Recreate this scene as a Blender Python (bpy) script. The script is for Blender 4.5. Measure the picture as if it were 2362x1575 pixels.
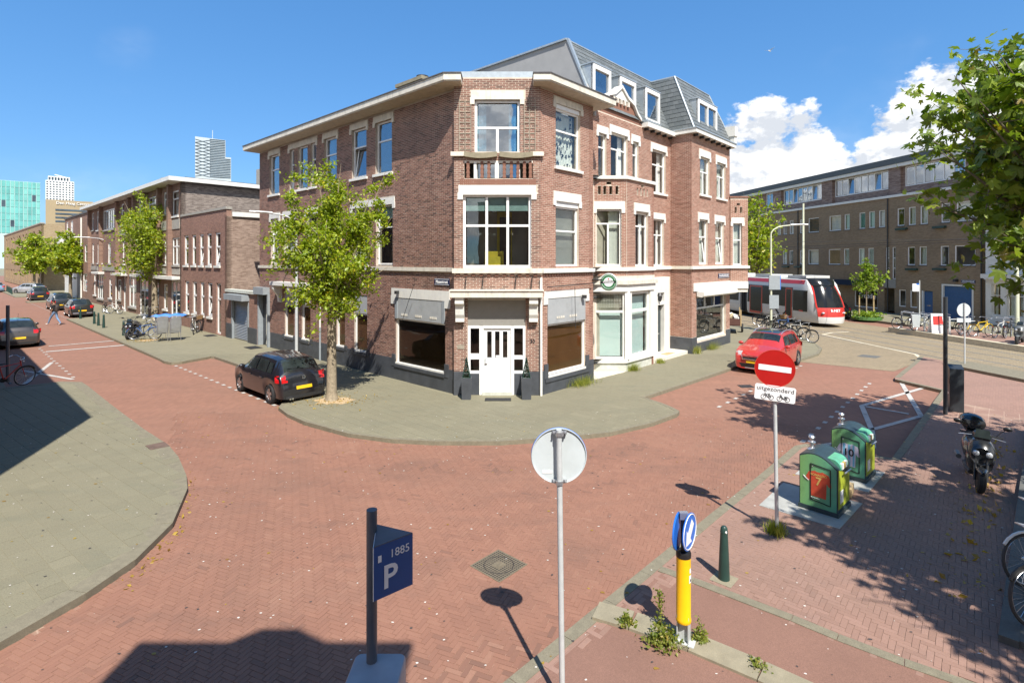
import bpy, bmesh, math, random
import numpy as np
from mathutils import Vector, Matrix
R = math.radians
random.seed(7); rng = np.random.default_rng(7)
for o in list(bpy.data.objects): bpy.data.objects.remove(o)
S = bpy.context.scene; COL = S.collection
# ------------------------------------------------------------------ camera
FPX, CX, HY, CH = 1234., 1181., 602.5, 4.5      # focal length, centre and horizon in photo pixels (2362 wide), eye height
cam = bpy.data.cameras.new('camera'); camo = bpy.data.objects.new('camera', cam); COL.objects.link(camo)
camo.location = (0, 0, CH); camo.rotation_euler = (R(90), 0, 0)
cam.sensor_width = 36; cam.lens = 36*FPX/2362; cam.shift_y = -(787.5-HY)/2362
cam.clip_start = .05; cam.clip_end = 6000; S.camera = camo
# ------------------------------------------------------------------ sky, sun, exposure
SUN_AZ = math.atan2(.318, -.948); SUN_EL = R(53)          # azimuth from +Y towards +X
W = bpy.data.worlds.new('World'); S.world = W; W.use_nodes = True
def world():
    nt = W.node_tree; N = nt.nodes; L = nt.links; N.clear()
    def n(t, **k):
        x = N.new(t)
        for a, b in k.items(): setattr(x, a, b)
        return x
    def math_(op, a, b=None, c=None):
        m = n('ShaderNodeMath', operation=op)
        for i, q in enumerate((a, b, c)):
            if q is None: continue
            if isinstance(q, (int, float)): m.inputs[i].default_value = q
            else: L.new(q, m.inputs[i])
        return m.outputs[0]
    def sstep(v, a, b):
        m = n('ShaderNodeMapRange'); m.interpolation_type = 'SMOOTHSTEP'
        m.inputs['From Min'].default_value = a; m.inputs['From Max'].default_value = b
        L.new(v, m.inputs['Value']); return m.outputs[0]
    sky = n('ShaderNodeTexSky', sky_type='NISHITA'); sky.sun_disc = False
    sky.sun_elevation = SUN_EL; sky.sun_rotation = SUN_AZ; sky.air_density = 1.0; sky.dust_density = 0.; sky.ozone_density = 1.0
    tc = n('ShaderNodeTexCoord'); sx = n('ShaderNodeSeparateXYZ'); L.new(tc.outputs['Generated'], sx.inputs[0])
    az = math_('ARCTAN2', sx.outputs[0], sx.outputs[1]); el = math_('ARCSINE', sx.outputs[2])
    def fbm(dx, dy, sc, det=8, rough=.58):
        cb = n('ShaderNodeCombineXYZ'); L.new(math_('ADD', az, dx), cb.inputs[0]); L.new(math_('MULTIPLY', math_('ADD', el, dy), 1.45), cb.inputs[1])
        t = n('ShaderNodeTexNoise'); t.inputs['Scale'].default_value = sc; t.inputs['Detail'].default_value = det; t.inputs['Roughness'].default_value = rough
        L.new(cb.outputs[0], t.inputs['Vector']); return t.outputs['Fac']
    # cumulus heads standing along the horizon: (azimuth, elevation, half width, half height); the big unseen ones behind the camera are added to whiten the fill light
    heads = [(.445,.06,.07,.20),(.50,.06,.065,.185),(.40,.04,.055,.20),(.55,.05,.045,.12),(.61,.08,.05,.14),(.655,.13,.055,.15),(.70,.16,.06,.13),(.745,.17,.06,.11),(.82,.12,.1,.12),(.92,.08,.14,.1),(.29,.245,.03,.012),
             (-.95,.05,.2,.09),(-1.5,.04,.25,.09),(-2.2,.28,.4,.32),(-2.9,.32,.4,.34),(1.25,.06,.25,.12),(1.95,.28,.35,.32),(2.6,.32,.4,.34)]
    wob = math_('SUBTRACT', fbm(3.1, 0, 9, 7, .6), .5); wob2 = math_('SUBTRACT', fbm(9.1, 2.2, 24, 6, .6), .5)
    def mask(dx, dy):
        acc = None
        for (a, e, w, h) in heads:
            x = math_('DIVIDE', math_('SUBTRACT', math_('ADD', az, dx), a), w); y = math_('DIVIDE', math_('SUBTRACT', math_('ADD', el, dy), e), h)
            d = math_('SUBTRACT', 1.0, math_('ADD', math_('MULTIPLY', x, x), math_('MULTIPLY', y, y)))
            acc = d if acc is None else math_('SMOOTH_MAX', acc, d, .25)
        return acc
    base = mask(0, 0)
    dens = math_('ADD', math_('ADD', base, math_('MULTIPLY', wob, 2.6)), math_('MULTIPLY', wob2, .9))
    cov = sstep(dens, -.12, .16)
    lit = math_('ADD', math_('MULTIPLY', math_('SUBTRACT', fbm(3.1-.012, .02, 9, 7, .6), fbm(3.1, 0, 9, 7, .6)), -5.0), .72)
    shade = math_('MULTIPLY', math_('SUBTRACT', .14, el), 1.3)       # flat bases are greyer than the heads
    lit = math_('SUBTRACT', lit, math_('MAXIMUM', shade, 0)); lit = math_('MINIMUM', math_('MAXIMUM', lit, .40), 1.0)
    cmix = n('ShaderNodeMix', data_type='RGBA'); L.new(lit, cmix.inputs[0]); cmix.inputs[6].default_value = (2.6, 3.1, 3.9, 1); cmix.inputs[7].default_value = (8.2, 8.2, 8.2, 1)
    thin = math_('MULTIPLY', sstep(fbm(5.7, 1.2, 2.3, 5, .5), .60, .85), .22)   # a little high veil
    cov2 = math_('MAXIMUM', cov, thin)
    up = sstep(sx.outputs[2], -.02, .02); cov2 = math_('MULTIPLY', cov2, up)
    mx = n('ShaderNodeMix', data_type='RGBA'); L.new(cov2, mx.inputs[0])
    hs = n('ShaderNodeHueSaturation'); hs.inputs['Saturation'].default_value = 1.32; L.new(sky.outputs[0], hs.inputs['Color'])
    gn = n('ShaderNodeMix', data_type='RGBA', blend_type='MULTIPLY'); gn.inputs[0].default_value = 1.; gn.inputs[7].default_value = (.88, 1.08, 1.14, 1); L.new(hs.outputs[0], gn.inputs[6])
    gm = n('ShaderNodeGamma'); gm.inputs[1].default_value = .5; L.new(gn.outputs[2], gm.inputs[0]); g2 = n('ShaderNodeMix', data_type='RGBA', blend_type='MULTIPLY'); g2.inputs[0].default_value = 1.; g2.inputs[7].default_value = (1.03, 1.57, 2.32, 1); L.new(gm.outputs[0], g2.inputs[6])   # an even summer blue from zenith to horizon
    L.new(g2.outputs[2], mx.inputs[6]); L.new(cmix.outputs[2], mx.inputs[7])
    bg = n('ShaderNodeBackground'); bg.inputs[1].default_value = .098; out = n('ShaderNodeOutputWorld')
    L.new(mx.outputs[2], bg.inputs[0]); L.new(bg.outputs[0], out.inputs[0])
world()
sl = bpy.data.lights.new('sun', 'SUN'); sl.energy = 5.0; sl.angle = R(.5); sl.color = (1, .95, .87)
so = bpy.data.objects.new('sun', sl); COL.objects.link(so)
sd = Vector((math.sin(SUN_AZ)*math.cos(SUN_EL), math.cos(SUN_AZ)*math.cos(SUN_EL), math.sin(SUN_EL)))
so.rotation_euler = sd.to_track_quat('Z', 'Y').to_euler(); so.location = (0, 0, 60)
S.view_settings.view_transform = 'Standard'; S.view_settings.look = 'None'; S.view_settings.gamma = 1; S.view_settings.exposure = .68
try: S.view_settings.use_curve_mapping = False
except Exception: pass
S.render.engine = 'CYCLES'; S.cycles.max_bounces = 6; S.cycles.transparent_max_bounces = 12; S.cycles.caustics_reflective = False; S.cycles.caustics_refractive = False
# ------------------------------------------------------------------ helpers
def G(x, y, z=0.):
    Y = FPX*(CH-z)/(y-HY); return Vector(((x-CX)*Y/FPX, Y, z))
def wmat(o):
    m = o.matrix_parent_inverse @ o.matrix_basis if o.parent else o.matrix_basis
    return wmat(o.parent) @ m if o.parent else m.copy()
def tag(o, label=None, cat=None, group=None, kind=None):
    for k, v in (('label', label), ('category', cat), ('group', group), ('kind', kind)):
        if v: o[k] = v
    return o
def empty(name, loc, rz=0., label=None, cat=None, group=None, kind=None):
    o = bpy.data.objects.new(name, None); COL.objects.link(o); o.location = loc; o.rotation_euler = (0, 0, rz); o.empty_display_size = .2
    return tag(o, label, cat, group, kind)
def link(name, me, parent=None, world=False):
    o = bpy.data.objects.new(name, me); COL.objects.link(o)
    if parent is not None:
        o.parent = parent
        if world: o.matrix_parent_inverse = wmat(parent).inverted()
    return o
def copy_tree(o, parent=None):
    c = o.copy(); COL.objects.link(c)
    if parent is not None: c.parent = parent
    for ch in list(o.children): copy_tree(ch, c)
    return c
class Fr:
    """a vertical plane: u along it, d out of it, z up"""
    def __init__(s, o, u, n): s.o = Vector((o[0], o[1], 0)); s.u = Vector((u[0], u[1], 0)); s.n = Vector((n[0], n[1], 0))
    def P(s, u, d, z): return s.o + s.u*u + s.n*d + Vector((0, 0, z))
    def rz(s): return math.atan2(s.u.y, s.u.x)
class MB:
    def __init__(s): s.v = []; s.f = []; s.m = []
    def add(s, vs, fs, mi=0):
        b = len(s.v); s.v += [tuple(p) for p in vs]
        for f in fs: s.f.append(tuple(i+b for i in f)); s.m.append(mi)
        return s
    def box(s, x0, x1, y0, y1, z0, z1, mi=0, fr=None):
        c = [(x0,y0,z0),(x1,y0,z0),(x1,y1,z0),(x0,y1,z0),(x0,y0,z1),(x1,y0,z1),(x1,y1,z1),(x0,y1,z1)]
        if fr: c = [fr.P(*p) for p in c]
        return s.add(c, [(3,2,1,0),(4,5,6,7),(0,1,5,4),(1,2,6,5),(2,3,7,6),(3,0,4,7)], mi)
    def prism(s, pts, z0, z1, mi=0, bottom=True):
        n = len(pts); vs = [(p[0],p[1],z0) for p in pts]+[(p[0],p[1],z1) for p in pts]
        fs = [tuple(range(n, 2*n))] + [(i,(i+1)%n,n+(i+1)%n,n+i) for i in range(n)]
        if bottom: fs.append(tuple(range(n-1,-1,-1)))
        return s.add(vs, fs, mi)
    def ext(s, pts3, vec, mi=0):
        n = len(pts3); vec = Vector(vec); vs = [Vector(p) for p in pts3]; vs += [p+vec for p in vs]
        return s.add(vs, [tuple(range(n-1,-1,-1)), tuple(range(n,2*n))]+[(i,(i+1)%n,n+(i+1)%n,n+i) for i in range(n)], mi)
    def tube(s, pts, r, n=8, mi=0, cap=True):
        pts = [Vector(p) for p in pts]; rs = r if isinstance(r, (list, tuple)) else [r]*len(pts); rings = []
        up = None
        for i, p in enumerate(pts):
            t = (pts[min(i+1,len(pts)-1)]-pts[max(i-1,0)])
            if t.length < 1e-9: t = Vector((0,0,1))
            t.normalize()
            a = (up - t*up.dot(t)) if up is not None else t.orthogonal()
            if a.length < 1e-5: a = t.orthogonal()
            a.normalize(); up = a; b = t.cross(a)
            rings.append([p+(a*math.cos(2*math.pi*k/n)+b*math.sin(2*math.pi*k/n))*rs[i] for k in range(n)])
        return s.loft(rings, True, cap, mi)
    def loft(s, rings, close=True, cap=True, mi=0):
        n = len(rings[0]); vs = [p for r_ in rings for p in r_]; fs = []
        for i in range(len(rings)-1):
            for k in range(n if close else n-1):
                k2 = (k+1) % n; fs.append((i*n+k, i*n+k2, (i+1)*n+k2, (i+1)*n+k))
        if cap and close: fs += [tuple(range(n-1,-1,-1)), tuple(range((len(rings)-1)*n, len(rings)*n))]
        return s.add(vs, fs, mi)
    def lathe(s, prof, n=16, c=(0,0,0), M=None, mi=0):
        rings = []
        for (r_, z) in prof:
            ring = [Vector((r_*math.cos(2*math.pi*k/n), r_*math.sin(2*math.pi*k/n), z)) for k in range(n)]
            rings.append([(M @ p if M else p)+Vector(c) for p in ring])
        return s.loft(rings, True, True, mi)
    def torus(s, c, Rr, r, n=24, m=6, M=None, mi=0):
        rings = []
        for i in range(n):
            a = 2*math.pi*i/n; ring = []
            for k in range(m):
                b = 2*math.pi*k/m; p = Vector(((Rr+r*math.cos(b))*math.cos(a), (Rr+r*math.cos(b))*math.sin(a), r*math.sin(b)))
                ring.append((M @ p if M else p)+Vector(c))
            rings.append(ring)
        rings.append(rings[0]); return s.loft(rings, True, False, mi)
    def sphere(s, c, rx, ry=None, rz=None, n=12, m=8, mi=0):
        ry = ry or rx; rz = rz or rx; rings = []
        for i in range(m+1):
            a = math.pi*i/m; q = max(math.sin(a), .001)
            rings.append([Vector((c[0]+rx*q*math.cos(2*math.pi*k/n), c[1]+ry*q*math.sin(2*math.pi*k/n), c[2]-rz*math.cos(a))) for k in range(n)])
        return s.loft(rings, True, True, mi)
    def disc(s, c, r, axis, th, n=32, mi=0, rx=None):
        q = Vector(axis).to_track_quat('Z', 'Y').to_matrix()
        return s.lathe([(r,-th/2),(r,th/2)], n, c, q, mi)
    def mesh(s, name, mats, smooth=False, sharp=None):
        me = bpy.data.meshes.new(name); me.from_pydata([tuple(p) for p in s.v], [], s.f)
        for m in (mats if isinstance(mats, (list, tuple)) else [mats]): me.materials.append(M[m] if isinstance(m, str) else m)
        if len(me.materials) > 1: me.polygons.foreach_set('material_index', s.m)
        if smooth:
            me.polygons.foreach_set('use_smooth', [True]*len(me.polygons))
            if sharp: me.set_sharp_from_angle(angle=R(sharp))
        me.update(); return me
    def build(s, name, mats, parent=None, world=False, smooth=False, sharp=40, fix=False):
        me = s.mesh(name, mats, smooth, sharp)
        if fix:
            bm = bmesh.new(); bm.from_mesh(me); bmesh.ops.recalc_face_normals(bm, faces=bm.faces); bm.to_mesh(me); bm.free()
        return link(name, me, parent, world)
def text_geo(txt, size=1., ext=.002, bold=False, align='CENTER'):
    cu = bpy.data.curves.new('txt', 'FONT'); cu.body = txt; cu.size = size; cu.extrude = ext; cu.align_x = align; cu.align_y = 'CENTER'; cu.resolution_u = 3
    if bold: cu.offset = .018*size
    ob = bpy.data.objects.new('txt', cu); COL.objects.link(ob)
    dg = bpy.context.evaluated_depsgraph_get(); me = bpy.data.meshes.new_from_object(ob.evaluated_get(dg))
    v = [p.co.copy() for p in me.vertices]; f = [tuple(p.vertices) for p in me.polygons]
    bpy.data.objects.remove(ob); bpy.data.curves.remove(cu); bpy.data.meshes.remove(me); return v, f
def add_text(mb, txt, size, o, ux, uz=(0,0,1), ext=.002, bold=False, mi=0, sx=1.):
    """text with its centre at o, running along ux, upright along uz"""
    v, f = text_geo(txt, size, ext, bold); o = Vector(o); ux = Vector(ux); uz = Vector(uz); n = ux.cross(uz)
    return mb.add([o+ux*(p.x*sx)+uz*p.y+n*p.z for p in v], f, mi)
# ------------------------------------------------------------------ materials
M = {}
def new_mat(name):
    m = bpy.data.materials.new(name); m.use_nodes = True; M[name] = m; nt = m.node_tree
    return m, nt, nt.nodes['Principled BSDF']
def nd(nt, t, **k):
    x = nt.nodes.new(t)
    for a, b in k.items():
        if a in x.inputs: x.inputs[a].default_value = b
        else: setattr(x, a, b)
    return x
def mixc(nt, fac, a, b, blend='MIX'):
    x = nt.nodes.new('ShaderNodeMix'); x.data_type = 'RGBA'; x.blend_type = blend
    for i, q in ((0, fac), (6, a), (7, b)):
        if isinstance(q, (tuple, list)): x.inputs[i].default_value = (*q[:3], 1)
        elif isinstance(q, (int, float)): x.inputs[i].default_value = q
        else: nt.links.new(q, x.inputs[i])
    return x.outputs[2]
def mr(nt, v, a, b, c=0., d=1.):
    x = nt.nodes.new('ShaderNodeMapRange'); nt.links.new(v, x.inputs[0])
    for i, q in enumerate((a, b, c, d)): x.inputs[i+1].default_value = q
    return x.outputs[0]
def noise(nt, vec, sc, det=4, rough=.55):
    x = nt.nodes.new('ShaderNodeTexNoise'); x.inputs['Scale'].default_value = sc; x.inputs['Detail'].default_value = det; x.inputs['Roughness'].default_value = rough
    nt.links.new(vec, x.inputs['Vector']); return x.outputs['Fac']
def wpos(nt): return nt.nodes.new('ShaderNodeNewGeometry').outputs['Position']
def opos(nt): return nt.nodes.new('ShaderNodeTexCoord').outputs['Object']
def bump(nt, h, dist, strength, bs):
    b = nt.nodes.new('ShaderNodeBump'); b.inputs['Strength'].default_value = strength; b.inputs['Distance'].default_value = dist
    nt.links.new(h, b.inputs['Height']); nt.links.new(b.outputs[0], bs.inputs['Normal'])
def plain(name, col, rough=.55, metal=0., var=.12, sc=6., dirt=0., coat=0., bmp=0., spec=None, fine=0., streak=0.):
    m, nt, bs = new_mat(name); p = opos(nt)
    n1 = noise(nt, p, sc, 5); a = tuple(c*(1-var) for c in col); b = tuple(min(1, c*(1+var)) for c in col)
    c = mixc(nt, mr(nt, n1, .3, .7), a, b)
    if dirt:
        n2 = noise(nt, p, sc*.6, 8, .7); c = mixc(nt, mr(nt, n2, .52, .75, 0, dirt), c, tuple(q*.35 for q in col))
    if streak:
        mp = nd(nt, 'ShaderNodeMapping'); mp.inputs['Scale'].default_value = (9, 9, .9); nt.links.new(p, mp.inputs[0]); c = mixc(nt, mr(nt, noise(nt, mp.outputs[0], 1., 5, .65), .52, .74, 0, streak), c, tuple(q*.45 for q in col))
    if fine:
        n3 = noise(nt, p, 120, 2); c = mixc(nt, mr(nt, n3, .35, .65, 0, fine), c, tuple(q*.4 for q in col))
    nt.links.new(c, bs.inputs['Base Color']); bs.inputs['Roughness'].default_value = rough; bs.inputs['Metallic'].default_value = metal
    if coat: bs.inputs['Coat Weight'].default_value = coat; bs.inputs['Coat Roughness'].default_value = .04
    if spec is not None: bs.inputs['Specular IOR Level'].default_value = spec
    if bmp: bump(nt, noise(nt, p, sc*5, 4), .01, bmp, bs)
    return m
def brickmat(name, c1, c2, mortar, udir, bl=.21, bh=.052, jt=.011, stain=.25, rough=.85):
    m, nt, bs = new_mat(name); p = wpos(nt)
    dt = nt.nodes.new('ShaderNodeVectorMath'); dt.operation = 'DOT_PRODUCT'; nt.links.new(p, dt.inputs[0]); dt.inputs[1].default_value = (*udir, 0)
    sp = nt.nodes.new('ShaderNodeSeparateXYZ'); nt.links.new(p, sp.inputs[0])
    cb = nt.nodes.new('ShaderNodeCombineXYZ'); nt.links.new(dt.outputs['Value'], cb.inputs[0]); nt.links.new(sp.outputs[2], cb.inputs[1])
    br = nt.nodes.new('ShaderNodeTexBrick'); nt.links.new(cb.outputs[0], br.inputs['Vector'])
    for k, v in (('Scale', 1.), ('Mortar Size', jt/2), ('Mortar Smooth', .2), ('Bias', 0.), ('Brick Width', bl+jt), ('Row Height', bh+jt)): br.inputs[k].default_value = v
    br.inputs['Color1'].default_value = (*c1, 1); br.inputs['Color2'].default_value = (*c2, 1); br.inputs['Mortar'].default_value = (*mortar, 1)
    n = noise(nt, p, .35, 6, .6); c = mixc(nt, mr(nt, n, .45, .75, 0, stain), br.outputs[0], tuple(q*.45 for q in c1))
    nt.links.new(c, bs.inputs['Base Color']); bs.inputs['Roughness'].default_value = rough
    inv = nt.nodes.new('ShaderNodeMath'); inv.operation = 'SUBTRACT'; inv.inputs[0].default_value = 1; nt.links.new(br.outputs['Fac'], inv.inputs[1])
    bump(nt, inv.outputs[0], .008, .7, bs); return m
def piecemat(name, cols, rough=.85, stain=.3, stainsc=.4, stainc=None, single=False, fine=.25, mid=0., rain=0.):
    """one tone per piece (face attribute rnd, or the object's own random) under a world-space soiling"""
    m, nt, bs = new_mat(name); p = wpos(nt)
    if single: r_ = nt.nodes.new('ShaderNodeObjectInfo').outputs['Random']
    else:
        a = nt.nodes.new('ShaderNodeAttribute'); a.attribute_name = 'rnd'; r_ = a.outputs['Fac']
    cr = nt.nodes.new('ShaderNodeValToRGB'); e = cr.color_ramp.elements
    for i, c in enumerate(cols):
        x = e[i] if i < 2 else e.new(.5)
        x.position = i/(len(cols)-1); x.color = (*c, 1)
    for i, c in enumerate(cols): e[i].position = i/(len(cols)-1); e[i].color = (*c, 1)
    nt.links.new(r_, cr.inputs[0]); av = tuple(sum(c[k] for c in cols)/len(cols) for k in range(3)); sc_ = stainc or tuple(q*.5 for q in av)
    n = noise(nt, p, stainsc, 7, .62); c = mixc(nt, mr(nt, n, .48, .72, 0, stain), cr.outputs[0], sc_)
    if rain:
        mq = nd(nt, 'ShaderNodeMapping'); mq.inputs['Scale'].default_value = (2.6, 2.6, .16); nt.links.new(p, mq.inputs[0]); c = mixc(nt, mr(nt, noise(nt, mq.outputs[0], 1., 6, .62), .50, .70, 0, rain), c, tuple(q*.5 for q in av))
    if mid:
        mp = nd(nt, 'ShaderNodeMapping'); mp.inputs['Scale'].default_value = (.55, 1.5, 1); nt.links.new(p, mp.inputs[0]); c = mixc(nt, mr(nt, noise(nt, mp.outputs[0], 1.1, 8, .68), .50, .72, 0, mid), c, (av[0]*.62, av[1]*.72, av[2]*.80))
        c = mixc(nt, mr(nt, noise(nt, mp.outputs[0], .45, 6, .6), .52, .75, 0, mid*.6), c, tuple(min(1,q*1.3) for q in av))
    f = noise(nt, p, 60, 3, .6); c = mixc(nt, mr(nt, f, .4, .7, 0, fine), c, tuple(q*.55 for q in av))
    nt.links.new(c, bs.inputs['Base Color']); bs.inputs['Roughness'].default_value = rough
    bump(nt, f, .003, .35, bs); return m
def glassmat(name, tint=(.75,.8,.8), refl=.12, dark=0.):
    m = bpy.data.materials.new(name); m.use_nodes = True; M[name] = m; nt = m.node_tree; nt.nodes.clear()
    tr = nd(nt, 'ShaderNodeBsdfTransparent'); tr.inputs[0].default_value = (*tint, 1)
    gl = nd(nt, 'ShaderNodeBsdfGlossy'); gl.inputs['Roughness'].default_value = .015; gl.inputs[0].default_value = (1, 1, 1, 1)
    lw = nd(nt, 'ShaderNodeLayerWeight'); lw.inputs[0].default_value = .5; fr = nd(nt, 'ShaderNodeMath', operation='POWER'); nt.links.new(lw.outputs['Facing'], fr.inputs[0]); fr.inputs[1].default_value = 4.5
    p = wpos(nt); b = nd(nt, 'ShaderNodeBump'); b.inputs['Strength'].default_value = .03; b.inputs['Distance'].default_value = .05
    nt.links.new(noise(nt, p, 1.3, 2), b.inputs['Height']); nt.links.new(b.outputs[0], gl.inputs['Normal'])
    ad = nd(nt, 'ShaderNodeMath', operation='ADD'); nt.links.new(fr.outputs[0], ad.inputs[0]); ad.inputs[1].default_value = refl; ad.use_clamp = True
    mx = nd(nt, 'ShaderNodeMixShader'); nt.links.new(ad.outputs[0], mx.inputs[0]); nt.links.new(tr.outputs[0], mx.inputs[1]); nt.links.new(gl.outputs[0], mx.inputs[2])
    out = nd(nt, 'ShaderNodeOutputMaterial'); nt.links.new(mx.outputs[0], out.inputs[0]); return m
def leafmat(name, ca, cb, cc=None):
    m = bpy.data.materials.new(name); m.use_nodes = True; M[name] = m; nt = m.node_tree; bs = nt.nodes['Principled BSDF']; out = nt.nodes['Material Output']
    a = nt.nodes.new('ShaderNodeAttribute'); a.attribute_name = 'rnd'
    cr = nt.nodes.new('ShaderNodeValToRGB'); cr.color_ramp.elements[0].color = (*ca, 1); cr.color_ramp.elements[1].color = (*cb, 1)
    if cc: cr.color_ramp.elements[1].position = .93; e = cr.color_ramp.elements.new(1.); e.color = (*cc, 1)
    nt.links.new(a.outputs['Fac'], cr.inputs[0]); nt.links.new(cr.outputs[0], bs.inputs['Base Color']); bs.inputs['Roughness'].default_value = .42
    tl = nt.nodes.new('ShaderNodeBsdfTranslucent'); c2 = mixc(nt, 1., cr.outputs[0], (1.5, 1.6, .5), 'MULTIPLY'); nt.links.new(c2, tl.inputs[0])
    mx = nt.nodes.new('ShaderNodeMixShader'); mx.inputs[0].default_value = .38; nt.links.new(bs.outputs[0], mx.inputs[1]); nt.links.new(tl.outputs[0], mx.inputs[2]); nt.links.new(mx.outputs[0], out.inputs[0])
    return m
dA = (-.736, .677); dB = (.677, .736)
FA = Fr((-1.955, 18), dA, (-.677, -.736)); FB = Fr((.963, 18), dB, (.736, -.677)); FC = Fr((-1.955, 18), (1, 0), (0, -1)); FAH = Fr((-2.014, 18.231), dA, (-.677, -.736))   # the long left wall stands a little behind the corner face
FT = Fr((38.83, 6.17), (-.157, .988), (-.988, -.157))
def NT(n, t, z=0.): return Vector((.988*n-.157*t, .157*n+.988*t, z))
BR = [(.12,.066,.05),(.20,.104,.076),(.255,.132,.096),(.30,.16,.118),(.23,.118,.086),(.35,.205,.152)]
piecemat('brick', BR, .88, .3, .45, (.13,.078,.06), rain=.4); piecemat('brick_one', BR, .88, .3, .45, (.13,.078,.06), single=True, rain=.4)
BR2 = [(.245,.118,.08),(.305,.148,.102),(.35,.175,.124),(.39,.205,.15),(.285,.138,.095)]
piecemat('brick2', BR2, .88, .25, .4, (.14,.07,.055), rain=.3)
plain('mortar', (.58,.50,.41), .95, var=.15, sc=3); plain('mortar_a', (.44,.37,.31), .95, var=.2, sc=2)
PV = [(.18,.094,.066),(.235,.114,.076),(.255,.124,.082),(.27,.132,.087),(.282,.142,.094),(.30,.158,.106)]
piecemat('paver', PV, .82, .5, .33, (.185,.108,.076), fine=.25, mid=.45); piecemat('paver_one', PV, .82, .5, .33, (.185,.108,.076), single=True, fine=.25, mid=.45)
PV2 = [(.25,.148,.11),(.27,.16,.12),(.29,.173,.13),(.305,.183,.14)]
piecemat('paver_walk', PV2, .82, .4, .4, (.19,.13,.10), fine=.25, mid=.35); piecemat('paver_walk_one', PV2, .82, .4, .4, (.19,.13,.10), single=True, fine=.25, mid=.35)
TL = [(.205,.186,.122),(.218,.198,.13),(.228,.208,.137),(.212,.194,.127),(.24,.218,.144)]
piecemat('tile', TL, .85, .4, .5, (.165,.148,.097), fine=.7, mid=.35); piecemat('tile_one', TL, .85, .4, .5, (.165,.148,.097), single=True, fine=.7, mid=.35)
SLT = [(.10,.115,.12),(.13,.145,.15),(.155,.17,.175),(.12,.135,.135)]
piecemat('slate', SLT, .6, .2, .8, fine=.15); piecemat('slate_one', SLT, .6, .2, .8, single=True, fine=.15)
plain('white_paint', (.72,.71,.66), .45, var=.05, dirt=.22, sc=3, streak=.22); plain('white_old', (.66,.62,.53), .6, var=.08, dirt=.6, sc=4, streak=.45); plain('cream', (.72,.69,.58), .55, var=.06, dirt=.2)
plain('pvc', (.82,.82,.80), .3, var=.03); plain('plinth', (.062,.068,.078), .5, var=.2, dirt=.3, sc=3); plain('steel_grey', (.28,.31,.33), .45, var=.08, dirt=.2)
plain('shutter', (.36,.375,.38), .5, var=.06, dirt=.35, sc=4); plain('panel_grey', (.25,.24,.215), .55, var=.05); plain('zinc', (.42,.47,.50), .4, .5, var=.1, dirt=.2)
plain('interior', (.34,.31,.25), .9, var=.4, sc=.8); plain('wood_grey', (.30,.26,.2), .8, var=.2, dirt=.4)
plain('soffit', (.50,.44,.35), .7, var=.12, dirt=.3); plain('bitumen', (.10,.10,.105), .9, var=.2, sc=2); plain('render_grey', (.33,.33,.33), .9, var=.08, sc=1.5)
plain('curtain', (.72,.71,.66), .9, var=.06); plain('curtain_teal', (.35,.62,.62), .9, var=.3, sc=9); plain('curtain_dark', (.03,.03,.05), .9, var=.5, sc=7); plain('blind_green', (.3,.42,.38), .8)
plain('stone_pale', (.52,.53,.46), .8, var=.12, dirt=.35); plain('marble', (.72,.68,.58), .5, var=.08, dirt=.2); plain('iron', (.03,.03,.03), .5, var=.2)
plain('door_dark', (.03,.045,.05), .3, coat=.3); plain('yellow_cloth', (.55,.42,.03), .8)
glassmat('glass', (.90,.93,.92), .05); glassmat('glass_dark', (.75,.70,.62), .025); glassmat('glass_sky', (.70,.78,.86), .24); glassmat('glass_mid', (.84,.88,.88), .10); glassmat('glass_clear', (.96,.97,.97), .015)
plain('galv', (.50,.52,.52), .5, .1, var=.1, sc=9); plain('pole_cream', (.55,.56,.42), .5, var=.06, dirt=.15); plain('pole_dark', (.085,.095,.115), .38, var=.12); plain('black', (.012,.012,.013), .4, var=.2); plain('rubber', (.018,.018,.019), .8, var=.2)
plain('chrome', (.75,.76,.78), .12, 1., var=.02); plain('alu', (.62,.63,.65), .3, .8, var=.08); plain('sign_white', (.8,.8,.8), .35, var=.02); plain('sign_back', (.56,.61,.62), .45, .1, var=.05, dirt=.1)
plain('sign_red', (.42,.014,.012), .32, var=.06); plain('sign_blue', (.02,.14,.55), .3, var=.04); plain('p_blue', (.012,.075,.26), .35, var=.04); plain('yellow_plastic', (.83,.46,.004), .3, var=.05, coat=.2)
plain('bollard_green', (.018,.05,.042), .4, var=.12, dirt=.15); plain('plate_yellow', (.75,.45,.01), .4, var=.03); plain('road_white', (.52,.49,.45), .8, var=.12, dirt=.95, sc=9, fine=.4); plain('road_cream', (.60,.53,.38), .8, var=.1, dirt=.4, sc=5)
plain('kerb', (.225,.20,.138), .85, var=.15, dirt=.25, sc=8, fine=.5); plain('kerb_dark', (.13,.13,.12), .85, var=.15, sc=6, fine=.4); plain('concrete', (.29,.255,.175), .9, var=.15, dirt=.3, fine=.35)
plain('bark', (.16,.135,.095), .9, var=.35, sc=14, bmp=.6); plain('bark_pale', (.27,.22,.15), .9, var=.3, sc=18, bmp=.5); plain('stake', (.45,.33,.17), .8, var=.12)
leafmat('leaf_lime', (.15,.225,.012), (.38,.44,.028), (.48,.33,.02)); leafmat('leaf_plane', (.095,.155,.018), (.25,.32,.04), (.27,.18,.03)); leafmat('leaf_mid', (.11,.19,.016), (.27,.35,.03)); leafmat('weed', (.10,.15,.015), (.26,.27,.05), (.42,.30,.08)); leafmat('topiary', (.012,.03,.016), (.04,.07,.035))
leafmat('litter', (.30,.17,.035), (.50,.36,.07)); leafmat('grass', (.14,.20,.02), (.38,.36,.07))
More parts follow.
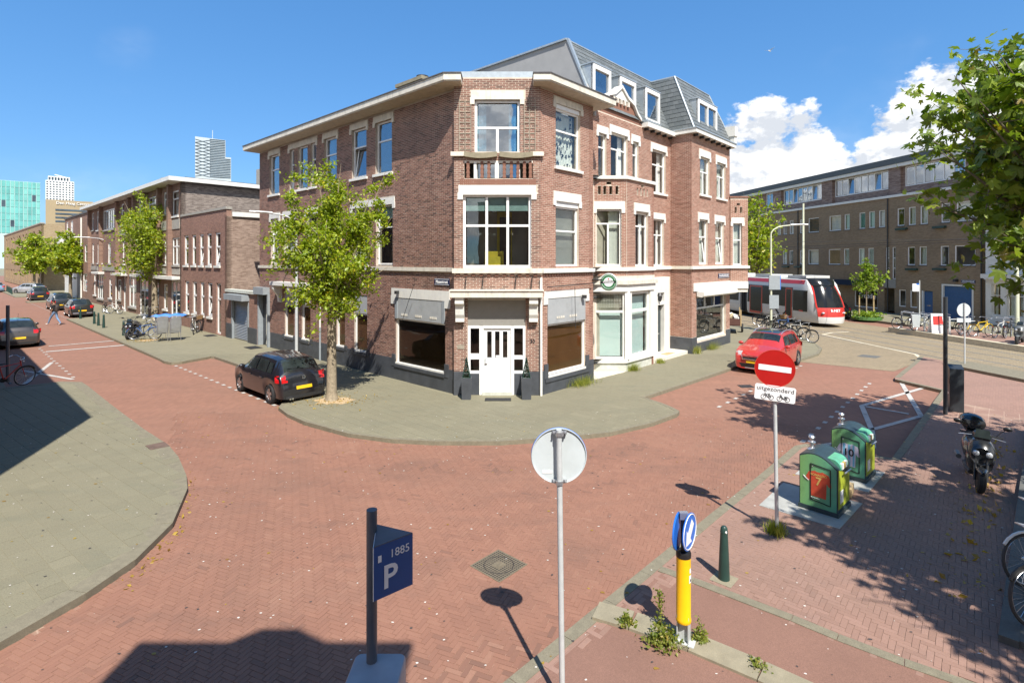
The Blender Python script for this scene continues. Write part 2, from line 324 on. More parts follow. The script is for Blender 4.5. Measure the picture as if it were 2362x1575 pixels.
plain('film_brown', (.20,.125,.05), .6, var=.12, sc=1.5); plain('film_black', (.022,.018,.014), .5, var=.3, sc=1.2); plain('paper_teal', (.62,.74,.72), .7, var=.05, sc=1.2)
# ------------------------------------------------------------------ ground
def inpoly(P, poly):
    x, y = P[:,0], P[:,1]; inside = np.zeros(len(P), bool); n = len(poly)
    for i in range(n):
        x0, y0 = poly[i][:2]; x1, y1 = poly[(i+1) % n][:2]
        if y0 == y1: continue
        c = ((y0 > y) != (y1 > y)) & (x < (x1-x0)*(y-y0)/(y1-y0)+x0); inside ^= c
    return inside
def inview(P, ymax, m=60):
    px = P[:,0]*FPX/np.maximum(P[:,1], .1)+CX
    return (P[:,1] > 4.9) & (P[:,1] < ymax) & (px > -m) & (px < 2362+m)
def pieces(name, cs, hl, hw, ang, ztop, mat, mat1, parent, drop=.010, bev=.004, singles=300, jit=.0012, kind='stuff', jang=.006, tone=None):
    """flat rectangular stones: centres cs (N,2), half length / width, angle per stone; the nearest ones are objects of their own"""
    N = len(cs); dist = np.hypot(cs[:,0], cs[:,1]); order = np.argsort(dist)
    vis = inview(cs, 40, -20); order = np.array([i for i in order if vis[i]][:singles], int); sel = np.zeros(N, bool); sel[order] = True
    hl = np.broadcast_to(hl, N).astype(float); hw = np.broadcast_to(hw, N).astype(float); ang = np.broadcast_to(ang, N)+rng.normal(0, jang, N); zt = ztop+rng.normal(0, jit, N)
    rest = np.where(~sel)[0]; n = len(rest); ca, sa = np.cos(ang[rest]), np.sin(ang[rest]); V = np.zeros((n, 8, 3))
    for k, (sx, sy) in enumerate(((-1,-1),(1,-1),(1,1),(-1,1))):
        for lay, (inset, dz) in enumerate(((bev, 0), (0, -drop))):
            lx = sx*(hl[rest]-inset); ly = sy*(hw[rest]-inset)
            V[:, k+4*lay, 0] = cs[rest,0]+lx*ca-ly*sa; V[:, k+4*lay, 1] = cs[rest,1]+lx*sa+ly*ca; V[:, k+4*lay, 2] = zt[rest]+dz
            if lay == 0: V[:, k, 2] += rng.normal(0, jit*.5, n)
    fb = np.array([(0,1,2,3),(4,5,1,0),(5,6,2,1),(6,7,3,2),(7,4,0,3)]); Fc = (fb[None]+(np.arange(n)*8)[:,None,None]).reshape(-1, 4)
    me = fastmesh(name+'_field', V.reshape(-1, 3), Fc, mat, np.repeat(np.clip(rng.normal(.55,.115,n)+(tone(cs[rest]) if tone else 0), 0, 1), 5)); o = link(name+'_field', me, parent); o['kind'] = kind
    cache = {}
    for i in order:
        key = (round(hl[i],3), round(hw[i],3))
        if key not in cache:
            a, b = key; mb = MB(); mb.add([(-a+bev,-b+bev,0),(a-bev,-b+bev,0),(a-bev,b-bev,0),(-a+bev,b-bev,0),(-a,-b,-drop),(a,-b,-drop),(a,b,-drop),(-a,b,-drop)], [tuple(f) for f in fb]); cache[key] = mb.mesh(name, mat1)
        p = link(name, cache[key], parent); p.location = (cs[i,0], cs[i,1], zt[i]); p.rotation_euler = (0, 0, ang[i])
    return o
def fastmesh(name, V, Fq, mat, rnd=None, smooth=False):
    me = bpy.data.meshes.new(name); k = Fq.shape[1]; me.vertices.add(len(V)); me.vertices.foreach_set('co', np.ascontiguousarray(V, dtype=np.float32).ravel())
    me.loops.add(Fq.size); me.loops.foreach_set('vertex_index', np.ascontiguousarray(Fq, dtype=np.int32).ravel())
    me.polygons.add(len(Fq)); me.polygons.foreach_set('loop_start', np.arange(len(Fq), dtype=np.int32)*k)
    me.materials.append(M[mat] if isinstance(mat, str) else mat)
    if rnd is not None:
        at = me.attributes.new('rnd', 'FLOAT', 'FACE'); at.data.foreach_set('value', np.asarray(rnd, dtype=np.float32))
    me.polygons.foreach_set('use_smooth', np.full(len(Fq), bool(smooth)))
    me.update(calc_edges=True); me.validate(); return me
def herring(cent, ext, w, nr, rot):
    """herringbone stones w wide, nr*w long over a square of half size ext"""
    n = int(ext*1.5/w); I, J = np.meshgrid(np.arange(-n, n), np.arange(-n//nr, n//nr)); I = I.ravel(); J = J.ravel()
    hx = (I+2*nr*J+nr/2)*w; hy = (I+.5)*w; vx = (I+2*nr*J+nr+.5)*w; vy = (I+1-nr/2)*w
    x = np.concatenate([hx, vx]); y = np.concatenate([hy, vy]); a = np.concatenate([np.zeros(len(hx)), np.full(len(vx), math.pi/2)])
    k = (np.abs(x) < ext) & (np.abs(y) < ext); x, y, a = x[k], y[k], a[k]; c, s = math.cos(rot), math.sin(rot)
    return np.stack([cent[0]+x*c-y*s, cent[1]+x*s+y*c], 1), a+rot
def surfmat(name, cols, ang, bl, bh, jt, stain, stainsc, stainc, mort, rough=.85, contrast=1.):
    m, nt, bs = new_mat(name); p = wpos(nt)
    mp = nd(nt, 'ShaderNodeMapping'); mp.inputs['Rotation'].default_value = (0, 0, -ang); nt.links.new(p, mp.inputs[0])
    br = nd(nt, 'ShaderNodeTexBrick'); nt.links.new(mp.outputs[0], br.inputs['Vector'])
    for k, v in (('Scale', 1.), ('Mortar Size', jt/2), ('Mortar Smooth', .3), ('Bias', 0.), ('Brick Width', bl), ('Row Height', bh)): br.inputs[k].default_value = v
    br.inputs['Color1'].default_value = (*cols[0], 1); br.inputs['Color2'].default_value = (*cols[1], 1); br.inputs['Mortar'].default_value = (*mort, 1)
    c = mixc(nt, mr(nt, noise(nt, p, stainsc, 7, .62), .48, .72, 0, stain), br.outputs[0], stainc)
    mp2 = nd(nt, 'ShaderNodeMapping'); mp2.inputs['Rotation'].default_value = (0, 0, -ang); mp2.inputs['Scale'].default_value = (.25, 1.6, 1); nt.links.new(p, mp2.inputs[0])
    c = mixc(nt, mr(nt, noise(nt, mp2.outputs[0], .9, 6, .6), .45, .75, 0, .28), c, tuple(q*1.25 for q in cols[1]))
    c = mixc(nt, mr(nt, noise(nt, p, 60, 3, .6), .4, .7, 0, .25), c, tuple(q*.6 for q in cols[0]))
    nt.links.new(c, bs.inputs['Base Color']); bs.inputs['Roughness'].default_value = rough; return m
def mean(c, k=1.): return tuple(sum(q[i] for q in c)/len(c)*k for i in range(3))
aB = math.atan2(dB[1], dB[0]); aA = math.atan2(dA[1], dA[0])
surfmat('road', (mean(PV, .93), mean(PV, 1.1)), aB+.78, .21, .105, .006, .42, .33, (.185,.108,.076), mean(PV, .9))
surfmat('road_bed', (mean(PV, .85), mean(PV, 1.0)), aB, .6, .33, .02, .5, 1.1, (.46,.33,.24), (.36,.24,.18))
surfmat('walk_red', (mean(PV2, .95), mean(PV2, 1.08)), aB, .21, .07, .006, .4, .4, (.19,.13,.10), mean(PV2, .8))
surfmat('walk_bed', (mean(PV2, .9), mean(PV2)), aB, .6, .33, .02, .55, 1.3, (.5,.37,.27), (.38,.26,.2))
surfmat('tile_far', (mean(TL, .95), mean(TL, 1.05)), aA, .3, .3, .008, .4, .5, (.165,.148,.097), mean(TL, .82))
surfmat('tan_brick', ((.235,.185,.115), (.285,.225,.14)), aB, .21, .1, .008, .4, .5, (.17,.14,.09), (.15,.12,.08))
plain('asphalt_red', (.25,.135,.098), .9, var=.08, sc=1.2, dirt=.15, fine=.5)
def sheet(name, pts, z, mat, kind='structure', z0=None):
    mb = MB(); pts = [(p[0], p[1]) for p in pts]
    if z0 is None: mb.add([(x, y, z) for x, y in pts], [tuple(range(len(pts)))])
    else: mb.prism(pts, z0, z, bottom=False)
    o = mb.build(name, mat, fix=False); o['kind'] = kind; return o
def band(pts, off):
    out = []
    for i, p in enumerate(pts):
        a = Vector(pts[max(i-1, 0)][:2]); b = Vector(pts[min(i+1, len(pts)-1)][:2]); t = (b-a).normalized(); out.append((p[0]-t.y*off, p[1]+t.x*off))
    return out
def kerb(name, pts, w, z0, z1, mat, parent, step=1.0, side=1):
    P2 = []; pts = [Vector(p[:2]) for p in pts]
    for a, b in zip(pts, pts[1:]):
        n = max(1, round((b-a).length/step))
        for k in range(n): P2.append(a.lerp(b, k/n))
    P2.append(pts[-1]); P2 = [Vector(q) for q in band(P2, -.004*side)]; inn = band(P2, w*side); mb = MB()
    for i in range(len(P2)-1):
        a, b = Vector(P2[i]), Vector(P2[i+1]); c, d = Vector(inn[i+1]), Vector(inn[i]); g = .004/max((b-a).length, .01); dz = random.gauss(0, .0025)
        q = [a.lerp(b, g), b.lerp(a, g), c.lerp(d, g), d.lerp(c, g)]; mb.prism(q, z0, z1+dz, bottom=False)
    return mb.build(name, mat, parent)
gp = [(-1500,-300),(1500,-300),(1500,2500),(-1500,2500)]
sheet('ground', gp, -.16, 'tile_far')
road = sheet('road', [(-160,-20),(14,-20),(40,14),(40,45),(-20,100),(-160,200)], -.106, 'road')
def ap(u, d): return tuple(FA.P(u, d, 0)[:2])
def bp(u, d): return tuple(FB.P(u, d, 0)[:2])
def nt2(n, t): return tuple(NT(n, t)[:2])
def seg_dist(P, path):
    d = np.full(len(P), 1e9)
    for a, b in zip(path, path[1:]):
        a, b = np.array(a), np.array(b); ab = b-a; t = np.clip(((P-a)@ab)/(ab@ab), 0, 1); d = np.minimum(d, np.hypot(*(P-(a+t[:,None]*ab)).T))
    return d
def road_tone(P):
    """stones polished dark by tyres along the turning paths, relaid patches of another batch, odd dark stones"""
    t = np.zeros(len(P))
    for path in ([(-14,20.3),(-9,15.6),(-5,12.2),(-1,10.8),(3,12.2),(9,18)], [(-14,20.3),(-8.3,14.4),(-4.2,10.5),(-3.4,8),(-3.6,4.5)], [(9,17.6),(3.2,11.2),(.2,8.6),(-1.6,6.8),(-3,4.4)]):
        d = seg_dist(P, path)
        for w in (.72,): t -= .17*np.exp(-((d-w)/.26)**2)
    for (x, y, a, b, r_, v) in ((-2.6,7.6,.9,.6,.4,.22),(2.1,12.6,1.3,.5,.8,-.22),(-4.6,13.0,.8,.5,.2,.2),(.4,6.6,.5,.8,.8,-.16),(-1.4,11.9,1.5,.45,.1,-.18),(4.3,13.6,.7,.9,.8,.2),(-3.7,6.2,1.1,.5,.9,-.14)):
        c, s = math.cos(r_), math.sin(r_); q = P-np.array([x,y]); u = q[:,0]*c+q[:,1]*s; w = -q[:,0]*s+q[:,1]*c; t += v*((np.abs(u) < a) & (np.abs(w) < b))
    t[rng.random(len(P)) < .007] -= .4; return t
# near stones of the carriageway
near = [(-8.2,12.8),(-6.9,11.2),(-6.5,10.6),(-5.9,9.2),(-5.7,8.0),(-5.78,7.2),(-6.1,6.2),(-7,3),(-2,3),(0,5.76),(1.24,7.1),(2.5,8.42),(3.64,9.62),(5.13,11.16),(7.2,13.55),(8.6,14.9),(5.05,15.9),(3.94,14.85),(2.56,13.98),(1.38,13.62),(-.28,13.3),(-1.92,13.3),(-3.04,13.46),(-4.28,13.9),(-5.82,14.95),(-7.0,16.3),(-10.2,16.3)]
bed = sheet('road_bed', near, -.1045, 'road_bed', z0=None); bed.parent = road
cs, an = herring((0, 10), 14, .0685, 3, aB+R(20)); k = inpoly(cs, near) & inview(cs, 16.3); pieces('paver', cs[k], .0995, .0325, an[k], -.098, 'paver', 'paver_one', road, tone=road_tone, drop=.003, bev=.0016, singles=300, jit=.0006)
# corner pavement with its bays
corner = [ap(100,4.7),ap(78,4.7),ap(78,2.6),ap(67.8,2.6),ap(67.2,4.7),ap(65.5,4.7),ap(65,2.6),ap(41,2.6),ap(40.3,4.72),ap(15.1,4.75),ap(14.2,4.8),ap(13.6,4.68),ap(13.5,4.3),ap(14.0,2.95),ap(13.85,2.84),ap(3.5,2.87),ap(3.46,4.2),(-7.21,16.52),(-6.6,15.75),(-5.82,15.02),(-4.28,14.0),(-3.04,13.55),(-1.92,13.39),(-.28,13.39),(1.38,13.72),(2.56,14.07),(3.94,14.94),(4.87,15.8),(5.03,16.08),(4.95,16.5),(4.76,17.01),(4.38,17.72),bp(8.39,3.0),bp(12.6,3.05),bp(13.05,4.6),bp(15.41,4.82),(16.02,27.64),(16.88,29.88),(17.3,31.6)]
ckerb = corner + [nt2(22.1,60), nt2(22.1,120)]
cpav = sheet('corner_pavement', ckerb+[nt2(14,120),(-20,110),ap(100,-8)], -.003, 'tile_far', z0=-.16)
kerb('kerb', ckerb, .13, -.15, .002, 'kerb', cpav, side=1)
def tiles(poly, ymax, fr_ang, s, parent, z, off=0., singles=300):
    n = 160; I, J = np.meshgrid(np.arange(-n, n), np.arange(-n, n)); x = (I+(J % 2)*off).ravel()*s; y = J.ravel()*s; c, q = math.cos(fr_ang), math.sin(fr_ang)
    P = np.stack([x*c-y*q-2, x*q+y*c+12], 1); k = inpoly(P, poly) & inview(P, ymax)
    for dx, dy in ((.2,0),(-.2,0),(0,.2),(0,-.2)): k &= inpoly(P+np.array([dx,dy]), poly)
    pieces('paving_tile', P[k], s/2-.003, s/2-.003, fr_ang, z, 'tile', 'tile_one', parent, drop=.003, bev=.0015, singles=singles, jit=.0005, jang=.002)
tiles(ckerb+[bp(15,0.2),bp(0,0),ap(0,0),ap(100,-8)], 26, aA, .3, cpav, .002, .5)
# left pavement
lp = [(-7.2,2.0),(-6.6,4.4),(-6.05,6.32),(-5.78,7.26),(-5.69,8.07),(-5.85,9.22),(-6.45,10.63),(-6.87,11.28),(-7.66,12.29),(-8.47,13.16),(-9.89,14.36),(-12.82,17.01),(-15.41,19.4),(-16.06,19.96),(-16.9,20.05),ap(12.4,9.0),ap(12.6,10.1),ap(62,10.1),ap(62.5,8.1),ap(110,8.1)]
lpoly = lp+[ap(110,13),ap(0,14),(-14,2)]
lpav = sheet('left_pavement', lpoly, -.003, 'tile_far', z0=-.16); kerb('kerb', lp, .3, -.15, .002, 'kerb', lpav, side=1)
tiles([p for p in lp]+[ap(62,14),(-14,2)], 19, aA+.12, .3, lpav, .002, .5)
# right pavement, cycle path, kerb strips
rp = [(-1.3,4.45),(-.03,5.78),(1.24,7.12),(2.5,8.44),(3.64,9.64),(5.13,11.18),(6.9,13.05),(7.25,13.2),(7.4,13.05),(8.7,12.24),(15.0,18.66),(14.62,20.4),(14.86,20.77),(18.19,24.15),(19.3,25.35)]
rpoly = rp+[nt2(23.5,18),nt2(23.5,0),(24,-6),(4,-6),(-1.6,4.2)]
rpav = sheet('right_pavement', rpoly, -.003, 'walk_red', z0=-.16); kerb('kerb', rp, .17, -.15, .003, 'kerb', rpav, side=-1)
wpoly = [(.2,5.7),(1.45,6.95),(2.7,8.25),(3.85,9.45),(5.35,11.0),(7.2,12.85),(8.7,11.95),(14,17.4),(16,14),(10.4,10.6),(5.6,5.6),(4.4,5.9),(2.4,7.62)]
wb = sheet('walk_bed', wpoly, -.0015, 'walk_bed'); wb.parent = rpav
cs, an = herring((6, 9), 12, .0705, 3, aB+R(2)); k = inpoly(cs, wpoly) & inview(cs, 15); pieces('paver', cs[k], .1025, .0335, an[k], .0055, 'paver_walk', 'paver_walk_one', rpav, drop=.003, bev=.0016, singles=300, jit=.0006)
cyc = sheet('cycle_path', [(.15,5.62),(1.35,6.9),(2.2,7.75),(4.95,5.55),(6.5,4.2),(2,3.5),(-1.1,4.4)], .004, 'asphalt_red')
kerb('edge_strip', [(2.2,7.88),(2.6,7.58),(3.57,6.79),(3.94,6.45),(4.44,6.05),(4.95,5.69),(6.3,4.6)], .14, -.05, .012, 'kerb', cyc, .9, side=-1)
cst = empty('concrete_strip', (1.8,6.3,0), kind='structure')
for a, b in (((1.0,6.72),(1.42,6.52)),((1.42,6.52),(2.02,6.16)),((2.02,6.16),(2.62,5.72)),((2.62,5.72),(3.6,4.9))):
    a, b = Vector(a), Vector(b); t = (b-a).normalized(); nrm = Vector((-t.y, t.x)); mb = MB(); g = t*.006
    mb.prism([a+g, b-g, b-g+nrm*.34, a+g+nrm*.34], -.02, .035+random.uniform(-.006,.006)); mb.build('slab', 'concrete', cst, world=True)
terr = sheet('house_terrace', [(5.75,6.32),(10.19,10.72),(16,16.4),(20,14),(9,4.2)], .09, 'kerb_dark', z0=-.05); kerb('terrace_kerb', [(5.75,6.32),(10.19,10.72),(16,16.4)], .18, -.05, .096, 'kerb_dark', terr, side=-1)
# tram street
tan = sheet('tram_street', [(12.75,24.75),(15.95,22.35),(18.25,24.2),(19.3,25.3),nt2(23.4,18),nt2(23.4,-10),nt2(29.6,-10),nt2(31.5,29),nt2(31.5,120),nt2(22,120),nt2(22,60),(17.2,31.7),(16.8,29.9),(15.9,27.7),(15.2,26.5),(14.6,26.0)], -.098, 'tan_brick')
for n in (24.1, 25.45, 27.15, 28.6):
    mb = MB(); pts = [(n, t) for t in (-10, 120)]
    for off, w, zz, mi in ((0,.055,-.0955,0),(.06,.045,-.0965,1)):
        mb.add([NT(n+off-w/2,-10,zz),NT(n+off+w/2,-10,zz),NT(n+off+w/2,120,zz),NT(n+off-w/2,120,zz)], [(0,1,2,3)], mi)
    mb.build('tram_rail', ['zinc','iron'], tan)
ms = sheet('median_strip', [nt2(21.9,19.6),nt2(22.4,20.2),nt2(23.45,20.0),nt2(23.45,-10),nt2(21.9,-10)], .115, 'kerb', z0=-.1)
plat = sheet('tram_platform', [nt2(29.72,30.6),nt2(33,30.6),nt2(33,-10),nt2(29.72,-10)], .20, 'walk_red', z0=-.15)
kerb('platform_edge', [nt2(29.7,30.6),nt2(29.7,-6)], .35, -.12, .204, 'road_cream', plat, 1.2, side=1)
fp = sheet('far_pavement', [nt2(33,-10),nt2(39.3,-10),nt2(39.3,120),nt2(33.2,120),nt2(33.2,30.7)], .06, 'tile_far', z0=-.15); kerb('kerb', [nt2(33.2,31),nt2(33.2,100)], .15,-.15,.065,'kerb',fp, side=-1)
# painted and inlaid markings
MK = empty('road_marking', (0,10,-.1), kind='structure')
def stripe(a, b, w, z=-.0945, mat='road_white', name='stripe'):
    a, b = Vector(a[:2]), Vector(b[:2]); t = (b-a).normalized(); n = Vector((-t.y, t.x))*w/2
    MB().add([(*(a+n), z), (*(b+n), z), (*(b-n), z), (*(a-n), z)], [(0,1,2,3)]).build(name, mat, MK, world=True)
for a, b in (((14.95,20.6),(12.16,15.9)),((12.16,15.9),(9.83,14.62)),((9.83,14.62),(11.13,17.03)),((11.13,17.03),(16.0,20.1)),((11.2,16.95),(11.96,16.12)),((9.83,14.62),(8.9,13.2)),((9.3,13.9),(7.8,13.4))): stripe(a, b, .14)
for a, b in (((-20.94,24.35),(-18.21,19.95)),((-20.58,22.5),(-17.08,20.82))): stripe(a, b, .15)
stripe((-23.68,27.18),(-21.25,29.32), .3); stripe((-25.07,28.94),(-23.04,30.96), .22)
def dots(a, b, n, ux):
    for i in range(n):
        p = Vector(a).lerp(Vector(b), i/(n-1)); q = Vector(ux)*.11; stripe(p-q, p+q, .11, name='dash')
dots((-24.84,28.14),(-17.41,21.22), 13, dA); dots((-15.2,23.9),(-7.6,17.1), 18, dA); dots(ap(41,4.5), ap(64,4.5), 30, dA)
dots(bp(1.2,7.7), bp(10,7.75), 13, dB); dots(bp(-1.5,4.8)if 0 else bp(3.0,4.85), bp(12,4.9), 14, dB)
for a, b in (((19.5,33.6),(19.95,26.45)),((19.95,26.45),(19.35,25.3)),((19.5,33.6),(20.6,34.45)),((20.6,34.45),(21.98,34.87))): stripe(a, b, .16, mat='road_cream')
for i in range(6): stripe(nt2(22.6,17-i*4), nt2(22.6,15.6-i*4), .5, z=.118)
# ------------------------------------------------------------------ building kit
def free(u0, u1, z0, z1, ops):
    """split a wall rectangle into boxes around its openings"""
    zs = sorted({z0, z1, *[z for o in ops for z in o[2:4] if z0 < z < z1]}); out = []
    for a, b in zip(zs, zs[1:]):
        m = (a+b)/2; cut = sorted((o[0], o[1]) for o in ops if o[2] < m < o[3]); x = u0
        for c0, c1 in cut:
            if c0 > x+1e-6: out.append((x, min(c0, u1), a, b))
            x = max(x, c1)
        if x < u1-1e-6: out.append((x, u1, a, b))
    return out
def wall(parent, fr, u0, u1, z0, z1, ops=(), d=0., th=.28, mat='mortar', name='wall'):
    mb = MB()
    for r_ in free(u0, u1, z0, z1, ops): mb.box(r_[0], r_[1], d-th, d, r_[2], r_[3], fr=fr)
    return mb.build(name, mat, parent, world=True)
BRICKP = []
def bricks(parent, fr, u0, u1, z0, z1, ops=(), d=0., mat='brick', bl=.206, bh=.050, jt=.0125, proud=.005, singles=0, bias=0., name='brick'):
    """courses of stretcher bricks, half a brick offset row by row, cut at every opening"""
    rows = int((z1-z0)/(bh+jt)); L = []; p = bl+jt
    for r_ in range(rows):
        za = z0+r_*(bh+jt)+jt/2; zb = za+bh; m = (za+zb)/2; x = u0; iv = []
        for c0, c1 in sorted((o[0], o[1]) for o in ops if o[2]-.02 < m < o[3]+.02):
            if c0 > x: iv.append((x, c0))
            x = max(x, c1)
        if x < u1: iv.append((x, u1))
        off = (r_ % 2)*p/2
        for a, b in iv:
            k = math.floor((a-off)/p)
            while True:
                q0 = k*p+off; q1 = q0+bl; k += 1
                if q0 >= b: break
                e0, e1 = max(q0, a), min(q1, b)
                if e1-e0 > .02: L.append((e0, e1, za, zb))
    A = np.array(L); n = len(A); sel = np.zeros(n, bool)
    if singles:
        full = (A[:,1]-A[:,0]) > bl-.001; c = (A[:,0]+A[:,1])/2; pos = np.array([fr.P(c[i], d, (A[i,2]+A[i,3])/2) for i in range(n)]); ds = np.linalg.norm(pos-np.array([0,0,CH]), axis=1); ds[~full] = 1e9; sel[np.argsort(ds)[:singles]] = True
        mb = MB(); h = bl/2; v = bh/2; mb.add([(-h+.002,-proud,-v+.002),(h-.002,-proud,-v+.002),(h-.002,-proud,v-.002),(-h+.002,-proud,v-.002),(-h,0,-v),(h,0,-v),(h,0,v),(-h,0,v)], [(0,1,2,3),(4,5,1,0),(5,6,2,1),(6,7,3,2),(7,4,0,3)]); me = mb.mesh(name, 'brick_one')
        out = math.atan2(fr.n.y, fr.n.x)+math.pi/2
        for i in np.where(sel)[0]:
            o = link(name, me, parent); o.matrix_parent_inverse = wmat(parent).inverted(); o.location = fr.P((A[i,0]+A[i,1])/2, d, (A[i,2]+A[i,3])/2); o.rotation_euler = (0, 0, out)
    A = A[~sel]; n = len(A); pr = proud+rng.normal(0, .0012, n); V = np.zeros((n, 8, 3)); uu = np.array(fr.u); nn = np.array(fr.n); oo = np.array(fr.o)
    for k, (iu, iz) in enumerate(((0,2),(1,2),(1,3),(0,3))):
        su = .002 if iu == 0 else -.002; sz = .002 if iz == 2 else -.002
        V[:,k] = oo+uu*(A[:,iu]+su)[:,None]+nn*(d+pr)[:,None]; V[:,k,2] = A[:,iz]+sz
        V[:,k+4] = oo+uu*A[:,iu][:,None]+nn*d; V[:,k+4,2] = A[:,iz]
    fb = np.array([(0,1,2,3),(4,5,1,0),(5,6,2,1),(6,7,3,2),(7,4,0,3)]); Fc = (fb[None]+(np.arange(n)*8)[:,None,None]).reshape(-1,4)
    rv = np.clip(rng.random(n)*.9+bias+rng.normal(0, .08, n), 0, 1)
    o = link(name+'_field', fastmesh(name+'_field', V.reshape(-1,3), Fc, mat, np.repeat(rv, 5)), parent); o.matrix_parent_inverse = wmat(parent).inverted(); o['kind'] = 'stuff'; return o
def box(parent, name, mat, fr, u0, u1, d0, d1, z0, z1):
    return MB().box(u0, u1, d0, d1, z0, z1, fr=fr).build(name, mat, parent, world=True)
def window(parent, fr, u0, u1, z0, z1, rows=((1., 1),), d=0., inset=.10, bar=.065, mat='pvc', glass='glass', curtain=None, cw=1., flip=0, tilt=None, depth=.06, name='window', blind=None):
    """rows run from the top: (height share, number of panes or list of width shares); each pane is a sub-part"""
    f = MB(); dd = d-inset; f.box(u0, u0+bar, dd-depth, dd, z0, z1, fr=fr); f.box(u1-bar, u1, dd-depth, dd, z0, z1, fr=fr); f.box(u0+bar, u1-bar, dd-depth, dd, z1-bar, z1, fr=fr); f.box(u0+bar, u1-bar, dd-depth, dd, z0, z0+bar, fr=fr)
    tot = sum(r_[0] for r_ in rows); z = z1-bar; H = z1-z0-2*bar; panes = []
    for i, (h, n) in enumerate(rows):
        zb = z-H*h/tot
        if i < len(rows)-1: f.box(u0+bar, u1-bar, dd-depth, dd+.004, zb-bar*.45, zb+bar*.45, fr=fr)
        ws = [1]*n if isinstance(n, int) else n; tw = sum(ws); x = u0+bar; Wd = u1-u0-2*bar
        for j, w in enumerate(ws):
            x1 = x+Wd*w/tw
            if j < len(ws)-1: f.box(x1-bar*.5, x1+bar*.5, dd-depth, dd+.002, zb, z, fr=fr)
            panes.append((x, x1, zb, z)); x = x1
        z = zb
    wo = f.build(name, mat, parent, world=True)
    for k, (a, b, c, e) in enumerate(panes):
        g = bar*.42; t = 0.
        if tilt and k in tilt: t = .16
        q = [fr.P(a+g, dd-.03, c+g), fr.P(b-g, dd-.03, c+g), fr.P(b-g, dd-.03-t, e-g), fr.P(a+g, dd-.03-t, e-g)]
        if t:
            fm = MB()
            for s_, e_ in ((0,1),(1,2),(2,3),(3,0)): fm.tube([q[s_], q[e_]], .028, 4)
            fm.build('sash', mat, wo, world=True)
        pm = MB(); jig = random.uniform(-.006, .006); q = [q[0], q[1], q[2]+fr.n*jig, q[3]+fr.n*jig]; pm.ext(q, fr.n*-.008); pm.build('pane', glass, wo, world=True)
    if curtain:
        n = 26; spans = [(0, cw)] if cw < 1 and not flip else ([(1-cw, 1)] if flip == 1 else ([(0, .3*cw+.05), (1-.3*cw-.05, 1)] if flip == 2 else [(0, 1)]))
        for s0, s1 in spans:
            cm = MB(); vs = []; a0 = u0+.05+(u1-u0-.1)*s0; a1 = u0+.05+(u1-u0-.1)*s1
            for i in range(n+1):
                u = a0+(a1-a0)*i/n; w = .025*math.sin(i*1.9)+.012*math.sin(i*4.3); vs += [fr.P(u, dd-.2+w, z0+.03), fr.P(u, dd-.2+w*.6, z1-.05)]
            cm.add(vs, [(2*i, 2*i+2, 2*i+3, 2*i+1) for i in range(n)]).build('curtain', curtain, wo, world=True, smooth=True)
    if blind: box(wo, 'blind', blind, fr, u0+bar, u1-bar, dd-.13, dd-.11, z1-(z1-z0)*.22, z1-bar)
    return wo
def lintel(parent, fr, u0, u1, z0, z1, d=0., ear=.16, mat='white_paint', proud=.035, over=.13):
    mb = MB(); mb.box(u0-over, u1+over, d-.02, d+proud, z0, z1, fr=fr)
    if ear:
        mb.box(u0-over-.03, u0-.0, d-.021, d+proud+.003, z0-ear, z0+.07, fr=fr); mb.box(u1+.0, u1+over+.03, d-.021, d+proud+.003, z0-ear, z0+.07, fr=fr)
    return mb.build('lintel', mat, parent, world=True)
def sill(parent, fr, u0, u1, z, d=0., mat='white_paint', h=.1, out=.09, over=.1): return box(parent, 'sill', mat, fr, u0-over, u1+over, d-.1, d+out, z-h, z)
def shell(parent, pts, z0, z1, mat='interior', name='interior'):
    return MB().prism(pts, z0, z1).build(name, mat, parent, world=True)
# ------------------------------------------------------------------ corner house
CHS = empty('corner_house', (-.5, 18.3, 0), label='three storey brown brick corner house with a chamfered entrance and white lintels', cat='house')
T2 = ((.36, 1), (.64, 1))
A2 = [(13.41,14.55),(11.73,12.23),(10.38,11.38),(9.56,10.08),(7.7,8.79),(5.34,6.45),(3.56,4.68)]
A1 = [(13.43,14.4),(11.7,12.86),(9.5,10.5),(7.7,8.8),(5.25,6.4),(3.5,4.65)]
A0 = [(11.78,12.75,.75,3.05),(10.08,10.95,.75,3.05),(7.0,7.7,.78,3.05),(5.28,6.26,.75,3.1),(.4,3.3,.6,3.12)]
opA = [(a,b,7.95,10.0) for a,b in A2]+[(a,b,4.33,6.7) for a,b in A1]+A0+[(14.55,15.75,0,3.0)]
wA = wall(CHS, FAH, -.3, 15.8, 0, 10.36, opA, mat='mortar_a')
bricks(wA, FAH, -.2, 15.8, .78, 4.12, opA, bias=.02); bricks(wA, FAH, -.2, 15.8, 4.28, 10.34, opA+[(a-.15,b+.15,10,10.26) for a,b in A2]+[(a-.15,b+.15,6.7,6.98) for a,b in A1], bias=-.02)
for i, (a, b) in enumerate(A2):
    window(CHS, FAH, a, b, 7.95, 10.0, T2, glass='glass_sky', curtain=[None,'curtain',None,None,None,None,None][i], tilt=(1,) if i in (1, 5) else None); sill(CHS, FAH, a, b, 7.95)
    if i not in (1, 3): lintel(CHS, FAH, a if i != 2 else 9.56, b if i != 2 else 12.23, 10.0, 10.25, mat='white_old')
for i, (a, b) in enumerate(A1):
    window(CHS, FAH, a, b, 4.36, 6.7, T2, glass='glass', curtain='curtain' if i in (0,1,3,4) else None, blind='blind_green' if i == 5 else None)
    if i != 4: lintel(CHS, FAH, a, b if i != 5 else 6.4, 6.7, 6.97)
    else: sill(CHS, FAH, a, b, 4.36)
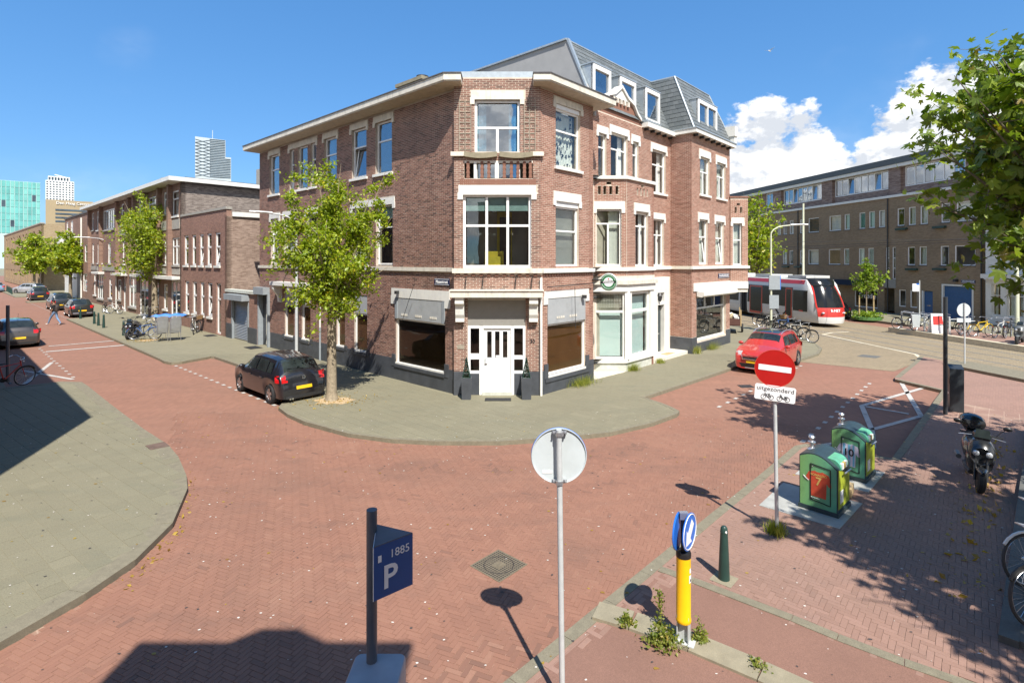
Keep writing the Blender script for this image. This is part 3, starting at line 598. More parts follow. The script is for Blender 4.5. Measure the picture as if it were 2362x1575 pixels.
band_ = MB(); band_.box(-.15, 15.85, -.02, .075, 4.14, 4.275, fr=FAH); band_.build('stone_band', 'white_old', CHS, world=True)
pl = MB()
for a, b, c, e in free(-.2, 14.4, 0, .79, [(a-.0,b+.0,c,9) for a,b,c,e in A0]): pl.box(a, b, -.01, .035, c, e, fr=FAH)
for a, b, c, e in A0:
    pl.box(a-.2, a, .0, .05, c-.1, c+(.35 if b-a > 2 else .1), fr=FAH); pl.box(b, b+.2, .0, .05, c-.1, c+(.35 if b-a > 2 else .1), fr=FAH); pl.box(a, b, .0, .07, c-.12, c-.02, fr=FAH)
pl.build('plinth', 'plinth', CHS, world=True)
for i, (a, b, c, e) in enumerate(A0):
    big = b-a > 2; zt = 2.33 if i > 2 else 2.38
    window(CHS, FAH, a, b, c, zt, ((1., 1),), glass='glass_dark', bar=.06, inset=.06); box(CHS, 'window_film', 'film_black' if b-a > 2 else 'film_brown', FAH, a+.03, b-.03, -.16, -.13, c+.02, zt-.02); box(CHS, 'sill', 'white_paint', FAH, a, b, -.05, .03, c-.015, c+.06)
    sb = box(CHS, 'shutter_box', 'shutter', FAH, a+.01, b-.01, -.2, -.02 if not big else .02, zt+.01, e)
    if big:
        lintel(CHS, FAH, a, b, 3.12, 3.47, ear=.25, over=.25); box(sb, 'side_guide', 'steel_grey', FAH, a+.0, a+.14, .02, .05, zt, e-.03); box(sb, 'side_guide', 'steel_grey', FAH, b-.14, b, .02, .05, zt, e-.03)
        for j in range(3):
            vm = MB()
            for q in range(4): vm.box(a+.45+j*.85+q*.1, a+.52+j*.85+q*.1, .02, .032, 2.45, 2.53, fr=FAH)
            vm.build('vent_slots', 'white_old', sb, world=True)
# door at the far end with its roller shutter
box(CHS, 'shutter_box', 'steel_grey', FAH, 14.55, 15.8, -.02, .35, 2.75, 3.12); box(CHS, 'door_jamb', 'steel_grey', FAH, 14.5, 14.62, -.2, .12, 0, 2.78); box(CHS, 'door_jamb', 'steel_grey', FAH, 15.68, 15.8, -.2, .12, 0, 2.78)
dA_ = box(CHS, 'door', 'cream', FAH, 14.62, 15.3, -.2, -.14, .03, 2.2); box(dA_, 'handle', 'chrome', FAH, 14.72, 14.75, -.14, -.08, .95, 1.1); box(CHS, 'door_panel', 'plinth', FAH, 15.3, 15.68, -.2, -.13, .03, 2.75); box(CHS, 'fanlight', 'glass_dark', FAH, 14.62, 15.3, -.2, -.15, 2.21, 2.75)
cp = MB(); cp.box(10.0, 13.4, 0, .5, 3.3, 3.48, fr=FAH)
for u in (10.15, 11.35, 13.05):
    cp.ext([FAH.P(u, .0, 3.3), FAH.P(u, .46, 3.3), FAH.P(u, .46, 3.12), FAH.P(u, .2, 2.75), FAH.P(u, .15, 2.45), FAH.P(u, 0, 2.4)], FAH.u*.2)
cp.build('canopy', 'white_paint', CHS, world=True)
dp = MB(); dp.tube([FAH.P(9.03,.08,0), FAH.P(9.03,.08,1.5)], .045, 8); dp.tube([FAH.P(9.03,.08,1.5), FAH.P(9.03,.08,4.1)], .04, 8, mi=1); dp.build('downpipe', ['steel_grey','white_paint'], CHS, world=True, smooth=True)
# chamfered corner
def cu(X): return X+1.955
opC = [(cu(-1.26),cu(.27),8.18,9.95),(cu(-1.6),cu(.7),7.28,7.86),(cu(-1.65),cu(.65),4.28,6.75),(cu(-1.49),cu(.46),0,3.24)]
wC = wall(CHS, FC, 0, 2.918, 0, 10.68, opC, th=.3)
bricks(wC, FC, 0, 2.918, .79, 4.06, opC, singles=120); bricks(wC, FC, 0, 2.918, 4.26, 10.66, opC+[(cu(-1.79),cu(.86),6.75,7.07),(cu(-1.4),cu(.46),9.95,10.24)], singles=180)
window(CHS, FC, cu(-1.65), cu(.65), 4.28, 6.75, ((.42, 3), (.58, 3)), bar=.085, glass='glass_mid', blind='blind_green')
lintel(CHS, FC, cu(-1.65), cu(.65), 6.73, 7.05, mat='white_paint', over=.15); lintel(CHS, FC, cu(-1.26), cu(.27), 9.93, 10.22, mat='white_old', over=.12)
window(CHS, FC, cu(-1.26), cu(.27), 7.2, 9.93, ((.33, 1), (.67, 2)), d=0, inset=.1, bar=.085, glass='glass_sky', curtain='curtain_teal', flip=2, cw=.6)
# soldier course over the first floor lintel
sc = MB()
for i in range(40): sc.box(cu(-1.75)+i*.064, cu(-1.75)+i*.064+.054, 0, .009, 7.065, 7.26, fr=FC)
sc.build('soldier_course', 'brick2', wC, world=True)
bl = MB(); bl.box(-.1, cu(-1.6), -.02, .11, 8.02, 8.16, fr=FC); bl.box(cu(.7), 3.02, -.02, .11, 8.02, 8.16, fr=FC)
bal = bl.build('balcony_ledge', 'white_old', CHS, world=True)
for a, b in ((-1.6,-.5),(-.42,.7)):
    n = 14; top = []; bot = []
    for i in range(n+1):
        t = i/n; X = a+(b-a)*t; sag = .06*math.sin(math.pi*t); top.append((X, 8.16-sag*.7)); bot.append((X, 8.0-sag))
    FCo = [FC.P(cu(x), -.05, z) for x, z in top]+[FC.P(cu(x), -.05, z) for x, z in reversed(bot)]; MB().ext(FCo, FC.n*.2).build('cap_stone', 'concrete', bal, world=True)
for i, X in enumerate((-1.48,-1.24,-1.01,-.78,-.51,-.26,-.02,.2,.42,.62)):
    m = 'white_paint' if i in (1, 4) else 'brick2'; w = .09 if i not in (4,) else .13; q = MB(); q.box(cu(X)-w/2, cu(X)+w/2, -.13, .006, 7.28, 7.86, fr=FC)
    if i not in (1, 4):
        for k in range(4): q.box(cu(X)-w/2-.012, cu(X)+w/2+.012, -.14, .012, 7.3+k*.15, 7.36+k*.15, fr=FC)
    q.build('baluster', m, bal, world=True)
box(bal, 'rail', 'white_old', FC, cu(-1.6), cu(.7), -.12, .004, 7.8, 7.87)
for x0, x1 in ((-1.77,-1.38),(.41,.78)):
    tr = MB()
    for i in range(3): tr.box(cu(x0+(x1-x0)*i/2)-.012, cu(x0+(x1-x0)*i/2)+.012, .022, .036, 8.2, 9.92, fr=FC)
    for i in range(10): tr.box(cu(x0)-.012, cu(x1)+.012, .012, .0215, 8.24+i*.18, 8.265+i*.18, fr=FC)
    tr.build('trellis', 'wood_grey', CHS, world=True)
b2 = MB(); b2.box(-.05, 2.97, -.02, .11, 4.1, 4.25, fr=FC); b2.build('stone_band', 'white_old', CHS, world=True)
for i in range(11): box(CHS, 'dentil', 'brick2', FC, .08+i*.26, .2+i*.26, 0, .05, 4.0, 4.06)
for X in (-1.55,-.98,.12,.66):
    MB().tube([FC.P(cu(X)+.02,.0,4.0), FC.P(cu(X)+.02,.16,3.98), FC.P(cu(X)-.02,.1,3.56)], .016, 6).build('iron_hook', 'iron', CHS, world=True)
cn = MB(); cn.box(cu(-2.03), cu(1.01), -.02, .5, 3.31, 3.52, fr=FC); cn.box(cu(-2.06), cu(1.04), -.02, .54, 3.52, 3.56, fr=FC); can = cn.build('canopy', 'white_old', CHS, world=True)
for X in (-1.88, .57):
    q = MB(); q.ext([FC.P(cu(X),.0,3.31),FC.P(cu(X),.42,3.31),FC.P(cu(X),.42,3.1),FC.P(cu(X),.3,3.02),FC.P(cu(X),.26,2.72),FC.P(cu(X),.2,2.6),FC.P(cu(X),.2,2.48),FC.P(cu(X),0,2.48)], FC.u*.29); br_ = q.build('bracket', 'white_paint', can, world=True)
box(CHS, 'fascia_panel', 'panel_grey', FC, cu(-1.49), cu(.46), -.1, -.05, 2.32, 3.24); box(CHS, 'panel_frame', 'white_old', FC, cu(-1.49), cu(.46), -.09, .0, 3.2, 3.31)
ef = MB(); z0 = 0
for a, b, c, e in ((-1.49,-1.40,.72,2.32),(-1.10,-.96,.0,2.32),(-.04,.07,.0,2.32),(.37,.46,.72,2.32)): ef.box(cu(a), cu(b), -.16, -.02, c, e, fr=FC)
ef.box(cu(-1.40), cu(-1.10), -.16, -.021, .72, .80, fr=FC); ef.box(cu(.07), cu(.37), -.16, -.021, .72, .80, fr=FC); ef.box(cu(-1.40), cu(.37), -.16, -.022, 2.24, 2.32, fr=FC); ef.box(cu(-1.40), cu(-1.10), -.16, -.023, 1.2, 1.38, fr=FC); ef.box(cu(.07), cu(.37), -.16, -.023, 1.2, 1.32, fr=FC)
dfm = ef.build('door_frame', 'pvc', CHS, world=True)
for a, b in ((-1.40,-1.10),(.07,.37)):
    MB().box(cu(a), cu(b), -.12, -.11, .8, 1.3, fr=FC).build('pane', 'glass_dark', dfm, world=True); MB().box(cu(a), cu(b), -.12, -.11, 1.3, 2.24, fr=FC).build('pane', 'glass_dark', dfm, world=True)
dl = MB(); ops = [(cu(-.84)+i*.265, cu(-.84)+i*.265+.155, 1.24, 2.13) for i in range(3)]
for r_ in free(cu(-.96), cu(-.04), .12, 2.24, ops): dl.box(r_[0], r_[1], -.14, -.075, r_[2], r_[3], fr=FC)
for i in range(3): dl.box(cu(-.87)+i*.275, cu(-.66)+i*.275, -.075, -.068, .3, 1.1, fr=FC)
door = dl.build('door', 'pvc', CHS, world=True)
for o in ops: MB().box(o[0], o[1], -.115, -.105, o[2], o[3], fr=FC).build('pane', 'glass', door, world=True)
box(door, 'letter_card', 'sign_white', FC, cu(-.55), cu(-.42), -.104, -.102, 1.26, 1.32); box(door, 'handle_plate', 'steel_grey', FC, cu(-.93), cu(-.89), -.075, -.062, .98, 1.22); box(door, 'door_handle', 'chrome', FC, cu(-.93), cu(-.83), -.05, -.035, 1.04, 1.06); box(CHS, 'doorstep', 'stone_pale', FC, cu(-1.0), cu(.0), -.2, .06, 0, .11)
for a, b in ((0,cu(-1.49)),(cu(.46),2.918)): box(CHS, 'plinth', 'plinth', FC, a, b, -.01, .03, 0, .79)
for a, b in ((cu(-1.49),cu(-1.10)),(cu(.07),cu(.46))): box(CHS, 'plinth', 'plinth', FC, a, b, -.2, -.03, 0, .72)
box(CHS, 'name_plate', 'wood_grey', FC, cu(-1.84), cu(-1.6), .005, .018, 1.55, 1.69)
t = MB(); add_text(t, '30', .17, FC.P(cu(.69), .012, 1.8), FC.u, ext=.006, bold=True); t.build('house_number', 'iron', CHS, world=True)
# right facade
opB = [(.82,2.28,7.8,10.0),(.82,2.19,4.32,6.6),(.36,2.6,.6,3.22)]
wB = wall(CHS, FB, 0, 3.12, 0, 10.36, opB); bricks(wB, FB, 0, 3.12, .79, 4.06, opB, mat='brick2', bias=-.05); bricks(wB, FB, 0, 3.12, 4.26, 10.34, opB+[(.68,2.42,10,10.24),(.68,2.33,6.6,6.94)], mat='brick2')
window(CHS, FB, .82, 2.28, 7.8, 9.85, T2, glass='glass', curtain='curtain', flip=0); box(CHS, 'shutter_box', 'pvc', FB, .82, 2.28, -.22, -.03, 9.85, 10.0); lintel(CHS, FB, .82, 2.28, 10.0, 10.22, mat='white_old'); sill(CHS, FB, .82, 2.28, 7.8)
pm = MB()
for i in range(46):
    u = .95+random.random()*1.2; z = 7.95+random.random()*1.75; r0 = random.uniform(.04,.09); a0 = random.random()*6; n = 7
    pm.add([FB.P(u+r0*(1 if k % 2 else .45)*math.cos(a0+k*2*math.pi/n), -.262, z+r0*1.3*(1 if k % 2 else .5)*math.sin(a0+k*2*math.pi/n)) for k in range(n)], [tuple(range(n))])
pm.build('curtain_print', 'curtain_dark', CHS, world=True)
window(CHS, FB, .82, 2.19, 4.32, 6.42, ((.4,1),(.6,1)), glass='glass'); box(CHS, 'blind', 'panel_grey', FB, .86, 2.15, -.3, -.28, 4.35, 6.4); box(CHS, 'shutter_box', 'pvc', FB, .82, 2.19, -.22, -.03, 6.42, 6.6); lintel(CHS, FB, .82, 2.19, 6.6, 6.93)
window(CHS, FB, .36, 2.6, .6, 2.34, ((1.,1),), glass='glass_dark', bar=.07, inset=.06); box(CHS, 'sill', 'white_paint', FB, .36, 2.6, -.05, .04, .52, .6); box(CHS, 'window_film', 'film_brown', FB, .4, 2.56, -.16, -.13, .62, 2.32); sb = box(CHS, 'shutter_box', 'shutter', FB, .37, 2.59, -.2, .02, 2.345, 3.2); lintel(CHS, FB, .36, 2.6, 3.22, 3.48, ear=.2, over=.2)
for j in range(2):
    vm = MB()
    for q in range(4): vm.box(.85+j*.75+q*.12, .93+j*.75+q*.12, .02, .032, 2.5, 2.58, fr=FB)
    vm.build('vent_slots', 'white_old', sb, world=True)
b3 = MB(); b3.box(.06, 3.12, -.02, .1, 4.1, 4.23, fr=FB); b3.build('stone_band', 'white_paint', CHS, world=True)
for i in range(20): box(CHS, 'dentil', 'brick2', FB, .1+i*.15, .18+i*.15, 0, .045, 4.0, 4.06)
p3 = MB()
for a, b, c, e in free(0, 3.12, 0, .79, [(.36,2.6,.5,9)]): p3.box(a, b, -.01, .035, c, e, fr=FB)
p3.box(.16,.36,0,.05,.5,1.0,fr=FB); p3.box(2.6,2.8,0,.05,.5,1.0,fr=FB); p3.box(.2,2.8,.0,.07,.38,.49,fr=FB); p3.build('plinth', 'plinth', CHS, world=True)
rw = wall(CHS, Fr(FB.P(3.12,0,0), (-.736,.677), dB), 0, .85, 0, 10.36, mat='brickwall_B' if 0 else 'mortar', d=0, name='return_wall')
MB().tube([FC.P(2.93,.1,.0), FC.P(2.93,.1,3.95)], .045, 8).build('downpipe', 'white_paint', CHS, world=True, smooth=True)
# eaves, flat roof
def P2(fr, u, d): return tuple(fr.P(u, d, 0)[:2])
eA = [P2(FA,16.25,-.3), P2(FA,16.25,.6), P2(FA,-.2,.6), (-1.7,17.42), (-1.7,17.995), P2(FA,0,.005), (-1.9,18.2)]
ea = MB(); ea.prism(eA, 10.36, 10.40); ea.build('soffit', 'soffit', CHS, world=True)
MB().prism([P2(FA,16.3,-.3), P2(FA,16.3,.63), P2(FA,-.21,.63), (-1.67,17.39), (-1.67,18.0), (-1.8,18.3)], 10.40, 10.61).build('cornice', 'white_old', CHS, world=True)
MB().prism([P2(FA,16.33,-.3), P2(FA,16.33,.66), P2(FA,-.22,.66), (-1.65,17.36), (-1.65,18.0), (-1.8,18.3)], 10.61, 10.645).build('roof_edge', 'bitumen', CHS, world=True)
MB().prism([(.72,17.995),(.72,17.42),(1.25,17.42),P2(FB,3.7,.6),P2(FB,3.7,-.4),P2(FB,3.12,-.3),P2(FB,3.12,.005),P2(FB,0,.005)], 10.36, 10.40).build('soffit', 'soffit', CHS, world=True)
MB().prism([(.70,18.0),(.70,17.39),(1.26,17.39),P2(FB,3.73,.63),P2(FB,3.73,-.4),P2(FB,3.0,-.5),(.9,18.4)], 10.40, 10.61).build('cornice', 'white_old', CHS, world=True)
MB().prism([(.68,18.0),(.68,17.36),(1.27,17.36),P2(FB,3.76,.66),P2(FB,3.76,-.4),P2(FB,3.0,-.5),(.9,18.4)], 10.61, 10.645).build('roof_edge', 'bitumen', CHS, world=True)
roofp = [(-1.7,18.25),(.75,18.25),P2(FB,3.1,-.3),P2(FB,3.1,-9),P2(FA,16.2,-9),P2(FA,16.2,-.2)]
MB().prism(roofp, 10.36, 10.6).build('roof', 'bitumen', CHS, world=True)
MB().box(-.0, 3.02, -.35, -.02, 10.68, 10.88, fr=FC).build('parapet_cap', 'zinc', CHS, world=True)
ch = MB(); ch.box(3.9, 5.3, -2.5, -1.7, 10.6, 11.88, fr=FA); ch.box(3.7, 5.5, -2.7, -1.5, 11.88, 12.02, fr=FA); chm = ch.build('chimney', 'concrete', CHS, world=True); cc = FA.P(4.4,-2.1,0)
MB().lathe([(.16,12.02),(.16,12.2),(.26,12.22),(.26,12.27),(.1,12.3)], 12, (cc.x,cc.y,0)).build('chimney_pot', 'iron', chm, world=True)
shell(CHS, [P2(FC,.4,-1.6), P2(FC,2.5,-1.6), P2(FB,2.9,-1.5), P2(FB,2.9,-8.8), P2(FA,15.8,-8.8), P2(FA,15.8,-1.2), P2(FA,.5,-1.4)], .1, 10.3)
box(CHS, 'end_wall', 'mortar_a', FA, 15.7, 15.99, -9, -.28, 0, 10.36)
# things inside the first floor window, seen through the glass
MB().lathe([(.001,6.15),(.11,6.2),(.13,6.3),(.11,6.4),(.001,6.45)], 12, (-.62,18.7,0)).build('pendant_lamp', 'chrome', CHS, world=True, smooth=True); box(CHS, 'door_opening', 'yellow_cloth', FC, cu(-.55), cu(.0), -1.58, -1.55, 4.3, 6.3); box(CHS, 'dark_doorway', 'film_black', FC, cu(-.45), cu(-.05), -1.545, -1.53, 4.3, 6.1)
YL = empty('armchair', (-.62,18.85,4.3), label='yellow armchair behind the first floor corner window', cat='chair')
q = MB(); q.box(-.22,.22,-.2,.25,.02,.36); q.box(-.26,.26,.2,.3,.02,.55); q.build('seat', 'yellow_cloth', YL)
q = MB(); q.box(-.32,-.25,-.2,.25,.02,.55); q.build('armrest', 'yellow_cloth', YL); q = MB(); q.box(.25,.32,-.2,.25,.02,.55); q.build('armrest', 'yellow_cloth', YL)
fl = MB(); fl.prism([P2(FC,.1,-.3), P2(FC,2.8,-.3), P2(FB,2.9,-.5), P2(FC,1.5,-1.6), P2(FA,.5,-.5)], 4.2, 4.3); fl.build('floor', 'wood_grey', CHS, world=True)
# ------------------------------------------------------------------ house with the canted bay (next to the corner house)
FB2 = Fr(FB.P(0,-.81,0), dB, (.736,-.677)); FY = Fr((0, 21.8), (1, 0), (0, -1)); FS = Fr(FB.P(0,.15,0), dB, (.736,-.677))
BH = empty('bay_house', (5, 22, 0), label='brick house with a white shopfront bay and slate mansard roof beside the corner house', cat='house')
opM = [(4.69,5.31,8.0,9.8),(5.65,7.02,8.0,10.0),(7.45,7.99,8.0,9.9),(9.25,10.65,7.78,9.83),(9.32,10.46,4.28,6.52),(8.8,10.55,.12,3.72)]
wM = wall(BH, FB2, 3.0, 11.2, 0, 10.7, opM); bricks(wM, FB2, 4.2, 11.16, 7.9, 10.68, opM, mat='brick2'); bricks(wM, FB2, 7.4, 11.16, 4.27, 7.9, opM, mat='brick2'); bricks(wM, FB2, 7.4, 11.16, 3.74, 4.1, opM, mat='brick2')
T21 = ((.33,1),(.67,2)); TN = ((.3,1),(.7,1))
for (a,b,c,e), rw_, cur in zip(opM[:5], (TN,T21,TN,T21,T21), ('curtain','curtain','curtain','curtain','curtain')):
    window(BH, FB2, a, b, c, e, rw_, curtain=cur, cw=.7 if b-a > 1.2 else .5, flip=2 if b-a > .8 else 0, glass='glass_clear'); lintel(BH, FB2, a, b, e, e+.3, over=.12)
sill(BH, FB2, 9.25, 10.65, 7.78); box(BH, 'stone_band', 'white_paint', FB2, 7.6, 11.14, -.02, .09, 4.1, 4.24)
for i in range(22): box(BH, 'dentil', 'brick2', FB2, 7.7+i*.155, 7.78+i*.155, 0, .045, 4.0, 4.06)
# gable with its coping
gp_ = [(4.3,10.7),(8.35,10.7),(8.1,10.88),(7.75,11.1),(7.45,11.45),(6.95,11.62),(6.43,12.0),(5.9,11.62),(5.4,11.45),(5.1,11.1),(4.75,10.88)]
MB().ext([FB2.P(u,-.25,z) for u,z in gp_], FB2.n*.25).build('gable', 'brick2', BH, world=True)
cpn = MB(); top = gp_[2:]
for a, b in zip(top, top[1:]): cpn.ext([FB2.P(a[0],-.3,a[1]),FB2.P(b[0],-.3,b[1]),FB2.P(b[0],-.3,b[1]+.13),FB2.P(a[0],-.3,a[1]+.13)], FB2.n*.42)
cpn.build('coping', 'white_paint', BH, world=True)
MB().ext([FB2.P(5.55,.0,11.52),FB2.P(7.3,.0,11.52),FB2.P(6.43,.0,12.1)], FB2.n*.05).build('tympanum', 'white_paint', BH, world=True)
for i in range(5): box(BH, 'dentil', 'white_old', FB2, 5.75+i*.3, 5.87+i*.3, 0, .09, 11.3, 11.5)
box(BH, 'gutter', 'white_paint', FB2, 8.3, 11.25, -.1, .32, 10.66, 10.86); box(BH, 'gutter', 'white_paint', FB2, 3.6, 4.6, -.1, .3, 10.66, 10.86)
for i in range(5): box(BH, 'dentil', 'iron', FB2, 8.5+i*.6, 8.6+i*.6, 0, .2, 10.55, 10.655)
# mansard roof
def slates(parent, a, b, c, d_, pitch=.235, wid=.30, singles=0, mat='slate'):
    """slate courses over the quad a-b (eaves) c-d (top edge, c above b)"""
    a, b, c, d_ = map(Vector, (a, b, c, d_)); n = (b-a).cross(d_-a).normalized(); H = ((d_-a).length+(c-b).length)/2; rows = int(H/pitch); mb = []; rv = []
    if n.z < 0: n = -n
    for r_ in range(rows+1):
        t0 = r_*pitch/H; t1 = min((r_+1.12)*pitch/H, 1.0)
        if t0 >= .985: break
        l0, r0 = a.lerp(d_, t0), b.lerp(c, t0); l1, r1 = a.lerp(d_, t1), b.lerp(c, t1); L = (r0-l0).length; off = (r_ % 2)*wid/2; k = int(-1)
        while True:
            s0 = k*wid+off; s1 = s0+wid-.008; k += 1
            if s0 > L-.01: break
            s0, s1 = max(s0, 0), min(s1, L)
            if s1-s0 < .02: continue
            f0, f1 = s0/L, s1/L; lift = .022+random.uniform(-.004,.004); q = [l0.lerp(r0,f0)+n*lift, l0.lerp(r0,f1)+n*lift, l1.lerp(r1,f1)+n*.006, l1.lerp(r1,f0)+n*.006]; mb.append((q, l0.lerp(r0,f0), l0.lerp(r0,f1)))
    for i, (q, e0, e1) in enumerate(mb):
        x = MB(); x.add(q+[e0, e1, q[2]-n*.006, q[3]-n*.006], [(0,1,2,3),(4,5,1,0),(5,6,2,1),(7,4,0,3)])
        if i < singles: x.build('slate', 'slate_one', parent, world=True)
        else: rv.append(x)
    if rv:
        V = np.array([p for x in rv for p in x.v]); Fq = np.concatenate([np.array(x.f)+8*i for i, x in enumerate(rv)]); o = link('slate_field', fastmesh('slate_field', V, Fq, mat, np.repeat(rng.random(len(rv)), 4)), parent); o.matrix_parent_inverse = wmat(parent).inverted(); o['kind'] = 'stuff'
def P3(u, d, z): return FB.P(u, d, z)
rf = MB(); rf.add([P3(4.3,-.75,10.9),P3(11.2,-.75,10.9),P3(11.2,-2.1,13.8),P3(4.3,-2.1,13.8),P3(4.3,-9,13.8),P3(11.2,-9,13.8),P3(4.3,-9,10.4),P3(4.3,-.75,10.4)], [(0,1,2,3),(3,2,5,4)])
rfo = rf.build('roof', 'slate', BH, world=True); slates(rfo, P3(4.3,-.75,10.9), P3(11.3,-.75,10.9), P3(11.5,-2.1,13.8), P3(4.3,-2.1,13.8), singles=220)
MB().ext([P3(4.28,-.7,10.4),P3(4.28,-.7,10.9),P3(4.28,-2.1,13.82),P3(4.28,-9,13.82),P3(4.28,-9,10.4)], FB.u*.12).build('gable_end', 'render_grey', BH, world=True)
MB().tube([P3(4.3,-2.1,13.83),P3(11.6,-2.1,13.83)], .05, 6).build('ridge', 'zinc', BH, world=True); MB().ext([P3(4.24,-.66,10.7),P3(4.24,-.72,10.7),P3(4.24,-2.12,13.88),P3(4.24,-2.02,13.88)], FB.u*.16).build('verge_flashing', 'zinc', BH, world=True); MB().ext([P3(4.2,-2.1,13.82),P3(4.2,-9,13.82),P3(4.2,-9,13.9),P3(4.2,-2.1,13.9)], FB.u*.14).build('verge_flashing', 'zinc', BH, world=True)
def dormer(parent, u0, u1, z0, z1, d, depth=1.4, cols=1):
    fr = Fr(FB.P(0, d, 0), dB, (.736,-.677)); c = MB(); c.box(u0, u0+.07, -depth, -.02, z0, z1, fr=fr); c.box(u1-.07, u1, -depth, -.02, z0, z1, fr=fr); c.box(u0-.04, u1+.04, -depth, .05, z1, z1+.05, fr=fr); c.box(u0-.05, u1+.05, -.3, .06, z0-.07, z0, fr=fr)
    dm = c.build('dormer', 'zinc', parent, world=True); f = MB(); b = .13
    for q in ((u0,u0+b,z0,z1),(u1-b,u1,z0,z1),(u0+b,u1-b,z1-.2,z1),(u0+b,u1-b,z0,z0+.1)): f.box(q[0], q[1], -.1, .03, q[2], q[3], fr=fr)
    if cols == 2: f.box((u0+u1)/2-.04, (u0+u1)/2+.04, -.1, .028, z0+.1, z1-.2, fr=fr)
    f.build('window_frame', 'pvc', dm, world=True)
    for k in range(cols):
        w = (u1-u0-2*b)/cols; MB().box(u0+b+k*w, u0+b+(k+1)*w, -.06, -.05, z0+.1, z1-.2, fr=fr).build('pane', 'glass_sky', dm, world=True)
    MB().box(u0+.07, u1-.07, -depth, -.5, z0, z1, fr=fr).build('interior', 'interior', dm, world=True)
dormer(BH, 4.42, 5.75, 11.1, 12.6, -.88); dormer(BH, 6.5, 7.85, 11.1, 12.6, -.88); dormer(BH, 8.75, 10.15, 11.12, 12.65, -.88)
# the bay: canted face and long face, upper part brick, lower part white shopfront
opY = [(3.39,4.46,4.31,6.62),(3.5,3.62,7.22,7.56),(3.72,3.84,7.22,7.56),(3.97,4.09,7.22,7.56),(4.22,4.34,7.22,7.56),(3.85,4.05,7.62,7.74)]
wY = wall(BH, FY, 2.9, 4.66, 3.9, 7.86, opY, th=.2, name='bay_wall'); bricks(wY, FY, 2.95, 4.66, 4.26, 7.84, opY+[(3.25,4.62,6.62,6.94)], mat='brick2'); bricks(wY, FY, 2.95, 4.66, 3.9, 4.1, mat='brick2')
window(BH, FY, 3.39, 4.46, 4.31, 6.62, ((.24,1),(.76,2)), curtain='curtain', flip=1, cw=.45); lintel(BH, FY, 3.45, 4.46, 6.62, 6.93, over=.12)
opS = [(6.02,7.1,4.3,6.55),(6.14,6.26,7.26,7.58),(6.42,6.54,7.26,7.58),(6.7,6.82,7.26,7.58),(6.98,7.1,7.26,7.58),(6.5,6.74,7.64,7.75)]
wS = wall(BH, FS, 5.32, 7.6, 3.9, 7.86, opS, th=.2, name='bay_wall'); bricks(wS, FS, 5.34, 7.6, 4.26, 7.84, opS+[(5.88,7.25,6.55,6.94)], mat='brick2'); bricks(wS, FS, 5.34, 7.6, 3.9, 4.1, mat='brick2')
window(BH, FS, 6.02, 7.1, 4.3, 6.55, ((.24,1),(.76,2)), curtain='curtain', flip=2, cw=.8, glass='glass_clear'); lintel(BH, FS, 6.02, 7.1, 6.6, 6.93, over=.12)
FE = Fr(FS.P(7.6,0,0), (-.736,.677), dB); wall(BH, FE, 0, .96, 0, 7.86, th=.15, mat='brick2', name='bay_wall')
def bayring(o_, z0, z1, name, mat):
    a = FY.P(2.9,o_,0); c = FY.P(4.66+o_*.41,o_,0); e = FS.P(7.6+o_,o_,0); g = FS.P(7.6+o_,-1.0,0); h = FB2.P(3.2,-.1,0); return MB().prism([a[:2],c[:2],e[:2],g[:2],h[:2]], z0, z1).build(name, mat, BH, world=True)
bayring(.09, 7.84, 7.97, 'bay_cap', 'white_paint'); bayring(.08, 4.1, 4.25, 'stone_band', 'white_paint'); bayring(.14, 3.55, 3.72, 'shop_cornice', 'white_old'); bayring(.06, 3.26, 3.55, 'shop_fascia', 'white_paint'); bayring(.03, 3.72, 3.9, 'shop_blocking', 'white_old')
bayring(-.02, -.02, .36, 'bay_base', 'stone_pale'); bayring(.05, .36, .5, 'shop_sill', 'white_paint'); bayring(-.28, 3.0, 3.2, 'ceiling', 'interior')
window(BH, FY, 3.33, 4.62, .5, 3.26, ((.28,1),(.72,1)), inset=.06, bar=.1, mat='white_paint', glass='glass'); box(BH, 'shop_screen', 'paper_teal', FY, 3.4, 4.56, -.3, -.28, .6, 2.4); box(BH, 'shop_screen', 'interior', FY, 3.4, 4.56, -.33, -.31, 2.4, 3.2)
box(BH, 'corner_post', 'white_paint', FY, 4.6, 4.8, -.25, .02, .5, 3.26); window(BH, FS, 5.72, 7.3, .5, 3.26, ((.28,1),(.72,1)), inset=.08, bar=.14, mat='white_paint', glass='glass'); box(BH, 'shop_screen', 'paper_teal', FS, 5.8, 7.2, -.32, -.3, .6, 3.2); box(BH, 'corner_post', 'white_paint', FS, 7.3, 7.6, -.3, .01, .5, 3.26); box(BH, 'corner_post', 'white_paint', FS, 5.4, 5.72, -.25, .012, .5, 3.26)
lat = MB()
for i in range(16):
    for j in range(9): lat.box(3.46+i*.066, 3.50+i*.066, -.17, -.165, 2.6+j*.062, 2.635+j*.062, fr=FY)
lo = lat.build('lattice_screen', 'white_old', BH, world=True); lo['kind'] = 'stuff'
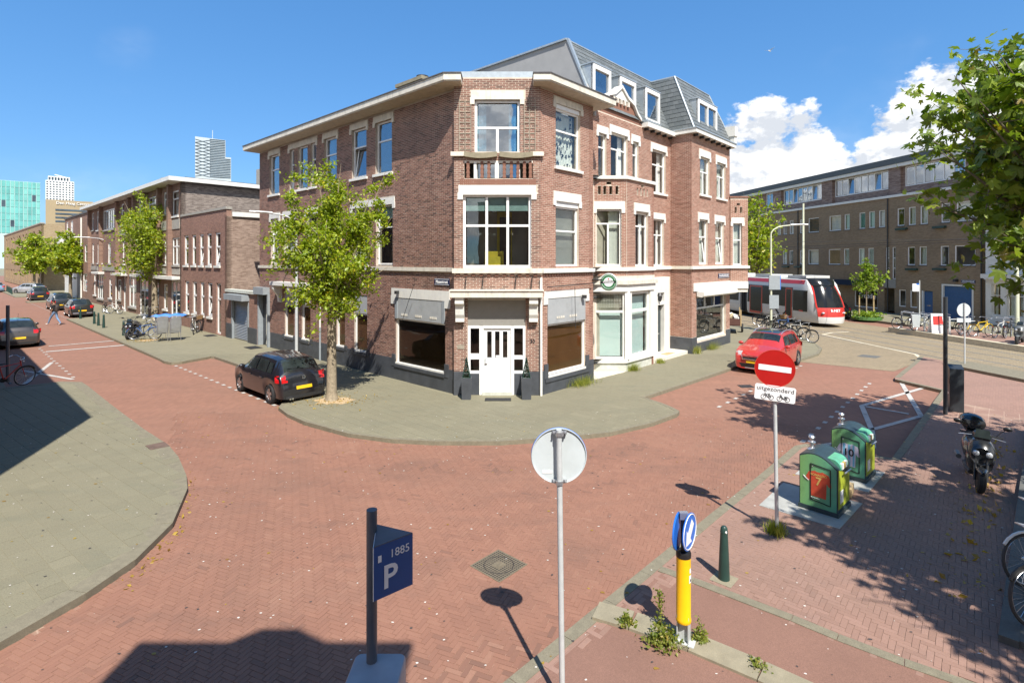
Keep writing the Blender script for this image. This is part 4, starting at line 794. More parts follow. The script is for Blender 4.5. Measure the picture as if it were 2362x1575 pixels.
# front door and stoop
fd = Fr(FB.P(0,-.62,0), dB, (.736,-.677)); df = MB()
for q in ((8.8,9.36,.16,3.0),(10.02,10.55,.16,3.0),(9.36,10.02,2.42,2.56),(8.8,10.55,3.0,3.74)): df.box(q[0], q[1], -.2, .06, q[2], q[3], fr=fd)
dfo = df.build('door_frame', 'white_paint', BH, world=True); box(dfo, 'fanlight', 'glass', fd, 9.36, 10.02, -.16, -.15, 2.56, 3.0)
dd_ = MB(); dd_.box(9.36, 10.02, -.2, -.14, .18, 2.42, fr=fd)
for k in range(5): dd_.box(9.45, 9.66, -.14, -.125, .3+k*.42, .62+k*.42, fr=fd); dd_.box(9.72, 9.93, -.14, -.125, .3+k*.42, .62+k*.42, fr=fd)
dn = dd_.build('door', 'door_dark', BH, world=True); box(dn, 'letter_slot', 'chrome', fd, 9.55, 9.83, -.125, -.115, 1.0, 1.05)
lt = MB(); c0 = fd.P(9.45,.12,2.75); lt.lathe([(.05,-.16),(.1,-.02),(.12,.12),(.02,.26)], 6, c0); lt.tube([c0+Vector((0,0,.2)), fd.P(9.2,.02,2.85)], .012, 5); lt.build('wall_lantern', 'iron', BH, world=True)
MB().prism([tuple(FB.P(7.62,.12,0)[:2]),tuple(FB.P(11.1,.12,0)[:2]),tuple(FB.P(11.1,-.9,0)[:2]),tuple(FB.P(7.62,-.9,0)[:2])], -.02, .15).build('stoop', 'marble', BH, world=True)
MB().prism([(3.0,21.75),(4.6,21.75),tuple(FB.P(3.2,.0,0)[:2]),tuple(FB.P(3.2,-.8,0)[:2])], -.02, .03).build('entrance_slab', 'marble', BH, world=True)
shell(BH, [tuple(FB.P(u,d,0)[:2]) for u, d in ((3.4,-2.0),(11,-2.0),(11,-8.8),(3.4,-8.8))], .1, 10.5)
for z in (.12, 4.1, 7.7): MB().prism([tuple(FB.P(u,d,0)[:2]) for u, d in ((4.6,-.9),(5.4,-.2),(7.4,-.2),(7.4,-.9),(11,-1.1),(11,-2.2),(3.4,-2.2))], z-.1, z).build('floor', 'wood_grey', BH, world=True)
# ------------------------------------------------------------------ block house at the end of the row
F3 = Fr(FB.P(0,.3,0), dB, (.736,-.677)); FL3 = Fr(FB.P(11.15,.3,0), (-.736,.677), (-.677,-.736))
EH = empty('end_house', (11, 28, 0), label='taller projecting brick house with slate mansard and white shop awning at the tram street', cat='house')
op3 = [(12.12,13.28,7.85,9.75),(14.21,15.44,7.85,9.75),(11.99,13.05,4.33,6.6),(14.05,15.23,4.33,6.6),(11.7,15.5,.55,2.75)]
w3 = wall(EH, F3, 11.15, 16.04, 0, 10.75, op3); bricks(w3, F3, 11.15, 16.04, .78, 4.1, op3, mat='brick2'); bricks(w3, F3, 11.15, 16.04, 4.26, 10.72, op3+[(a-.14,b+.14,9.75,10.1) for a,b in ((12.12,13.28),(14.21,15.44))]+[(a-.14,b+.14,6.6,6.95) for a,b in ((11.99,13.05),(14.05,15.23))], mat='brick2')
wL3 = wall(EH, FL3, .29, 1.2, 0, 10.75, name='side_wall'); bricks(wL3, FL3, 0, 1.15, .78, 4.1, mat='brick2'); bricks(wL3, FL3, 0, 1.15, 4.26, 10.72, mat='brick2')
for k, (a,b,c,e) in enumerate(op3[:4]):
    window(EH, F3, a, b, c, e, ((.38,1),(.62,2 if k < 2 else 1)), curtain='curtain', flip=2, glass='glass', tilt=(1,) if k > 1 else None); lintel(EH, F3, a, b, e, e+.33, over=.12)
    if k < 2: sill(EH, F3, a, b, c)
box(EH, 'stone_band', 'white_paint', F3, 11.05, 16.1, -.02, .1, 4.11, 4.25); box(EH, 'stone_band', 'cream', FL3, -.0, 1.1, .0, .08, 4.11, 4.25)
for i in range(30): box(EH, 'dentil', 'brick2', F3, 11.2+i*.16, 11.28+i*.16, 0, .045, 4.0, 4.06)
box(EH, 'plinth', 'plinth', FL3, -.03, 1.1, -.01, .035, 0, .76)
for a, b, c, e in free(11.12, 16.06, 0, .76, [(11.7,15.5,.45,9)]): box(EH, 'plinth', 'plinth', F3, a, b, -.01, .035, c, e)
window(EH, F3, 11.7, 15.5, .55, 2.75, ((.26,3),(.74,1)), inset=.12, bar=.09, mat='white_paint', glass='glass'); box(EH, 'window_film', 'film_black', F3, 11.8, 15.4, -.75, -.7, .6, 2.7); box(EH, 'shop_fascia', 'white_paint', F3, 11.3, 16.0, .0, .06, 3.02, 3.42)
MB().ext([F3.P(11.6,.06,2.78),F3.P(11.6,.3,2.72),F3.P(11.6,.42,2.8),F3.P(11.6,.42,2.98),F3.P(11.6,.06,3.0)], F3.u*4.5).build('awning_box', 'white_paint', EH, world=True)
eb = [FB.P(11.0,-.9,0),FB.P(11.0,.6,0),FB.P(16.2,.6,0),FB.P(16.2,-.9,0)]
MB().prism([p[:2] for p in eb], 10.72, 10.92).build('gutter', 'white_paint', EH, world=True); MB().prism([p[:2] for p in (FB.P(10.97,-.9,0),FB.P(10.97,.64,0),FB.P(16.23,.64,0),FB.P(16.23,-.9,0))], 10.92, 10.97).build('gutter_lining', 'zinc', EH, world=True)
for i in range(7): box(EH, 'dentil', 'iron', F3, 11.35+i*.7, 11.45+i*.7, 0, .22, 10.6, 10.715)
a_, b_, c_, d_ = P3(11.1,.45,10.96), P3(16.1,.45,10.96), P3(15.75,-.75,13.8), P3(11.5,-.75,13.8); e_ = P3(11.1,-2.2,10.96); f_ = P3(11.5,-2.2,13.8); g_ = P3(16.1,-8,10.96); h_ = P3(15.75,-8,13.8); i_ = P3(11.5,-8,13.8)
r3 = MB().add([a_,b_,c_,d_,e_,f_,g_,h_,i_], [(0,1,2,3),(4,0,3,5),(1,6,7,2),(3,2,7,8)]).build('roof', 'slate', EH, world=True)
slates(r3, a_, b_, c_, d_, singles=0); slates(r3, e_, a_, d_, f_, singles=80)
MB().tube([a_, d_], .05, 6).build('hip_flashing', 'zinc', EH, world=True); MB().tube([b_, c_], .05, 6).build('hip_flashing', 'zinc', EH, world=True); MB().tube([f_, d_, c_], .05, 6).build('ridge', 'zinc', EH, world=True)
dormer(EH, 12.0, 14.35, 11.12, 12.62, .25, cols=2)
mb = MB(); mb.box(15.95, 16.25, .1, .6, 10.95, 11.35, fr=FB); mb.box(15.9, 16.3, .05, .65, 11.35, 11.9, fr=FB); mb.build('corner_pinnacle', 'white_paint', EH, world=True)
FYb = Fr((0, 29.55), (1,0), (0,-1)); opb = [(12.2,12.7,4.3,6.6),(12.3,12.42,7.15,7.5),(12.6,12.72,7.15,7.5),(12.42,12.6,7.58,7.7)]
wb_ = wall(EH, FYb, 12.06, 13.03, 2.95, 8.0, opb, th=.2, name='bay_wall', mat='mortar'); bricks(wb_, FYb, 12.06, 13.03, 3.4, 4.1, mat='brick2'); bricks(wb_, FYb, 12.06, 13.03, 4.27, 7.95, opb+[(12.1,12.85,6.6,6.9)], mat='brick2')
window(EH, FYb, 12.2, 12.7, 4.3, 6.6, ((.4,1),(.6,1)), curtain='curtain'); lintel(EH, FYb, 12.2, 12.7, 6.6, 6.9, over=.1); box(EH, 'stone_band', 'white_paint', FYb, 12.0, 13.1, -.02, .1, 4.11, 4.25); box(EH, 'bay_cap', 'brick2', FYb, 12.0, 13.08, -.25, .05, 8.0, 8.08); box(EH, 'shop_fascia', 'white_paint', FYb, 12.06, 13.03, 0, .05, 3.0, 3.35)
wall(EH, Fr((13.03,29.55),(0,1),(1,0)), .2, 1.6, 2.95, 8.0, th=.2, mat='brick2', name='bay_wall'); box(EH, 'bay_floor', 'white_old', FYb, 12.06, 13.03, -1.6, -.02, 2.8, 2.95)
shell(EH, [tuple(FB.P(u,d,0)[:2]) for u, d in ((11.5,-1.4),(15.7,-1.4),(15.7,-8),(11.5,-8))], .1, 10.6)
for z in (.12, 4.1, 7.7): MB().prism([tuple(FB.P(u,d,0)[:2]) for u, d in ((11.5,-.05),(15.8,-.05),(15.8,-1.6),(11.5,-1.6))], z-.1, z).build('floor', 'wood_grey', EH, world=True)
sw = wall(EH, Fr(FB.P(16.04,.3,0), (-.157,.988), (.988,.157)), 0, 10, 0, 10.75, mat='brick2', name='tram_side_wall')
# ------------------------------------------------------------------ brown apartment block across the tram lines
brickmat('brick_brown', (.235,.165,.10), (.31,.225,.14), (.26,.21,.145), (-.157,.988), stain=.35); brickmat('brick_purple', (.17,.105,.085), (.33,.25,.215), (.2,.17,.15), (-.157,.988), .35, .06, .012, stain=.1); brickmat('brick_brown_side', (.235,.165,.10), (.31,.225,.14), (.26,.21,.145), (.988,.157))
AB = empty('apartment_block', (33, 45, 0), label='long four storey brown brick apartment block with white framed windows behind the tram', cat='building')
T3 = [(56.29,57.67),(48.52,54.54),(40.63,46.88),(34.0,39.1)]
T2_ = [(54.69,55.3),(53.6,54.27),(52.55,53.24),(51.04,51.6),(48.74,50.3),(45.82,47.37),(44.75,45.43),(42.95,43.65),(41.89,42.56),(40.82,41.5),(38.92,39.61),(37.86,38.54),(36.8,37.48),(35.0,35.7),(33.0,34.5)]
T1_ = [(57.6,58.3),(56.5,57.2),(53.67,54.38),(52.63,53.3),(51.08,51.6),(48.81,50.34),(45.89,47.47),(44.82,45.51),(43.04,43.72),(42.0,42.65),(37.93,38.63),(36.89,37.57),(35.06,35.76),(33.06,34.63)]
opT = [(a,b,7.47,8.95) for a,b in T2_]+[(a,b,4.18,5.68) for a,b in T1_]+[(40.38,40.75,2.98,5.7),(39.76,40.09,2.98,5.7),(38.78,39.46,.7,2.12),(37.72,38.4,.7,2.12),(36.38,37.31,.02,2.14),(33.24,35.56,.02,2.68),(39.86,40.87,.02,2.17),(41.6,44.2,.31,1.95),(46,48.6,.31,1.95),(50,50.9,.0,2.1)]
wall(AB, FT, 32.3, 80, 0, 9.95, opT, mat='brick_brown'); wall(AB, Fr(FT.P(32.3,0,0), (.988,.157), (.157,-.988)), 0, 10, 0, 13, mat='brick_brown_side', name='end_wall')
wall(AB, FT, 32.3, 80, 10.15, 12.5, [(a,b,10.75,12.4) for a,b in T3], d=-.25, mat='brick_purple', name='attic_wall')
for a, b in ((47.0,48.4),(39.3,40.5),(54.7,56.1)): box(AB, 'pier', 'brick_purple', FT, a, b, -.3, -.02, 10.15, 12.45)
box(AB, 'cornice', 'white_paint', FT, 32.2, 80, -.4, .12, 9.93, 10.14); box(AB, 'roof_fascia', 'white_paint', FT, 32.2, 80, -.5, .18, 12.45, 12.72); box(AB, 'roof_edge', 'slate', FT, 32.1, 80, -1, .24, 12.725, 13.25); box(AB, 'flat_roof', 'bitumen', FT, 32.3, 80, -10, -.9, 12.5, 13.0)
for i, (a, b) in enumerate(T2_): window(AB, FT, a, b, 7.47, 8.95, ((1,1),), inset=.06, bar=.075, glass='glass', curtain='curtain' if i % 3 != 1 else None); sill(AB, FT, a, b, 7.47, mat='kerb_dark', h=.07, out=.05, over=.05)
for i, (a, b) in enumerate(T1_): window(AB, FT, a, b, 4.18, 5.68, ((1,1),), inset=.06, bar=.075, glass='glass', curtain='curtain' if i % 3 == 2 else None); sill(AB, FT, a, b, 4.18, mat='kerb_dark', h=.07, out=.05, over=.05)
for (a, b), n in zip(T3, (2, 8, 8, 6)): window(AB, FT, a, b, 10.75, 12.4, ((1,n),), d=-.25, inset=.04, bar=.085, glass='glass_sky', curtain='curtain', cw=.6, tilt=(1, 5) if n == 8 else None)
for a, b in ((40.38,40.75),(39.76,40.09)): window(AB, FT, a, b, 2.98, 5.7, ((1,1),(1,1),(1,1)), inset=.05, bar=.06)
for a, b in ((38.78,39.46),(37.72,38.4)): window(AB, FT, a, b, .7, 2.12, ((1,1),), inset=.06, bar=.075)
plain('door_blue', (.03,.10,.24), .4, var=.08, dirt=.15)
dg = box(AB, 'garage_door', 'door_blue', FT, 33.3, 35.5, -.22, -.12, .02, 2.62)
for k in range(8): box(dg, 'door_rib', 'door_blue', FT, 33.3, 35.5, -.12, -.105, .1+k*.31, .36+k*.31)
box(AB, 'door_frame', 'white_paint', FT, 35.5, 35.62, -.2, .03, .02, 2.72); box(AB, 'door_frame', 'white_paint', FT, 33.18, 33.3, -.2, .03, .02, 2.72); box(AB, 'door_frame', 'white_paint', FT, 33.18, 35.62, -.2, .031, 2.62, 2.74)
d2 = box(AB, 'door', 'door_blue', FT, 36.42, 37.2, -.2, -.12, .02, 2.1); box(d2, 'letter_slot', 'chrome', FT, 36.65, 36.95, -.12, -.11, .95, 1.0); box(AB, 'door_frame', 'white_paint', FT, 37.2, 37.31, -.2, .02, .02, 2.14)
box(AB, 'porch_wall', 'interior', FT, 39.86, 40.87, -1.5, -1.3, .0, 2.3); box(AB, 'concrete_panel', 'panel_grey', FT, 39.7, 40.85, -.02, .05, 2.2, 2.95)
window(AB, FT, 41.6, 44.2, .31, 1.95, ((1,2),), inset=.06, bar=.08, glass='glass_dark'); window(AB, FT, 46, 48.6, .31, 1.95, ((1,2),), inset=.06, bar=.08, glass='glass_dark'); box(AB, 'door', 'door_dark', FT, 50, 50.9, -.2, -.1, .0, 2.1)
tx = MB(); add_text(tx, 'Freddie', .62, FT.P(42.7,.0,1.35), -FT.u, ext=.003); tx.build('window_lettering', 'sign_white', AB, world=True)
aw = MB(); aw.ext([FT.P(41.4,.0,2.75),FT.P(41.4,.9,2.35),FT.P(41.4,.9,2.28),FT.P(41.4,0,2.6)], FT.u*8.4); plain('awning_navy', (.012,.014,.025), .8); aw.build('awning', 'awning_navy', AB, world=True)
for t_ in (32.6, 41.4-.9, 51.8): MB().tube([FT.P(t_,.06,0), FT.P(t_,.06,9.9)], .05, 6).build('downpipe', 'iron', AB, world=True)
for t_, z in ((38.55,7.1),(37.6,3.75),(35.2,3.8),(35.2,7.05),(53.2,3.8),(51.2,3.8)): box(AB, 'flower_box', 'bollard_green', FT, t_, t_+1.0, .05, .28, z, z+.16)
box(AB, 'garage_lamp', 'iron', FT, 34.3, 34.5, .02, .3, 2.95, 3.15); shell(AB, [tuple(FT.P(u,d,0)[:2]) for u, d in ((32.6,-2.0),(79,-2.0),(79,-9.5),(32.6,-9.5))], .0, 12.4)
def nameplate(fr, u0, u1, z0, z1, d, txt, label, ux=None, size=None, house=None):
    b = MB(); b.box(u0, u1, d, d+.02, z0, z1, mi=0, fr=fr); w = (u1-u0); ux = ux or fr.u
    b.box(u0+.02, u1-.02, d+.02, d+.023, z1-.035, z1-.02, mi=1, fr=fr); b.box(u0+.02, u1-.02, d+.02, d+.023, z0+.02, z0+.035, mi=1, fr=fr)
    if txt: add_text(b, txt, size or (z1-z0)*.62, fr.P((u0+u1)/2, d+.024, (z0+z1)/2), ux, ext=.003, bold=True, mi=1)
    else:                                                # too small to read in the photograph: a row of letter-sized strokes
        n = 11
        for i in range(n): h = (z1-z0)*(.16 if i % 3 else .24); c = u0+w*(.10+.80*i/(n-1)); b.box(c-w*.022, c+w*.022, d+.02, d+.024, (z0+z1)/2-(z1-z0)*.16, (z0+z1)/2+h, mi=1, fr=fr)
    o = b.build('street_sign', ['sign_navy','sign_white']); return tag(o, label, 'street sign', 'blue enamel street name signs')
plain('sign_navy', (.012,.02,.07), .3, var=.05)
nameplate(FAH, .15, .95, 3.66, 3.9, .012, 'Maasstraat', 'blue enamel street name sign above the shop window left of the corner door', ux=-FAH.u, size=.15)
nameplate(F3, 14.4, 15.9, 3.6, 3.84, .012, None, 'blue enamel street name sign above the white shop awning of the end house', size=.155)
nameplate(FT, 33.05, 34.1, 2.88, 3.12, .012, None, 'blue enamel street name sign above the blue garage door', ux=-FT.u, size=.16)
# white house at the right edge
WH = empty('white_house', (31, 37, 0), label='white painted house front with arched shop windows at the far right', cat='house')
opW = [(31.25,31.85,.72,2.9),(29.8,30.85,.72,2.9),(28.2,29.2,.72,2.9),(30.2,31.4,4.55,6.6),(28.2,29.6,4.55,6.6)]
wall(WH, FT, 24, 32.25, 0, 8.2, opW, d=.12, mat='white_paint'); box(WH, 'cornice', 'white_paint', FT, 24, 32.3, 0, .5, 3.3, 3.6)
for (a,b,c,e) in opW: window(WH, FT, a, b, c, e, ((.35,1),(.65,1)), d=.12, glass='glass', curtain='curtain', flip=2, mat='white_paint')
shell(WH, [tuple(FT.P(u,d,0)[:2]) for u, d in ((24,-1.5),(32.1,-1.5),(32.1,-8),(24,-8))], 0, 8.2); box(WH, 'parapet', 'brick_brown', FT, 24, 32.25, -.5, .1, 8.2, 9.4)
scl = MB()
for i in range(30): scl.add([FT.P(24+i*.27,.5,3.3),FT.P(24.27+i*.27,.5,3.3),FT.P(24.135+i*.27,.5,3.18)], [(0,1,2)])
s_ = scl.build('fascia_trim', 'white_paint', WH, world=True); s_['kind'] = 'stuff'
# ------------------------------------------------------------------ left street, far side of the garage
brickmat('brick_A', (.21,.108,.078), (.32,.172,.125), (.32,.26,.215), dA, stain=.4); brickmat('brick_A_side', (.20,.125,.09), (.38,.27,.21), (.30,.25,.2), dB, .21, .05, stain=.2); brickmat('brick_A_dark', (.20,.115,.082), (.31,.18,.13), (.28,.23,.185), dA, stain=.45); brickmat('brick_dark_side', (.13,.10,.085), (.30,.25,.215), (.25,.22,.19), dB, .21, .055, stain=.15); brickmat('brick_yellow', (.29,.20,.11), (.40,.29,.17), (.3,.24,.17), dA, stain=.2); brickmat('brick_yellow_side', (.33,.24,.13), (.44,.33,.2), (.34,.28,.2), dB, stain=.15)
plain('stone_grey', (.34,.32,.28), .9, var=.15, dirt=.3); plain('shutter_slat', (.33,.34,.345), .4, .3, var=.06)
GA = empty('garage', (-13.5, 29.8, 0), label='low brick garage with grey roller shutter between the corner house and the narrow window house', cat='garage')
wall(GA, FA, 16.02, 20.4, 0, 2.7, [(17.2,19.52,0,2.35)], mat='brick_A'); box(GA, 'roof', 'bitumen', FA, 16.02, 20.4, -6, -.2, 2.6, 2.75); box(GA, 'roof_edge', 'stone_pale', FA, 15.98, 20.42, -.3, .1, 2.7, 2.86)
for a, b in ((16.02,17.2),(19.52,20.4)): box(GA, 'plinth', 'plinth', FA, a, b, 0, .04, 0, .85)
rs = MB()
for k in range(26): rs.ext([FA.P(17.3,-.12,.05+k*.088),FA.P(17.3,-.085,.075+k*.088),FA.P(17.3,-.12,.13+k*.088)], FA.u*2.1)
ro = MB().box(17.25, 19.47, -.16, -.12, 0, 2.32, fr=FA).build('roller_shutter', 'shutter_slat', GA, world=True); sl_ = rs.build('slats', 'shutter_slat', ro, world=True); sl_['kind'] = 'stuff'
box(GA, 'shutter_box', 'steel_grey', FA, 17.05, 19.7, -.1, .42, 2.3, 2.62); box(GA, 'guide', 'steel_grey', FA, 17.1, 17.26, -.1, .03, 0, 2.3); box(GA, 'guide', 'steel_grey', FA, 19.45, 19.62, -.1, .03, 0, 2.3)
NH = empty('window_house', (-19, 34, 0), label='two storey brick house with rows of five tall narrow white windows', cat='house')
U5 = [(27.37,28.27),(25.82,26.64),(24.38,25.15),(22.93,23.77),(21.42,22.3)]
op5 = [(a,b,4.22,6.27) for a,b in U5]+[(a-.15,b-.15,1.0,3.15) for a,b in U5[:4]]+[(21.31,22.11,.05,3.15)]
wall(NH, FA, 20.4, 28.9, 0, 7.6, op5, mat='brick_A'); wall(NH, Fr(FA.P(20.4,0,0), dB, (.736,-.677)), 0, 11, 0, 7.2, mat='brick_A_side', name='side_wall')
for i, (a,b,c,e) in enumerate(op5[:9]): window(NH, FA, a, b, c, e, ((.42,1),(.58,1)), inset=.06, bar=.12, glass='glass', curtain='curtain' if i % 2 else None, tilt=(1,) if i in (2,4,8) else None); sill(NH, FA, a, b, c, h=.13, over=.06)
window(NH, FA, 21.31, 22.11, .05, 3.15, ((.3,1),(.7,1)), inset=.08, bar=.1, glass='glass', name='door')
box(NH, 'coping', 'stone_grey', FA, 20.35, 28.9, -.3, .06, 7.6, 7.75); MB().prism([P2(FA,20.3,-.3),P2(FA,20.15,-11),P2(FA,20.5,-11),P2(FA,20.5,-.3)], 7.18, 7.45).build('fascia', 'white_paint', NH, world=True); box(NH, 'roof', 'bitumen', FA, 20.5, 28.9, -11, -.2, 7.1, 7.3)
vp = FA.P(21.3,-3.2,7.3); MB().lathe([(.1,0),(.1,.25),(.2,.3),(.2,.55),(.12,.75),(.02,.85)], 10, vp).build('vent_cowl', 'iron', NH, world=True); shell(NH, [P2(FA,20.7,-1.5),P2(FA,28.6,-1.5),P2(FA,28.6,-10),P2(FA,20.7,-10)], 0, 7)
RH = empty('bay_terrace', (-33, 45, 0), label='long three storey brick terrace with projecting bays and a white overhanging eave', cat='terrace')
RU = [(58.6,59.6,7.83,9.75),(54.8,57.07,7.75,9.75),(47.6,54.0,7.6,9.6),(45.36,46.4,7.75,9.75),(43.28,44.22,7.75,9.75),(41.39,42.4,7.75,9.75),(38.31,40.2,8.0,9.65),(34.0,37.32,7.9,9.6),(32.24,33.08,8.0,9.66),(29.49,31.03,7.74,9.57)]
RM = [(58.49,59.5,4.25,6.4),(54.23,56.8,4.3,6.36),(50.65,51.86,4.25,6.32),(44.95,45.9,4.25,6.3),(41.4,42.4,4.25,6.3),(38.3,40.2,4.25,6.3),(34.2,37,4.25,6.3),(32.1,33.0,4.25,6.2),(29.3,31.0,4.2,6.2)]
RD = [(57.35,58.6,.9,3.1),(53.86,56.8,.6,3.15),(50.09,51.37,.9,2.8),(46.4,47.69,.9,2.8),(44.54,45.5,.02,3.12),(41.03,43.55,.5,3.08),(37.32,39.95,.02,3.0),(34.4,36.2,.9,2.8),(32.1,33.1,.9,2.8),(29.2,31.29,.02,3.09)]
wall(RH, FA, 28.9, 60.4, 0, 10.05, RU+RM+RD, mat='brick_A_dark'); wall(RH, Fr(FA.P(28.9,0,0), dB, (.736,-.677)), 0, 12, 0, 10.05, mat='brick_dark_side', name='side_wall')
for i, (a,b,c,e) in enumerate(RU+RM+RD):
    n = 1 if b-a < 1.6 else (2 if b-a < 2.8 else (3 if b-a < 4 else 7)); window(RH, FA, a, b, c, e, ((.3,n),(.7,n)) if n < 7 else ((1,n),), inset=.05, bar=.1, glass='glass', curtain='curtain' if i % 3 == 0 else None); box(RH, 'sill', 'white_paint' if i % 2 else 'stone_grey', FA, a-.08, b+.08, -.05, .1, c-.12, c)
for a, b in ((30.9,33.9),(37.4,41.2),(42.6,47.4),(54.2,60.3)):      # shallow projecting piers that carry the eave
    for q in ((a,a+.35),(b-.35,b)): box(RH, 'pier', 'brick_A_dark', FA, q[0], q[1], 0, .3, 3.3, 10.03)
for a, b in ((29.2,34),(37,41),(44,48),(53.5,57)): box(RH, 'door_canopy', 'white_paint', FA, a, b, 0, .5, 3.2, 3.42)
for a, b in ((29.2,47),(48,60)): box(RH, 'stone_band', 'stone_grey', FA, a, b, 0, .05, 3.55, 4.0)
for a, b in ((29.2,40),(41,47)): box(RH, 'stone_band', 'stone_grey', FA, a, b, 0, .045, 6.8, 7.5)
MB().prism([P2(FA,28.4,.9),P2(FA,60.6,.9),P2(FA,60.6,-.3),P2(FA,28.7,-.3),P2(FA,28.6,-12),P2(FA,28.4,-12)], 10.06, 10.34).build('eave', 'white_paint', RH, world=True); box(RH, 'roof', 'bitumen', FA, 28.7, 60.5, -12, -.2, 10.1, 10.42)
box(RH, 'chimney', 'stone_grey', FA, 29.5, 31.6, -7.8, -6.2, 10.3, 12.0); box(RH, 'chimney', 'stone_grey', FA, 39, 39.6, -2, -1.4, 10.3, 11.6); shell(RH, [P2(FA,29.2,-1.5),P2(FA,60,-1.5),P2(FA,60,-11),P2(FA,29.2,-11)], 0, 10)
MB().tube([FA.P(47.9,.08,0), FA.P(47.9,.08,10)], .06, 6).build('downpipe', 'white_paint', RH, world=True)
DH = empty('narrow_house', (-55, 68, 0), label='dark narrow brick house with a white drainpipe beyond the bay terrace', cat='house')
opD = [(72.5,74.2,7.9,9.6),(76,77.3,7.9,9.6),(63.5,66,1.0,3.1),(67.5,68.7,.0,2.9),(70,72,.2,2.9),(74,76,.9,2.8),(72.5,74.2,4.4,6.4),(63,65,4.4,6.4)]
wall(DH, FA, 60.5, 78.3, 0, 10.0, opD, mat='brick_A_dark', d=-.2); box(DH, 'coping', 'bitumen', FA, 60.5, 78.4, -.5, -.1, 10.0, 10.2); box(DH, 'roof', 'bitumen', FA, 60.5, 78.3, -12, -.4, 9.7, 10.0); wall(DH, Fr(FA.P(78.3,-.2,0), dB, (-.736,.677)), 0, 11, 0, 10, mat='brick_dark_side', name='side_wall', d=0)
for (a,b,c,e) in opD: window(DH, FA, a, b, c, e, ((.4,1),(.6,1)), d=-.2, inset=.05, bar=.13)
box(DH, 'white_panel', 'white_paint', FA, 69.2, 77.9, -.2, -.12, 0, 3.3); box(DH, 'balcony', 'white_paint', FA, 75, 78, -.2, .7, 6.6, 8.0); MB().tube([FA.P(66.3,-.1,0), FA.P(66.3,-.1,9.6)], .09, 6).build('drainpipe', 'white_paint', DH, world=True); box(DH, 'dark_door', 'plinth', FA, 66.5, 69, -.2, -.11, 0, 3.0)
shell(DH, [P2(FA,61,-1.6),P2(FA,78,-1.6),P2(FA,78,-11),P2(FA,61,-11)], 0, 9.6)
YB = empty('yellow_flats', (-80, 92, 0), label='yellow brick apartment building with tall dark windows at the end of the left street', cat='building')
opYb = []
for k in range(11):
    u = 96+k*5.2+(k % 2)*.5
    for z0_, z1_ in ((.9,2.8),(4.1,6.4),(7.1,9.3)): opYb.append((u, u+1.5+(k % 3)*.5, z0_, z1_))
    opYb.append((u+3.0, u+3.8, 4.1, 6.4)); opYb.append((u+3.0, u+3.9, .1, 2.7))
wall(YB, FA, 94.3, 155, 0, 10.2, opYb, mat='brick_yellow', d=.5); wall(YB, Fr(FA.P(94.3,.5,0), dB, (.736,-.677)), 0, 14, 0, 10.2, mat='brick_yellow_side', name='end_wall'); box(YB, 'coping', 'stone_grey', FA, 94.2, 155, .1, .6, 10.2, 10.4)
for (a,b,c,e) in opYb: MB().box(a, b, .25, .3, c, e, fr=FA).build('window', 'glass', YB, world=True)
shell(YB, [P2(FA,94.8,-.5),P2(FA,154,-.5),P2(FA,154,-13),P2(FA,94.8,-13)], 0, 10)
# ------------------------------------------------------------------ towers on the skyline
def gbox(parent, name, mat, x0, x1, y0, y1, z0, z1): return MB().box(x0, x1, y0, y1, z0, z1).build(name, mat, parent, world=True)
def px(x, Y): return (x-CX)*Y/FPX
def pz(y, Y): return CH-(y-HY)*Y/FPX
glassmat('glass_teal', (.1,.1,.1), .3); plain('teal', (.13,.40,.38), .35, var=.3, sc=.12, spec=.3); plain('teal_b', (.18,.46,.43), .35, var=.2, sc=.1, spec=.3); plain('mullion', (.45,.6,.6), .5); plain('tower_white', (.72,.72,.70), .6, var=.05); plain('tower_glass', (.07,.10,.13), .6, var=.4, sc=.2, spec=.1); plain('tan_office', (.33,.26,.16), .7, var=.06, sc=.05); plain('tower_grey', (.42,.48,.52), .4, var=.1, sc=.1)
def tower(name, label, cat, x0, x1, Y):
    """a block whose front faces the junction: local x runs to the left from its right front corner"""
    X = px(x1, Y); az = math.atan2(X, Y); r_ = (x0-CX)/FPX; w = (X-r_*Y)/(math.cos(az)+r_*math.sin(az)); o = empty(name, (X, Y, 0), -az, label, cat); return o, w, (x1-x0)/w
def lb(parent, name, mat, x0, x1, y0, y1, z0, z1): return MB().box(x0, x1, y0, y1, z0, z1).build(name, mat, parent)
Yt = 330.; TG, w, k_ = tower('glass_office', 'teal curtain wall glass office block on the left skyline', 'office block', -50, 93, Yt); z1 = pz(422,Yt); zb = pz(540,Yt); lb(TG, 'tower_body', 'mullion', -w, 0, 0, 40, 0, z1); nx, nz = 14, 8
for i in range(nx):
    for j in range(nz): W_ = w/nx; h = (z1-zb)/nz; lb(TG, 'glass_panel', ('teal','teal_b','teal')[(i*7+j*3) % 3] if (i*5+j*11) % 23 else 'tower_glass', -w+i*W_+.14, -w+(i+1)*W_-.14, -.2, 0, zb+j*h+.14, zb+(j+1)*h-.14)
Yt = 420.; WT, w, k_ = tower('white_tower', 'white gridded high rise tower with dark windows and roof crane', 'tower', 105, 171, Yt); z1 = pz(420,Yt); z2 = pz(410,Yt); zb = pz(480,Yt); lb(WT, 'tower_body', 'tower_white', -w, 0, 0, 22, 0, z1); lb(WT, 'crown', 'tower_white', -w*.92, -w*.15, 1, 18, z1, z2)
for i in range(9):
    for j in range(11): W_ = w/9; h = (z1-zb)/11; lb(WT, 'window', 'tower_glass', -w+i*W_+.45, -w+(i+1)*W_-.35, -.15, 0, zb+j*h+.3, zb+(j+1)*h-.7)
